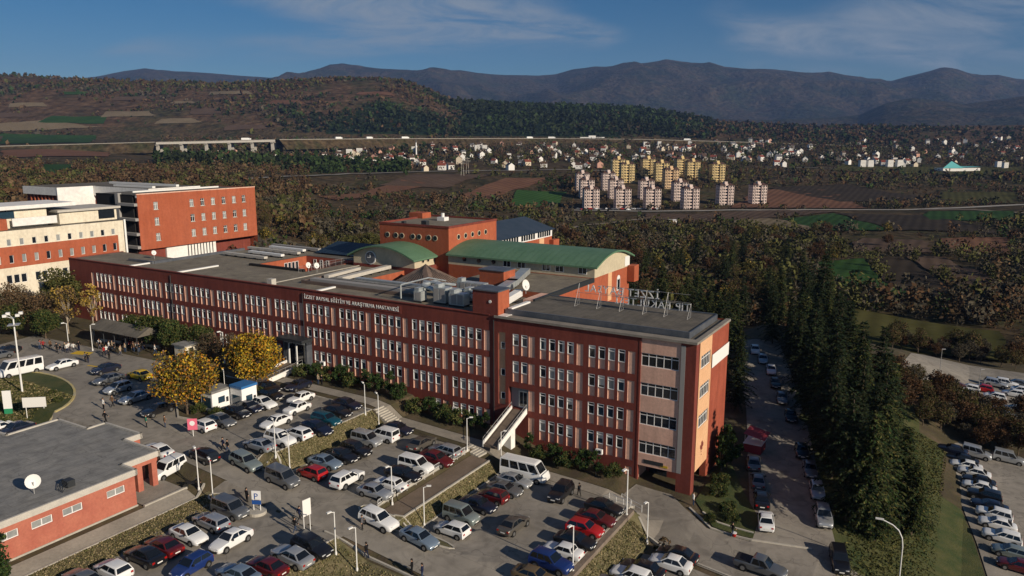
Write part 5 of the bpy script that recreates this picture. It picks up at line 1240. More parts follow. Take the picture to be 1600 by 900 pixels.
# the two golden trees by the kiosks, and the entrance trees
plant('maple_tree','golden orange autumn tree beside the white kiosks','tree',broad_meshes(9.2,4.6,1.7,PAL['orange']+PAL['yellow']+PAL['olive']+PAL['brown'],1,11000,110,.16),gz(62.9,-24.2))
plant('maple_tree','bright yellow autumn tree before the grey entrance portal','tree',broad_meshes(9.4,4.0,1.4,PAL['yellow']+PAL['yellow']+PAL['olive']+PAL['orange'],2,10500,110,.16),gz(62.4,-12.6))
plant('birch_tree','thin yellow birch with pale trunk before the end of the facade by the clinic','tree',broad_meshes(10.5,1.9,2.6,PAL['birch'],3,900,26,.2,'bark_pale',trunk=.13),gz(113.5,-6.5))
plant('birch_tree','sparse brown birch with several pale stems beside the yellow birch','tree',broad_meshes(9.5,3.2,2.0,PAL['brown']+PAL['birch'],4,1300,34,.2,'bark_pale',trunk=.13),gz(118.5,-8.5))
ol=broad_meshes(9.0,4.2,1.2,PAL['olive'],5,7000,60,.19); ol2=broad_meshes(7.0,3.4,1.0,PAL['olive']+PAL['shrub'],6,5500,52,.19); br=broad_meshes(8.0,3.6,1.5,PAL['brown'],7,3000,50,.16); gy=broad_meshes(7.0,3.2,1.2,PAL['grey']+PAL['brown'],8,2800,46,.15)
plant('broadleaf_tree','big olive green tree before the cream clinic','tree',ol,gz(131.5,-1.5),1.15)
for i,(m,s,t,k) in enumerate([(gy,126,-9,1.1),(br,122,-12,1.0),(br,128,-14,1.05),(ol2,124,-15,.9),(gy,133,-10,1.1),(ol2,118,-13,.8),(ol,134,-16,.9),(br,138,-9,1.0),(ol2,130,-19,.85)]):
    plant('broadleaf_tree',{id(gy):'bare grey brown tree in the grove between hospital and clinic',id(br):'brown leaved tree in the grove between hospital and clinic',id(ol2):'green bushy tree in the grove between hospital and clinic',id(ol):'tall olive tree in the grove between hospital and clinic'}[id(m)],'tree',m,gz(s,t),k,'grove between hospital and clinic')
for i,(m,s,t,k) in enumerate([(ol2,96,-6.5,.9),(ol2,91,-6.0,.85),(ol2,86.5,-4.0,.75),(gy,82,-5.5,.7),(gy,78,-5.0,.75),(br,74,-5.5,.7),(gy,70.5,-6.0,.6),(ol2,104,-5,.7)]):
    plant('broadleaf_tree',{id(gy):'small bare tree close to the hospital facade',id(br):'small brown tree close to the hospital facade',id(ol2):'green tree close to the hospital facade'}[id(m)],'tree',m,gz(s,t),k,'trees along the hospital facade')
# shrubs along the facade
sh1=broad_meshes(2.8,1.25,.1,PAL['shrub'],11,2200,24,.10,trunk=.05); sh2=broad_meshes(2.0,1.5,.05,PAL['shrub']+PAL['olive'],12,2200,26,.10,trunk=.05); sh3=broad_meshes(3.8,1.0,.1,PAL['shrub'],13,2200,26,.10,trunk=.05)
for s,t,m,k in [(9.5,-2.2,sh2,1.0),(11.5,-2.8,sh3,.9),(13.6,-2.4,sh1,1.1),(15.8,-3.0,sh2,1.1),(17.8,-2.2,sh1,1.0),(19.8,-2.8,sh2,1.0),(21.6,-2.4,sh3,.8),(28.5,-2.5,sh3,.8),(30.2,-2.6,sh1,.9),(33.0,-2.6,sh2,1.2),(35.5,-2.4,sh2,1.2),(38,-2.2,sh1,1.1),(40.2,-2.8,sh2,1.2),(43,-3.2,sh1,1.1),(45.2,-2.6,sh3,1.0),(47.5,-3.2,sh1,1.2),(50,-2.8,sh3,.9),(52.5,-3.2,sh2,1.2),(55,-2.6,sh1,1.2),(57.5,-3.0,sh2,1.2),(60,-3.0,sh1,1.0),(62.3,-3.6,sh2,1.1)]:
    plant('shrub',{id(sh1):'rounded dark green shrub in the bed below the facade windows',id(sh2):'low spreading green shrub in the bed below the facade windows',id(sh3):'narrow upright green shrub in the bed below the facade windows'}[id(m)],'shrub',m,gz(s,t),k,'shrubs in the facade bed')
for s,t,m,k in [(62,-23.2,sh2,.8),(59.2,-22.6,sh2,.7),(66.5,-18.5,sh2,.9),(69,-16.5,sh1,.7),(60.8,-14.4,sh2,.9),(63,-16.5,sh1,.7),(70.5,-13,sh2,.9)]:
    plant('shrub','small bush in the kerbed bed around the golden trees','shrub',m,gz(s,t),k,'bushes in the kerbed bed')
for s,t,k in [(96,-35,.8),(99.5,-33,.9),(84,-38,.7),(93,-38.5,.8),(101,-31,.7),(88,-37.5,.6),(82,-31,.45),(86,-29.5,.4)]:
    plant('shrub','olive bush on the roundabout island','shrub',sh2,gz(s,t),k,'bushes on the roundabout island')
for s,t,k in [(49.5,-57.0,1.5),(47,-57.5,1.3),(51,-59.5,1.6)]:
    plant('shrub','dark bush at the corner of the pink brick annex','shrub',sh1,W(s-1.8,t,float(G(s-1.8,t))),k,'bushes beside the brick annex')
plant('palm_plant','small palm in the planter beside the corner road','plant',(lambda r:(fast_mesh('crown',leaf_quads(np.array([[math.cos(a)*.5*q,math.sin(a)*.5*q,1.9-.35*q*q] for a in np.linspace(0,6.1,11) for q in (.4,.8,1.2)]),.2,r),pick(PAL['brown'],33,r),'foliage'),MB().tube((0,0,-.2),(0,0,1.9),.12,.09,n=7).mesh('trunk','bark')))(np.random.default_rng(5)),gz(-1.4,-13.2))
for s,t,k in [(-2.4,-13.4,.35),(-.6,-13.0,.3),(-4,-4.6,.6),(-6,-3.0,.7),(-5,-1,.8),(-3,2,.9),(-2.4,5,.9)]:
    plant('shrub','low green shrub beside the corner road','shrub',sh2,gz(s,t),k,'shrubs beside the corner road')
for s,t,k in [(-1.6,8.2,1.5),(-1.7,10.2,1.65),(-1.9,12.4,1.3)]:
    plant('cypress','slim dark cypress against the sunlit end wall','tree',sh3,gz(s,t),k,'cypresses at the end wall')
# pine belt
pines=[pine_meshes(h_,r_,PAL['pine']+(PAL['shrub']+PAL['olive'] if i in(1,3) else []),20+i) for i,(h_,r_) in enumerate(((15,3.8),(14,3.3),(16,4.2),(13,3.6)))]
rp_=np.random.default_rng(3); PP=[]
def road_side(f,off):
    L=[np.array(p) for p in RROAD]; n=len(L)-1; x=f*n; i=min(n-1,int(x)); p=L[i]+(L[i+1]-L[i])*(x-i); d=L[i+1]-L[i]; d/=np.linalg.norm(d); nn=np.array([d[1],-d[0]])
    return p+nn*off
for off,lo,hi,n,wh_ in ((7.0,-.08,.70,18,'in the kerbside row of the belt'),(9.8,-.10,.74,22,'in the middle row of the belt'),(12.6,-.10,.66,18,'in the outer row above the grass slope'),(15.2,-.12,.40,10,'at the back of the belt by the meadow'),(-7.0,-.1,.36,9,'on the hospital side of the side road'),(-10,-.1,.26,7,'behind the hospital side of the side road')):
    for i in range(n):
        f=lo+(hi-lo)*(i+.5*rp_.random())/n; p=road_side(f,off); p=p+rp_.normal(size=2)*1.3
        PP.append((p[0],p[1],.55+.6*rp_.random(),wh_))
PP=[(s,t,k,q_) for s,t,k,q_ in PP if not (-4.5<s<32 and t<24) and not(s<-24.5 and t<56) and t>-9 and not(s<-16.5 and t<5)]
for s,t,k,q_ in PP:
    o=plant('pine_tree',('tall' if k>.95 else 'slender short' if k<.7 else 'mid sized')+' dark pine '+q_,'tree',random.choice(pines),gz(s,t),k,'pines along the side road',sz=k*(.9+.25*rp_.random()))
# trees behind the wing : pines and autumn trees
au=[broad_meshes(9,3.8,1.6,PAL['rust'],31,2800,44,.22),broad_meshes(10,3.6,1.6,PAL['brown']+PAL['olive'],32,2800,44,.22),broad_meshes(8.5,3.6,1.2,PAL['olive'],33,2800,44,.22),broad_meshes(9,3.2,1.6,PAL['birch']+PAL['olive']+PAL['olive'],34,2200,40,.22),broad_meshes(8,3.4,1.2,PAL['grey'],35,2200,40,.2)]
aul=['rust brown autumn tree in the wood behind the hospital','brown green autumn tree in the wood behind the hospital','olive green tree in the wood behind the hospital','yellowing tree in the wood behind the hospital','bare grey tree in the wood behind the hospital']
TREEXY=[]
def scatter(n,ur,kr,fn,seed,mind=3.4):
    r=np.random.default_rng(seed); out=[]; tries=0
    while len(out)<n and tries<n*60:
        tries+=1; u=r.uniform(*ur); k=math.exp(r.uniform(math.log(kr[0]),math.log(kr[1])))
        x=(u-800)/FPX*k; y=k*1.018; s,t=ST(x,y)
        if not fn(u,k,s,t): continue
        if any((x-a)**2+(y-b)**2<mind*mind for a,b in TREEXY[-400:]): continue
        out.append((x,y)); TREEXY.append((x,y))
    return out
def zxy(x,y):
    s,t=ST(x,y)
    return float(G(s,t)) if (-76<s<216 and -80<t<120) else float(T(x,y))
def bld(s,t): return (-3<s<134 and -1<t<48) or (55<s<80 and 45<t<84) or (s>146 and -30<t<80 and s<230)
def clear(s,t): return not bld(s,t) and not(s<-15 and 74<t<114) and not (s<-24 and t<54)
for x,y in scatter(45,(960,1300),(135,330),lambda u,k,s,t:clear(s,t) and t>50 and s>-2 and (u<1130 or k>180),51):
    plant('pine_tree','tall dark pine in the wood behind the hospital','tree',random.choice(pines),(x,y,zxy(x,y)-.1),random.uniform(.7,1.1),'pines behind the hospital')
for x,y in scatter(110,(860,1420),(190,470),lambda u,k,s,t:clear(s,t) and t>60 and (u<1250 or k>330),52):
    i=random.choice([0,0,1,1,2,3,4]); plant('broadleaf_tree',aul[i],'tree',au[i],(x,y,zxy(x,y)-.1),random.uniform(.7,1.1),'autumn trees behind the hospital')
for x,y in scatter(70,(400,900),(210,420),lambda u,k,s,t:clear(s,t) and t>50,53):
    i=random.choice([1,2,2,3,4,4]); plant('broadleaf_tree',aul[i],'tree',au[i],(x,y,zxy(x,y)-.1),random.uniform(.6,.95),'autumn trees behind the hospital')
for x,y in scatter(64,(1300,1680),(95,190),lambda u,k,s,t:clear(s,t) and 53<t<75 and -64<s<-10,54,2.4)+scatter(26,(1300,1640),(150,230),lambda u,k,s,t:clear(s,t) and 112<t<128 and -60<s<-12,55,2.6):
    i=random.choice([0,1,4]); plant('broadleaf_tree',['rust coloured low tree between the pines and the lower car parks','brown low tree between the pines and the lower car parks','','','bare grey low tree between the pines and the lower car parks'][i],'tree',au[i],(x,y,zxy(x,y)-.1),random.uniform(.4,.7),'low trees by the lower car parks')
# ================================================================ LAMPS, SIGNS, PEOPLE
def ground_at(u,v,dz=0.0):
    z=2.0
    for _ in range(10):
        p=atz(u,v,z+dz); s,t=ST(p[0],p[1]); z=.5*z+.5*float(G(s,t))
    return (float(p[0]),float(p[1]),float(G(*ST(p[0],p[1]))))
lamp_pole=MB().tube((0,0,-.3),(0,0,4.6),.07,.05,n=8).mesh('pole','metal_white'); lamp_base=MB().tube((0,0,-.1),(0,0,.35),.14,.11,n=8).mesh('base','metal_white')
lamp_head=MB().tube((-.05,0,4.55),(.55,0,4.75),.04,n=6).cbox((.6,0,4.78),(.5,.22,.12)).mesh('lamp_head','metal_white'); lens=MB().cbox((.6,0,4.705),(.4,.16,.03)).mesh('lens','lamp_lens')
for u,v,k,w_ in [(431,715,1.0,'at the end of the upper lot'),(453,734,1.0,'at the foot of the dry bank by the grey van'),(571,648,.95,'at the top of the dry bank'),(592,664,.95,'beside the bank steps'),(730,704,.95,'at the head of the brown ramp'),(613,789,1.0,'at the lower end of the white railing'),(663,822,1.0,'on the bank beside the brown ramp'),(525,867,1.0,'on the verge behind the billboard'),(558,892,1.0,'on the verge by the man in black'),(311,766,1.05,'beside the brick annex porch'),(333,781,1.0,'beside the grey van at the annex'),(979,808,1.25,'at the corner of the grass triangle'),(1011,848,1.05,'beside the corner road'),(895,895,1.1,'beside the white old saloon at the wall'),(145,548,1.0,'on the pavement between yellow hump and crowd'),(108,545,1.0,'beside the yellow hump'),(236,541,1.0,'before the garden hut'),(783,722,.9,'beside the minibus'),(351,567,1.15,'between the golden trees'),(1270,590,1.0,'under the pines'),(352,617,.8,'near the kiosk')]:
    l=ground_at(u,v); o=empty('street_lamp',l,random.choice([0,2.2,4.0])); o.scale=(k,k,k); tag(o,'white lamp post '+w_,'street lamp','white lamp posts around the lots')
    link('pole',lamp_pole,o); link('base',lamp_base,o); h=link('lamp_head',lamp_head,o); link('lens',lens,h)
l=ground_at(1403,925); o=empty('street_lamp',l,math.pi*.87); tag(o,'tall grey lamp post with a long curved arm before the pines','street lamp')
pts=[(0,0,-.5),(0,0,5.2),(.12,0,6.2),(.5,0,7.0),(1.1,0,7.5),(2.1,0,7.9)]
mb=MB(); [mb.tube(a,b,.07,.06,n=8) for a,b in zip(pts,pts[1:])]; link('pole',mb.mesh('pole','metal_white'),o); link('lamp_head',MB().cbox((2.4,0,7.95),(.8,.25,.12)).mesh('lamp_head','metal_white'),o)
l=ground_at(35,613); o=empty('floodlight_mast',l,.4); tag(o,'tall white mast with a crown of floodlights on the roundabout island','mast')
link('pole',MB().tube((0,0,-.3),(0,0,11.3),.14,.09,n=8).mesh('pole','metal_white'),o); link('platform',MB().cbox((0,0,10.2),(1.5,1.5,.08)).mesh('platform','rail'),o)
for a in range(4):
    x,y=math.cos(a*1.57+.7),math.sin(a*1.57+.7); link('floodlight',MB().tube((0,0,11.1),(x*1.0,y*1.0,11.6),.04,n=5).cbox((x*1.15,y*1.15,11.7),(.5,.5,.35)).mesh('floodlight','metal_white'),o)
for u,v,h,w_ in [(1466,603,7.5,'beside the red hut in the far lower car park'),(1526,632,7.0,'at the edge of the far lower car park'),(1600,660,7,'beside the silver saloons in the far lower car park')]:
    l=ground_at(u,v); o=empty('lamp_pole',l); tag(o,'thin grey pole '+w_,'pole','poles in the lower car parks'); link('pole',MB().tube((0,0,-.3),(0,0,h),.07,.05,n=6).mesh('pole','rail'),o); link('lamp_head',MB().cbox((.3,0,h),(.7,.2,.1)).mesh('lamp_head','rail'),o)
# signs
FACE=math.atan2(-.8,.25)   # signs face the road below
def board_sign(u,v,wd,h,zb,material,label,posts=2,ang=0.0,txt=None,name='sign_board',tcol='metal_dark',tsize=.5):
    l=ground_at(u,v); o=empty(name,l,ang); tag(o,label,'sign')
    link('panel',MB().box((-wd/2,-.04,zb),(wd/2,.04,zb+h)).mesh('panel',material),o)
    for x in ([-wd*.38,wd*.38] if posts==2 else [0]): link('post',MB().tube((x,.06,-.3),(x,.06,zb+h*.9),.05,n=6).mesh('post','metal_white'),o)
    if txt:
        for k,line in enumerate(txt.split('|')):
            me=text_mesh(line,tsize,.008,tcol); xs=[q.co.x for q in me.vertices]; c=(max(xs)+min(xs))/2; sc_=min(1,wd*.9/(max(xs)-min(xs)))
            for q in me.vertices: q.co=((q.co.x-c)*sc_,-.055-q.co.z,zb+h-.15-tsize*.8*(k+1)+q.co.y)
            link('lettering',me,o)
    return o
mat('pink',(.75,.16,.24),.6); mat('sign_blue',(.02,.08,.30),.5); mat('sign_green',(.03,.25,.12),.5)
ps_=board_sign(402,802,1.0,1.0,1.6,'white_paint','white parking sign with a blue letter P on a round planter',2,-.1,'P',tcol='sign_blue',tsize=1.0,name='parking_sign')
link('plate',MB().box((-.5,-.045,1.05),(.5,.03,1.5)).mesh('plate','sign_blue'),ps_); link('base_ring',MB().tube((0,0,-.1),(0,0,.35),1.0,n=20).mesh('base_ring','kerb'),ps_)
board_sign(481,832,1.0,1.8,1.9,'banner_white','blank pale billboard on two posts behind the black off-roader',2,.9)
board_sign(56,650,3.0,1.4,1.3,'banner_white','wide white notice board with faded lettering on the roundabout',2,.15,'HASTANE|GİRİŞİ',tcol='coping',tsize=.5) if False else board_sign(56,650,3.0,1.4,1.3,'banner_white','wide white notice board on two posts on the roundabout',2,.15)
pyl=board_sign(14,648,1.1,2.6,.9,'white_paint','narrow white pylon sign with a green foot on the roundabout',1,.2,name='pylon_sign'); link('foot',MB().box((-.5,-.1,0),(.5,.1,.9)).mesh('foot','sign_green'),pyl)
pb=board_sign(302,682,1.2,1.5,.9,'pink','bright pink banner on a stand at the kerb beside the white hatchback',1,.1,name='banner_stand'); link('roundel',MB().tube((0,-.05,1.8),(0,-.06,1.8),.33,n=16).mesh('roundel','white_paint'),pb)
# wall air conditioners
for i,(s,z) in enumerate([(36.2,2.9),(33.5,2.6),(31.9,2.5),(12.2,2.6),(61.0,7.2),(35.0,4.2)]):
    o=thing('air_conditioner','white air conditioner box on the facade, '+['beside a shrub below the windows','second below the bay of four windows','close to the stair strip','next to the corner bay','near the entrance portal','above the shrubs in the middle bay'][i],'air conditioner',s,-.5,z,'air conditioners on the facade')
    part('casing',MB().box((-.45,0,0),(.45,.38,.65)),'white_paint',o); part('fan_grille',MB().tube((-.1,-.015,.32),(-.1,-.001,.32),.25,n=14),'metal_dark',o); part('bracket',MB().box((-.4,.1,-.08),(-.32,.5,-.01)).box((.32,.1,-.08),(.4,.5,-.01)),'metal_dark',o)
rb=thing('red_stall','small red and white stall behind the sunlit end wall','stall',-3.2,19.5,float(G(-3.2,19.5)))
mat('stall_red',(.30,.04,.05),.7)
part('body',MB().box((-1.2,-1.5,0),(1.2,1.5,1.3)),'stall_red',rb); part('counter',MB().box((-1.3,-1.6,1.3),(1.3,1.6,1.4)),'white_paint',rb); part('awning',MB().quad((-1.7,-1.9,2.3),(-1.7,1.9,2.3),(1.2,1.9,2.9),(1.2,-1.9,2.9)),'stall_red',rb)
for a,b in ((-1.1,-1.4),(-1.1,1.4),(1.1,-1.4),(1.1,1.4)): part('post',MB().tube((a,b,1.3),(a,b,2.5),.04,n=5),'metal_white',rb)
# ---- people
def person_mesh(pose):
    J={'pelvis':(0,0,.95),'chest':(0,.0,1.22),'neck':(0,.0,1.46),'head':(.02,0,1.60),'top':(.02,0,1.72)}
    if pose=='walk': J.update(kl=(.16,.09,.52),al=(.26,.09,.08),tl=(.40,.09,.04),kr=(-.02,-.09,.50),ar=(-.30,-.09,.12),tr=(-.18,-.09,.04),el=(-.16,.27,1.16),hl=(-.08,.28,.90),er=(.12,-.27,1.16),hr=(.30,-.25,.94))
    elif pose=='bag': J.update(kl=(.10,.09,.52),al=(.12,.09,.08),tl=(.27,.09,.04),kr=(.02,-.09,.50),ar=(-.14,-.09,.08),tr=(0,-.09,.04),el=(.0,.27,1.16),hl=(.10,.28,.92),er=(-.02,-.27,1.15),hr=(.02,-.29,.86))
    else: J.update(kl=(.03,.11,.50),al=(.0,.12,.08),tl=(.15,.14,.04),kr=(.03,-.11,.50),ar=(.0,-.12,.08),tr=(.15,-.14,.04),el=(.02,.28,1.16),hl=(.22,.16,1.12),er=(-.03,-.28,1.16),hr=(.02,-.30,.88))
    J.update(sl=(0,.19,1.40),sr=(0,-.19,1.40),pl=(0,.09,.90),pr=(0,-.09,.90))
    for sd in 'lr':
        h=np.array(J['h'+sd]); e=np.array(J['e'+sd]); d=(h-e)/np.linalg.norm(h-e); J['f'+sd]=tuple(h+d*.10); J['m'+sd]=tuple(h+d*.05+np.array([.05,0,0]))
    E_=[('pelvis','chest'),('chest','neck'),('neck','head'),('head','top')]+[x for sd in 'lr' for x in (('pelvis','p'+sd),('p'+sd,'k'+sd),('k'+sd,'a'+sd),('a'+sd,'t'+sd),('chest','s'+sd),('s'+sd,'e'+sd),('e'+sd,'h'+sd),('h'+sd,'f'+sd),('h'+sd,'m'+sd))]
    RAD={'pelvis':(.15,.12),'chest':(.17,.13),'neck':(.065,.065),'head':(.095,.11),'top':(.07,.08)}
    for sd in 'lr': RAD.update({'p'+sd:(.10,.10),'k'+sd:(.068,.068),'a'+sd:(.05,.05),'t'+sd:(.04,.04),'s'+sd:(.075,.075),'e'+sd:(.055,.055),'h'+sd:(.042,.042),'f'+sd:(.028,.028),'m'+sd:(.018,.018)})
    nm=list(J); ix={n:i for i,n in enumerate(nm)}
    me=bpy.data.meshes.new('sk'); me.from_pydata([J[n] for n in nm],[(ix[a],ix[b]) for a,b in E_],[]); o=bpy.data.objects.new('sk',me); COL.objects.link(o)
    md=o.modifiers.new('skin','SKIN'); md.use_smooth_shade=True
    for i,n in enumerate(nm): me.skin_vertices[0].data[i].radius=RAD[n]; me.skin_vertices[0].data[i].use_root=(n=='pelvis')
    sb_=o.modifiers.new('sub','SUBSURF'); sb_.levels=1
    dg=bpy.context.evaluated_depsgraph_get(); out=bpy.data.meshes.new_from_object(o.evaluated_get(dg)); bpy.data.objects.remove(o)
    out.name='body'; out.materials.clear()
    for m in ('skin','hair','plastic_black','plastic_black'): out.materials.append(MATS[m])   # skin, jacket, trousers, shoes
    hp=[np.array(J['h'+sd]) for sd in 'lr']
    for p in out.polygons:
        c=np.array(p.center); k=1
        if c[2]>1.47: k=0
        elif min(np.linalg.norm(c-h) for h in hp)<.075 or any(np.linalg.norm(c-np.array(J['f'+sd]))<.09 for sd in 'lr'): k=0
        elif c[2]<.10: k=3
        elif c[2]<.86 and abs(c[1])<.22: k=2
        p.material_index=k
    return out
PB={k:person_mesh(k) for k in ('walk','bag','stand')}
def hair_mesh():
    bm=bmesh.new(); bmesh.ops.create_uvsphere(bm,u_segments=12,v_segments=8,radius=.125)
    bmesh.ops.delete(bm,geom=[v for v in bm.verts if v.co.z<-.02 and v.co.x>-.02],context='VERTS')
    for v in bm.verts: v.co=(v.co.x*1.05+.005,v.co.y*.95,v.co.z*1.1+1.655)
    me=bpy.data.meshes.new('hair'); bm.to_mesh(me); bm.free(); me.materials.append(MATS['hair']); return me
HAIR=hair_mesh()
bagm=MB().box((-.06,-.36,.48),(.10,-.26,.80)).mesh('bag','plastic_black')
for n,c in (('black',(.012,.012,.014)),('navy',(.015,.02,.05)),('grey',(.10,.10,.11)),('white',(.6,.6,.58)),('brown',(.12,.07,.04)),('red',(.30,.03,.03)),('green',(.03,.14,.10)),('beige',(.36,.29,.2)),('jeans',(.03,.05,.10)),('orange',(.40,.14,.05))): mat('cloth_'+n,c,.9,spec=.1)
PEOPLE='''566,828,stand,grey,black,0,beside the white off-roader on the road 644,899,stand,black,black,3,at the lower end of the road 660,906,stand,navy,jeans,3,behind the tall man at the end of the road 573,872,walk,black,navy,2.4,on the verge with a light bag 477,807,walk,black,black,.8,in a pair crossing the road 468,814,walk,navy,black,.8,in a pair crossing the road 461,832,walk,black,jeans,.8,following the pair across the road
386,785,stand,black,black,1,next to the parking sign 356,707,walk,black,jeans,3.6,in the pair beside the pickup 349,704,walk,navy,black,3.6,in the pair beside the pickup 138,567,walk,black,navy,2,in a pair on the forecourt 134,566,walk,grey,black,2,in a pair on the forecourt 171,562,walk,black,black,2,alone on the forecourt
162,640,stand,white,black,1,in white beside the silver saloon 176,636,walk,brown,black,1,in brown beside the silver saloon 229,668,stand,green,black,.5,in green at the kerb 258,668,stand,brown,jeans,.5,in brown at the kerb 165,662,walk,black,black,1,crossing behind the brick annex
1144,838,walk,black,jeans,.3,by the red bucket at the corner road 1083,790,stand,white,jeans,0,under the corner porch 905,775,walk,black,black,2,beside the black off-roader 755,617,stand,grey,black,2,before the facade 497,601,stand,beige,jeans,1,at the upper lot edge 503,602,stand,black,black,4,beside the person in beige at the upper lot edge 310,765,stand,black,black,2,beside the porch lamp'''
import re
toks=re.findall(r'(-?\d+),(\d+),(\w+),(\w+),(\w+),([\d.]+),([^\d]+)',PEOPLE)
def person(loc,pose,top,leg,ang,label,group=None):
    o=empty('person',loc,ang); k=random.uniform(.95,1.05); o.scale=(k,k,k); tag(o,label,'person',group)
    b=link('body',PB[pose],o)
    for i,m in ((1,'cloth_'+top),(2,'cloth_'+leg)): b.material_slots[i].link='OBJECT'; b.material_slots[i].material=MATS[m]
    link('hair',HAIR,o)
    if pose=='bag' : link('bag',bagm,o)
for u,v,pose,top,leg,ang,wh in toks:
    person(ground_at(float(u),float(v)),pose,top,leg,float(ang),f"person in {top} top {wh.strip()}")
rc=np.random.default_rng(17)
tops=['black','black','navy','white','white','grey','red','brown','beige','black']; nc=0
CR=[(rc.uniform(155,250),rc.uniform(541,556)) for _ in range(26)]+[(rc.uniform(62,135),rc.uniform(543,555)) for _ in range(12)]+[(rc.uniform(255,345),rc.uniform(548,572)) for _ in range(12)]
for u,v in CR:
    tp=tops[rc.integers(0,10)]; ps2=['stand','walk','bag'][rc.integers(0,3)]; wh='in the crowd' if 150<u<252 else 'by the yellow hump' if u<150 else 'between the trees'
    person(ground_at(u,v),ps2,tp,['black','jeans','navy','grey'][rc.integers(0,4)],rc.uniform(0,6.28),f"person with {tp} top {dict(stand='standing',walk='walking',bag='carrying a bag')[ps2]} {wh} before the hospital",'people waiting before the hospital')
# planters and benches round the crowd
for i in range(9):
    u=165+i*10; l=ground_at(u,537+i*1.2); o=empty('bench',l,ANG['L']+.1); tag(o,'pale bench in the seating rows among the waiting people','bench','benches before the hospital')
    link('seat',MB().box((-.9,-.22,.40),(.9,.22,.46)).mesh('seat','kerb'),o); link('backrest',MB().box((-.9,.2,.55),(.9,.25,.9)).mesh('backrest','kerb'),o)
    for x in (-.75,.75): link('leg',MB().box((x-.05,-.2,0),(x+.05,.25,.40)).mesh('leg','metal_dark'),o)
o=empty('bucket',ground_at(1147,838)); tag(o,'small red bucket at the kerb of the corner road','bucket'); link('body',MB().tube((0,0,0),(0,0,.45),.2,.28,n=14,cap=False).mesh('body','tail_red'),o); link('rim',MB().tube((0,0,.43),(0,0,.47),.3,n=14).mesh('rim','white_paint'),o)
o=empty('motorcycle',ground_at(300,762),.4); tag(o,'dark motorcycle parked beside the brick annex porch','motorcycle')
link('body',MB().box((-.5,-.12,.5),(.45,.12,.8)).box((-.7,-.1,.75),(-.1,.1,.9)).mesh('body','car_black'),o); link('fork',MB().tube((.7,0,.3),(.45,0,1.0),.04,n=6).tube((.42,-.35,1.0),(.42,.35,1.0),.025,n=5).mesh('fork','rail'),o)
for x in (-.65,.7): link('wheel',MB().tube((x,-.06,.3),(x,.06,.3),.3,n=16).mesh('wheel','tyre'),o)
# ================================================================ COUNTRY BEYOND
KS=np.geomspace(110,4200,1500)
def hit(u,v):
    zr_=CAM_Z-KS*(sp+(v-450)/FPX*cp); zt=T_uk(np.full(KS.shape,float(u)),KS); i=np.argmax(zr_<zt)
    if i==0: i=len(KS)-1
    k=KS[i]; x=(u-800)/FPX*k; y=k*1.018; return x,y,float(T_uk(np.array(float(u)),np.array(k))),k
FIELDS=[]; PLOUGH=set()
def field(px,col,col2,rows=None,name='field'):
    q=[np.array(hit(*p)[:2]) for p in px]; kk=max(hit(*p)[3] for p in px); n=18; off=.35+kk*.0006
    g=np.linspace(0,1,n); X=np.zeros((n,n));Y=np.zeros((n,n))
    for i,a in enumerate(g):
        for j,b in enumerate(g):
            p=(q[0]*(1-a)+q[1]*a)*(1-b)+(q[3]*(1-a)+q[2]*a)*b; wob=1.0+0*a; X[i,j],Y[i,j]=p
    X0,Y0=X.copy(),Y.copy(); X+=(fbm(X0/34,Y0/34,3,4)-.5)*13; Y+=(fbm(X0/34+9,Y0/34,3,5)-.5)*13
    Z=T(X,Y)+off; nm='field_%.3f_%.3f_%.3f'%col; mat(nm,col,1.0,col2,.035,spec=.05,detail=7,bump=.5,bscale=.6)
    if nm not in PLOUGH:      # plough lines
        PLOUGH.add(nm); t=MATS[nm].node_tree; p=t.nodes['Principled BSDF']; src=p.inputs['Base Color'].links[0].from_socket
        g_=t.nodes.new('ShaderNodeNewGeometry'); mp_=t.nodes.new('ShaderNodeMapping'); t.links.new(g_.outputs['Position'],mp_.inputs[0]); mp_.inputs['Rotation'].default_value=(0,0,.5)
        wv=t.nodes.new('ShaderNodeTexWave'); wv.inputs['Scale'].default_value=.05; wv.inputs['Distortion'].default_value=1.5; wv.inputs['Detail'].default_value=3; t.links.new(mp_.outputs[0],wv.inputs['Vector'])
        r_=t.nodes.new('ShaderNodeMapRange'); r_.inputs[3].default_value=.78; r_.inputs[4].default_value=1.18; t.links.new(wv.outputs['Fac'],r_.inputs[0]); m_=t.nodes.new('ShaderNodeMixRGB'); m_.blend_type='MULTIPLY'; m_.inputs[0].default_value=1; t.links.new(src,m_.inputs[1]); t.links.new(r_.outputs[0],m_.inputs[2]); t.links.new(m_.outputs[0],p.inputs['Base Color'])
    structure(link(name,grid_mesh(name,X,Y,Z,[MATS[nm]]))); FIELDS.append(np.array(q))
gA,gB=(.022,.055,.016),(.035,.075,.02); rA,rB=(.13,.066,.042),(.17,.09,.056); tA,tB=(.16,.125,.08),(.20,.16,.105); dA,dB=(.034,.027,.020),(.048,.037,.026); oA,oB=(.05,.05,.016),(.075,.07,.024); pA,pB=(.085,.058,.042),(.11,.075,.053)  # deep soil and green tones have the shade over the right-hand fields put in
field([(775,327),(873,324),(884,302),(812,300)],(.03,.075,.02),(.042,.095,.026)); field([(490,309),(520,315),(690,283),(640,277)],rA,rB); field([(700,312),(748,316),(860,280),(790,280)],rA,rB); field([(585,292),(690,296),(770,274),(650,274)],pA,pB)
field([(1140,352),(1215,367),(1300,362),(1205,343)],tA,tB); field([(1228,346),(1290,366),(1405,364),(1315,336)],gA,gB); field([(1320,336),(1408,364),(1600,372),(1480,340)],dA,dB); field([(1090,338),(1150,350),(1330,334),(1230,331)],pA,pB)
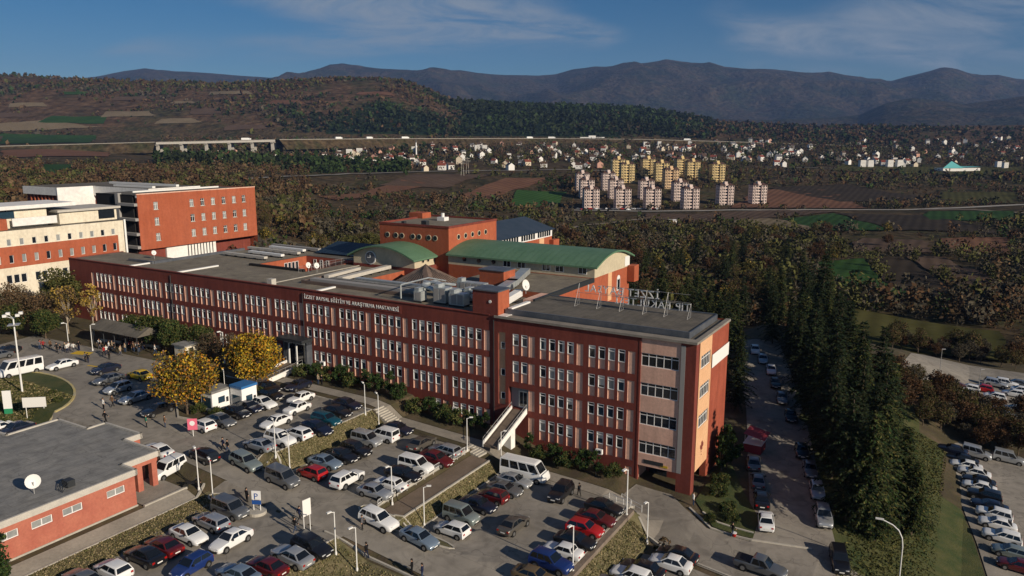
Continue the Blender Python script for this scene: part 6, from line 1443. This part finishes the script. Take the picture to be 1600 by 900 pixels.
field([(1150,328),(1360,328),(1310,300),(1180,298)],rA,rB); field([(1210,296),(1320,318),(1500,316),(1330,290)],dA,dB); field([(1470,322),(1600,320),(1600,303),(1480,303)],oA,oB); field([(1450,346),(1600,348),(1600,333),(1470,333)],gA,gB)
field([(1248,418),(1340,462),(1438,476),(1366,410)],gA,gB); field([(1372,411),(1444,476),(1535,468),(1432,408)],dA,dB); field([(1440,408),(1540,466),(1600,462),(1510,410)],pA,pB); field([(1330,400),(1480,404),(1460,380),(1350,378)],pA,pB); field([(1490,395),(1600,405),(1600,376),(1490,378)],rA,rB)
field([(1285,482),(1370,560),(1620,592),(1620,535)],oA,oB); field([(1300,268),(1600,275),(1600,262),(1320,258)],oA,oB); field([(1000,345),(1120,352),(1120,338),(1010,337)],pA,pB)
field([(0,208),(160,200),(75,190),(0,194)],tA,tB); field([(60,193),(165,194),(172,183),(85,183)],gA,gB); field([(0,226),(140,224),(150,214),(0,212)],gA,gB); field([(160,184),(245,182),(235,175),(170,176)],tA,tB); field([(240,196),(320,193),(300,186),(255,187)],tA,tB); field([(0,248),(170,246),(170,236),(0,236)],rA,rB); field([(60,275),(110,276),(110,258),(62,258)],gA,gB); field([(300,180),(350,179),(340,171),(305,172)],pA,pB)
field([(270,163),(310,163),(305,159),(278,159)],tA,tB); field([(440,222),(610,236),(620,226),(470,218)],tA,tB)
for px_,c_ in (([(330,150),(400,149),(395,144),(335,145)],(tA,tB)),([(180,160),(250,158),(245,152),(185,153)],(pA,pB)),([(20,170),(80,168),(75,162),(25,163)],(tA,tB)),([(420,165),(480,164),(470,158),(430,158)],(rA,rB)),([(100,150),(150,149),(148,145),(104,146)],(gA,gB)),([(560,150),(620,152),(610,146),(565,145)],(rA,rB)),([(0,186),(50,184),(50,178),(0,179)],(pA,pB)),([(350,205),(420,203),(410,196),(355,197)],(pA,pB))): field(px_,*c_)
# roads in the valley
ROADXY=[]
def strip(pts,wd,material,name='road',lift=.5):
    P=[hit(u,v) for u,v in pts]; XY=[]
    for a,b in zip(P,P[1:]):
        n=max(1,int(math.dist(a[:2],b[:2])/12)); XY+=[(a[0]+(b[0]-a[0])*i/n,a[1]+(b[1]-a[1])*i/n) for i in range(n)]
    XY.append(P[-1][:2]); XY=np.array(XY); ROADXY.append(XY); d=np.gradient(XY,axis=0); d/=np.linalg.norm(d,axis=1)[:,None]; nn=np.stack([-d[:,1],d[:,0]],1)*wd/2
    Lx=XY+nn;Rx=XY-nn; zm=np.maximum(np.maximum(T(XY[:,0],XY[:,1]),T(Lx[:,0],Lx[:,1])),T(Rx[:,0],Rx[:,1]))+lift
    X=np.stack([Lx[:,0],Rx[:,0]],1);Y=np.stack([Lx[:,1],Rx[:,1]],1);Z=np.stack([zm,zm],1); structure(link(name,grid_mesh(name,X,Y,Z,[MATS[material]])))
mat('far_road',(.30,.28,.25),.9,(.36,.34,.30),.05); mat('far_track',(.20,.16,.12),.95,(.26,.21,.16),.05)
strip([(120,296),(270,288),(432,277.5),(545,272.5),(640,270),(760,267.5),(880,266),(960,268)],11,'far_road'); strip([(896,331),(1000,333),(1100,332),(1200,331),(1330,330.5),(1440,330),(1520,327),(1620,322)],8,'far_road'); strip([(1440,330),(1530,330),(1620,336)],7,'far_track'); strip([(890,362),(915,355),(960,352),(1010,345),(1060,338)],4,'far_track')
strip([(1180,262),(1300,264),(1420,262),(1600,266)],7,'far_road')
# highway with its viaduct
HW=[(-250,233,1190),(-100,231,1200),(0,229,1215),(150,225,1235),(245,222.5,1250),(430,218.5,1300),(600,217,1500),(850,216.6,1700),(1000,218,1720),(1150,222,1740),(1400,230,1760)]
hp_=[((u-800)/FPX*k,k*1.018,CAM_Z-k*(sp+(v-450)/FPX*cp)) for u,v,k in HW]
def hw_ribbon(a,b,drop,name,thing_=False):
    pts=[]
    for i in range(a,b):
        p,q=np.array(hp_[i]),np.array(hp_[i+1]); n=max(2,int(np.linalg.norm(q-p)/25)); pts+=[p+(q-p)*j/n for j in range(n)]
    pts.append(np.array(hp_[b])); P=np.array(pts); d=np.gradient(P[:,:2],axis=0); d/=np.linalg.norm(d,axis=1)[:,None]; nn=np.stack([-d[:,1],d[:,0]],1)
    mb=MB()
    for i in range(len(P)-1):
        def e(j,o_,dz): return (P[j,0]+nn[j,0]*o_,P[j,1]+nn[j,1]*o_,P[j,2]+dz)
        mb.mi=0; mb.quad(e(i,-12,0),e(i+1,-12,0),e(i+1,12,0),e(i,12,0))
        mb.mi=1
        w2=12 if thing_ else 30
        mb.quad(e(i,-12,0.9 if thing_ else 0),e(i+1,-12,.9 if thing_ else 0),e(i+1,-w2,-drop),e(i,-w2,-drop)); mb.quad(e(i,12,0),e(i+1,12,0),e(i+1,w2,-drop),e(i,w2,-drop))
        if thing_: mb.quad(e(i,-12,-drop),e(i+1,-12,-drop),e(i+1,12,-drop),e(i,12,-drop))
        mb.mi=0; mb.quad(e(i,-12,0),e(i+1,-12,0),e(i+1,-12,1.0),e(i,-12,1.0))
    return mb.mesh(name,['far_road','coping' if thing_ else 'country'])
structure(link('highway',hw_ribbon(0,4,16,'highway'))); structure(link('highway',hw_ribbon(5,len(hp_)-1,16,'highway')))
vd=tag(empty('viaduct',hp_[4]),'pale concrete motorway viaduct on tall piers across the valley','bridge'); inv=Matrix.Translation(-Vector(hp_[4]))
me=hw_ribbon(4,5,3.2,'deck',True); me.transform(inv); link('deck',me,vd)
p,q=np.array(hp_[4]),np.array(hp_[5])
for f in (.02,.215,.42,.615,.81,.985):
    c=p+(q-p)*f; zb2=float(T(c[0],c[1]))-3; m=MB()
    for dx in (-7,7): m.box((c[0]-2.2,c[1]+dx-1.6,zb2),(c[0]+2.2,c[1]+dx+1.6,c[2]-3.15))
    m.box((c[0]-2.6,c[1]-11,c[2]-5),(c[0]+2.6,c[1]+11,c[2]-3.2)); me=m.mesh('pier','coping'); me.transform(inv); link('pier',me,vd)
tr_m=[MB().box((-8,-1.3,1),(5,1.3,4.2)).mesh('trailer','white_paint'),MB().box((5.3,-1.25,.8),(7.6,1.25,3.6)).mesh('cab','car_white'),MB().box((-7.5,-1.2,.1),(7.3,1.2,.95)).mesh('chassis','tyre')]
for i,(seg,f,l) in enumerate([(5,.55,'white lorry on the motorway just past the viaduct'),(5,.85,'white lorry on the motorway above the half built houses'),(6,.12,'white lorry ahead of another on the motorway'),(6,.9,'white lorry on the motorway before the pine forest'),(7,.08,'white lorry following another before the pine forest'),(4,.75,'white lorry crossing the viaduct'),(9,-.3,'white lorry on the motorway beyond the petrol station')]):
    p,q=np.array(hp_[seg]),np.array(hp_[seg+1]); c=p+(q-p)*f; d=q-p; o=empty('lorry',(c[0],c[1],c[2]+.1),math.atan2(d[1],d[0])); tag(o,l,'lorry','lorries on the motorway')
    for n,m in zip(('trailer','cab','chassis'),tr_m): link(n,m,o)
# apartment towers
mat('apt_pink',(.62,.50,.45),.9,(.68,.56,.51),.08); mat('apt_yellow',(.66,.50,.24),.9,(.70,.55,.29),.08); mat('apt_orange',(.66,.46,.28),.9,(.70,.5,.3),.08); mat('apt_roof',(.085,.045,.035),.9,(.11,.06,.045),.1)
def tower_meshes(col):
    b=MB()
    b.box((-7,-5,0),(-1.6,6,20)).box((1.6,-5,0),(7,6,20)).box((-1.6,-3.8,0),(1.6,6,21.4))
    wall=b.mesh('wall',col)
    r=MB()
    for x0,x1 in ((-7.6,-1.2),(1.2,7.6)):
        r.quad((x0,-5.6,20),(x1,-5.6,20),((x0+x1)/2,0.5,22.3)); r.quad((x1,-5.6,20),(x1,6.6,20),((x0+x1)/2,.5,22.3)); r.quad((x1,6.6,20),(x0,6.6,20),((x0+x1)/2,.5,22.3)); r.quad((x0,6.6,20),(x0,-5.6,20),((x0+x1)/2,.5,22.3))
    roof=r.mesh('roof','apt_roof'); core=MB().box((-1.5,-2,21.4),(1.5,3,23.4)).mesh('lift_core',col)
    w_=MB(); bal=MB()
    for fl in range(7):
        z=1.2+fl*2.8
        for x in (-6.1,-4.2,-2.7,2.7,4.2,6.1): w_.box((x-.5,-5.05,z),(x+.5,-4.99,z+1.75))
        w_.box((-1.1,-3.86,z),(1.1,-3.79,z+1.5))
        for y in (-3,0,3): w_.box((-7.05,y-.5,z),(-6.99,y+.5,z+1.4)); w_.box((6.99,y-.5,z),(7.05,y+.5,z+1.4))
        for x in (-4.3,4.3): bal.box((x-.75,-5.5,z-.5),(x+.75,-5.0,z+.2))
    return wall,roof,core,w_.mesh('windows','glass_dark'),bal.mesh('balconies',col)
TM={c:tower_meshes(c) for c in ('apt_pink','apt_yellow','apt_orange')}
AP=[(925,328,'apt_pink'),(975,328,'apt_pink'),(1022,328,'apt_pink'),(1082,328,'apt_pink'),(1137,321,'apt_pink'),(1189,320.5,'apt_pink'),(918,311,'apt_pink'),(964,311,'apt_pink'),(1012,312,'apt_pink'),(1065,315,'apt_pink'),(911,299,'apt_pink'),(952,298,'apt_pink'),(981,285,'apt_yellow'),(967,277,'apt_yellow'),(1014,276,'apt_yellow'),(1035,283,'apt_yellow'),(1050,295,'apt_orange'),(1084,280,'apt_yellow'),(1067,275,'apt_yellow'),(1123,284,'apt_yellow')]
ATOW=[]
for u,v,c in AP:
    x,y,z,k=hit(u,v); ATOW.append((x,y)); o=empty('apartment_tower',(x,y,z-1.5),R(6)); sc_=1.0 if c=='apt_pink' else 1.12; o.scale=(sc_,sc_,sc_)
    row='in the front row by the valley road' if v>319 else 'in the rear rows of the estate'
    tag(o,{'apt_pink':'pale pink apartment tower with dark roof ','apt_yellow':'yellow apartment tower with dark roof ','apt_orange':'peach apartment tower in front of the yellow ones '}[c]+row,'apartment tower','apartment towers in the valley')
    for n,m in zip(('wall','roof','lift_core','windows','balconies'),TM[c]):
        p_=link(n,m,o)
        if n in('windows','balconies'): p_['kind']='stuff'
# village
mat('house_white',(.74,.73,.70),.9); mat('house_cream',(.6,.52,.4),.9); mat('house_pink',(.6,.34,.26),.9); mat('house_grey',(.34,.32,.30),.9); mat('tile_red',(.20,.055,.035),.9); mat('tile_brown',(.09,.055,.04),.9); mat('tile_grey',(.12,.12,.13),.9)
def house_mesh(wm_,rm,l,wd,h):
    b=MB().box((-l/2,-wd/2,-2),(l/2,wd/2,h)); rh=wd*.38; b.quad((-l/2,-wd/2,h),(-l/2,wd/2,h),(-l/2,0,h+rh)); b.quad((l/2,-wd/2,h),(l/2,wd/2,h),(l/2,0,h+rh)); wall=b.mesh('wall',wm_)
    r=MB()
    for sd in (-1,1): r.quad((-l/2-.5,sd*(wd/2+.5),h-.35),(l/2+.5,sd*(wd/2+.5),h-.35),(l/2+.5,0,h+rh+.1),(-l/2-.5,0,h+rh+.1))
    roof=r.mesh('roof',rm); ch=MB().box((l*.2,-.4,h+rh*.5),(l*.2+.8,.4,h+rh+1)).mesh('chimney',wm_)
    w1=MB().box((-.6,-.04,0),(.6,.04,1.5)).mesh('window','glass_dark'); return wall,roof,ch,w1,l,wd,h
HM=[]
for wm_,rm,ds in (('house_white','tile_red','white village house with red tiled roof'),('house_white','tile_brown','white village house with brown roof'),('house_white','tile_grey','white village house with grey roof'),('house_cream','tile_red','cream village house with red tiled roof'),('house_pink','tile_brown','pink village house with brown roof'),('house_grey','tile_brown','grey unrendered village house with brown roof')):
    HM.append((house_mesh(wm_,rm,10,8.5,6.2),ds))
    HM.append((house_mesh(wm_,rm,9,9,8.6),'tall '+ds))
rh=np.random.default_rng(77); HP=[]
def put_house(u,v,i=None,k_=1.0):
    x,y,z,k=hit(u,v)
    if k>2400 or any((x-a)**2+(y-b)**2<115 for a,b in HP): return
    HP.append((x,y)); (wall,roof,ch,w1,l,wd,h),ds=HM[i if i is not None else int(rh.choice(12,p=[.12,.12,.14,.14,.10,.10,.07,.07,.04,.02,.04,.04]))]
    o=empty('house',(x,y,z),rh.uniform(-.6,.6)+(0 if rh.random()<.5 else 1.57)); s_=k_*rh.uniform(.7,1.0); o.scale=(s_,s_,s_)
    where='between the viaduct and the apartment estate' if u<880 else 'behind the apartment towers' if u<1180 else 'in the valley beside the turquoise hall'
    tag(o,ds+' '+where,'house','houses of the valley village'); link('wall',wall,o); rf_=link('roof',roof,o); link('chimney',ch,rf_)
    for x_ in (-l*.25,l*.25): link('window',w1,o,(x_,-wd/2-.03,h*.45))
for u,v in [(629,259),(637,263),(652,258),(660,259),(663,268),(595,262),(611,263),(606,257),(618,256),(586,256),(643,255),(703,265),(690,266),(772,256),(518,254),(365,252),(340,254),(330,258),(414,252),(430,250),(447,252),(475,250),(383,255),(400,254),(790,262),(797,266),(815,258),(843,253),(850,262),(897,262),(905,264),(918,262),(938,262),(1049,243),(1145,250),(1171,253),(1160,244),(1035,236),(1005,238),(935,247),(885,250)]: put_house(u,v,int(rh.choice([0,2,2,4,6,8,3])),1.05)
for (u0,u1,v0,v1,n) in ((500,880,226,262,78),(880,1240,222,254,80),(1180,1600,230,262,60),(330,500,240,258,10),(1300,1600,218,236,18)):
    for _ in range(n): put_house(rh.uniform(u0,u1),rh.uniform(v0,v1))
blkm=[MB().box((-9,-6,-3),(9,6,17)).mesh('wall','house_white'),MB().box((-9.4,-6.4,17),(9.4,6.4,17.8)).mesh('roof','tile_brown')]
wmx=MB(); [wmx.box((x-.6,-6.05,2+3*f),(x+.6,-5.99,3.5+3*f)) for x in (-7,-4.2,-1.4,1.4,4.2,7) for f in range(5)]; wmx=wmx.mesh('windows','glass_dark')
for i,(u,v,k_) in enumerate([(1350,262,.8),(1362,262,.8),(1393,262,.85),(1408,262,.85),(1400,256,.7),(545,245,.9),(561,243,.9),(531,246,.8),(647,240,.9),(745,236,.8),(757,236,.8),(1008,229,.7),(1030,228,.7),(1564,262,.7),(1575,264,.7),(518,258,.55),(795,248,.6)]):
    x,y,z,k=hit(u,v); o=empty('apartment_house',(x,y,z),R(12)); o.scale=(k_*.62,k_*.62,k_*.8); tag(o,'pale mid rise apartment house '+('by the dark trees near the turquoise hall' if u>1300 else 'at the edge of the village'),'apartment house','mid rise houses in the valley')
    link('wall',blkm[0],o); link('roof',blkm[1],o); w_=link('windows',wmx,o); w_['kind']='stuff'
x,y,z,k=hit(650,246); o=empty('minaret',(x,y,z)); tag(o,'slim white minaret rising over the village roofs','minaret'); link('shaft',MB().tube((0,0,-2),(0,0,24),1.3,1.0,n=10).mesh('shaft','white_paint'),o); link('balcony',MB().tube((0,0,17),(0,0,18.4),1.8,n=12).mesh('balcony','white_paint'),o); link('spire',MB().tube((0,0,24),(0,0,30),1.1,.05,n=10).mesh('spire','tile_grey'),o)
x,y,z,k=hit(1500,268); o=empty('sports_hall',(x,y,z),R(8)); tag(o,'low turquoise and white hall with pointed roofs at the edge of the valley fields','hall'); mat('turq',(.12,.42,.42),.7)
link('wall',MB().box((-30,-10,-2),(30,10,5)).mesh('wall','house_white'),o); link('roof',MB().quad((-31,-11,5),(-6,-11,5),(-10,0,15),(-18,0,9)).quad((-6,-11,5),(31,-11,7),(31,11,7),(-6,11,7)).quad((-10,0,15),(-6,-11,5),(2,-11,5)).mesh('roof','turq'),o)
x,y,z,k=hit(925,219.5); o=empty('petrol_station',(x,y,z+1),0); tag(o,'long white canopy building beside the motorway','building'); link('canopy',MB().box((-28,-6,4.5),(28,6,6.5)).mesh('canopy','white_paint'),o); link('hall',MB().box((-8,-4,-1),(8,4,10)).mesh('hall','house_white'),o)
x,y,z,k=hit(1056,352); o=empty('shed',(x,y,z),.1); tag(o,'lone small white shed in the scrub below the apartment towers','shed'); link('wall',MB().box((-2.6,-1.5,-.5),(2.6,1.5,2.3)).mesh('wall','house_white'),o); link('roof',MB().quad((-2.9,-1.8,2.3),(2.9,-1.8,2.3),(2.9,1.8,2.9),(-2.9,1.8,2.9)).mesh('roof','metal_white'),o)
# pylons
for u,v in ((570+160,272),(722,276)):
    x,y,z,k=hit(u,v); o=empty('power_pylon',(x,y,z)); tag(o,'pale lattice power pylon beside the valley road','pylon','pylons beside the valley road')
    m=MB(); 
    for sx,sy in ((-1,-1),(1,-1),(1,1),(-1,1)): m.tube((sx*1.8,sy*1.8,-1),(sx*.4,sy*.4,20),.18,.1,n=4)
    link('tower',m.mesh('tower','coping'),o); link('crossarm',MB().box((-4,-.15,15),(4,.15,15.4)).box((-3,-.15,18),(3,.15,18.4)).mesh('crossarm','coping'),o)
# parked rows by the towers
cs=np.random.default_rng(8)
for i in range(26):
    u=905+i*5.0; x,y,z,k=hit(u,330+cs.uniform(-.6,1.2)); cc=['white','grey','black','silver','red'][cs.integers(0,5)]
    o=empty('far_car',(x,y,z+.5),cs.uniform(-.2,.2)+1.57*(i%2)); tag(o,f'{cc} car parked along the road before the apartment towers','car','cars before the apartment towers')
    b=link('body',PROTO['sedan']['body'],o); b.material_slots[0].link='OBJECT'; b.material_slots[0].material=MATS['car_'+cc]
    link('windscreen',PROTO['sedan']['gl']['windscreen'],o)
# ---- woods as masses
def in_poly(x,y,P):
    c=np.zeros(x.shape,bool); n=len(P)
    for i in range(n):
        a,b=P[i],P[(i+1)%n]; cond=((a[1]>y)!=(b[1]>y))&(x<(b[0]-a[0])*(y-a[1])/(b[1]-a[1]+1e-9)+a[0]); c^=cond
    return c
def wood(name,label,n,ur,kr,thr,seed,nq,size,hgt,pals,mask=None,cat='wood',ns=70.0,conifer=False):
    r=np.random.default_rng(seed); u=r.uniform(*ur,n); k=np.sqrt(r.uniform(kr[0]**2,kr[1]**2,n)); x=(u-800)/FPX*k; y=k*1.018
    keep=.72*fbm(x/ns,y/ns,4,seed)+.28*fbm(x/(ns*3.3),y/(ns*3.3),3,seed+40)+.06*r.normal(size=n)>thr
    s=(x-O[0])*A[0]+(y-O[1])*A[1]; t=(x-O[0])*B[0]+(y-O[1])*B[1]
    keep&=~((s>-70)&(s<232)&(t<62)); keep&=~((s<-10)&(t<118)&(k<260))
    for P in FIELDS: keep&=~in_poly(x,y,P)
    for a,b in ATOW: keep&=(x-a)**2+(y-b)**2>150
    if len(HP):
        H_=np.array(HP); d=((x[:,None]-H_[None,:,0])**2+(y[:,None]-H_[None,:,1])**2).min(1); keep&=d>60
    RX=np.concatenate(ROADXY); d=((x[:,None]-RX[None,:,0])**2+((y[:,None]+14-RX[None,:,1])*.7)**2).min(1); keep&=d>420
    if mask is not None: keep&=mask(u,k,x,y)
    u,k,x,y=u[keep],k[keep],x[keep],y[keep]; m=len(x); z=T_uk(u,k); h=hgt*np.clip(np.exp(r.normal(size=m)*.42)*.95,.35,2.1)
    pi=np.clip((fbm(x/160,y/160,3,seed+5)*1.6-.3+.25*r.normal(size=m))*len(pals),0,len(pals)-1).astype(int)
    base=np.array([np.mean(PAL[p],0) for p in pals])[pi]*(.65+.7*r.random((m,1)))
    d=r.normal(size=(m,nq,3)); d/=np.linalg.norm(d,axis=2)[...,None]; rad=r.random((m,nq,1))**.4
    off=d*rad*np.array([.42,.42,.5]); 
    if conifer: f=off[...,2:3]+.5; off=off*np.concatenate([(1.15-f)*.75,(1.15-f)*.75,np.ones_like(f)],2)
    Pp=np.stack([x,y,z],1)[:,None,:]+(off+np.array([0,0,.42]))*h[:,None,None]; Pp=Pp.reshape(-1,3)
    q=leaf_quads(Pp,np.repeat(size*h/hgt,nq)*(.6+.8*r.random(m*nq)),r); cols=np.repeat(base,nq,0)*(.75+.5*r.random((m*nq,1)))
    o=link(name,fast_mesh(name,q,np.clip(cols,0,1),'wood_mass')); o['kind']='stuff'; tag(o,label,cat); return m
PAL['field_brown']=PAL['brown']
tot=[]
tot.append(wood('woodland','mixed autumn scrub and woodland behind the hospital',8000,(330,1640),(190,520),.50,1,64,.42,5.0,['olive','grey','grey','rust','brown','shrub']))
tot.append(wood('woodland','olive and brown scrub between the fields of the valley',14000,(-60,1660),(480,900),.54,2,24,.72,4.6,['olive','grey','brown','rust','shrub']))
tot.append(wood('woodland','brown wood on the slope behind the cream clinic',4200,(-60,480),(300,900),.40,3,34,.75,6.0,['olive','brown','rust','brown','olive']))
tot.append(wood('village_trees','autumn garden trees among the village houses',15000,(250,1660),(900,1800),.38,4,12,1.2,6.6,['shrub','brown','grey','rust','olive'],ns=120))
tot.append(wood('conifer_plantation','dark green conifers in front of the village houses',2600,(240,640),(880,1050),.36,5,10,1.9,9,['pine','shrub'],conifer=True,ns=60))
tot.append(wood('pine_forest','dark pine forest on the hill beyond the motorway',11000,(440,1110),(1830,2700),.25,6,7,3.0,9,['pine','pine','shrub'],conifer=True,ns=200,mask=lambda u,k,x,y:(u>690+(fbm(x/300,y/300,4,21)-.5)*-500)|(k<2130+(fbm(x/300,y/300,4,21)-.5)*900)))
tot.append(wood('hill_scrub','brown and green scrub on the hills above the viaduct',15000,(-60,720),(1300,2680),.50,7,6,2.8,6.5,['olive','rust','brown','shrub','grey'],ns=230))
tot.append(wood('hill_scrub','rusty scrub on the low hills beyond the town',6000,(1050,1660),(1800,2700),.50,8,6,3.0,6.5,['rust','shrub','brown','pine'],ns=230))
print('wood counts',tot)
# ---- dry grass on the banks near by
rg=np.random.default_rng(4)
def tufts(name,label,s0,s1,t0,t1,n,pal,size=.10):
    n=int(n*1.8)
    s=rg.uniform(s0,s1,n); t=rg.uniform(t0,t1,n); z=G(s,t)+.08; x=O[0]+A[0]*s+B[0]*t; y=O[1]+A[1]*s+B[1]*t
    q=leaf_quads(np.stack([x,y,z],1),size,rg); o=link(name,fast_mesh(name,q,pick(pal,n,rg,.4),'foliage')); o['kind']='stuff'; tag(o,label,'grass')
DRY=[(.20,.165,.09),(.15,.13,.06),(.10,.10,.04),(.26,.21,.12)]
for a in ((41,43,-28,-9.4,2600,'dry grass tufts on the bank between upper and middle lot'),(22.05,23.3,-27.5,-9.4,1500,'grass tufts on the narrow bank beside the brown ramp'),(.8,3.4,-25,-11,1900,'dry grass tufts on the triangular bank at the corner'),(41.2,45,-61,-35.4,4200,'straw coloured grass tufts on the bank below the brick annex'),(17,25.8,-61,-35,4200,'dry grass tufts on the bank at the bottom of the road')): tufts('grass',a[5],*a[:5],DRY)
tufts('grass','olive grass tufts on the roundabout island',82,100,-37,-28.6,3500,PAL['olive']+DRY,.2)
tufts('grass','dark grass on the slope between the pines and the lower car park',-27,-18,-8,48,7000,PAL['olive'],.13)
# ---- haze
hz=MB().box((-14000,-400,-60),(14000,13500,1400)).mesh('haze',[]); hm=bpy.data.materials.new('haze'); hm.use_nodes=True; t_=hm.node_tree; t_.nodes.remove(t_.nodes['Principled BSDF'])
pv_=t_.nodes.new('ShaderNodeVolumePrincipled'); pv_.inputs['Color'].default_value=(.3,.5,1.0,1); pv_.inputs['Density'].default_value=4e-5; pv_.inputs['Anisotropy'].default_value=.0
t_.links.new(pv_.outputs[0],t_.nodes['Material Output'].inputs['Volume']); hz.materials.append(hm); ho=link('haze',hz); ho['kind']='stuff'; tag(ho,'thin blue haze over the valley and mountains','haze')
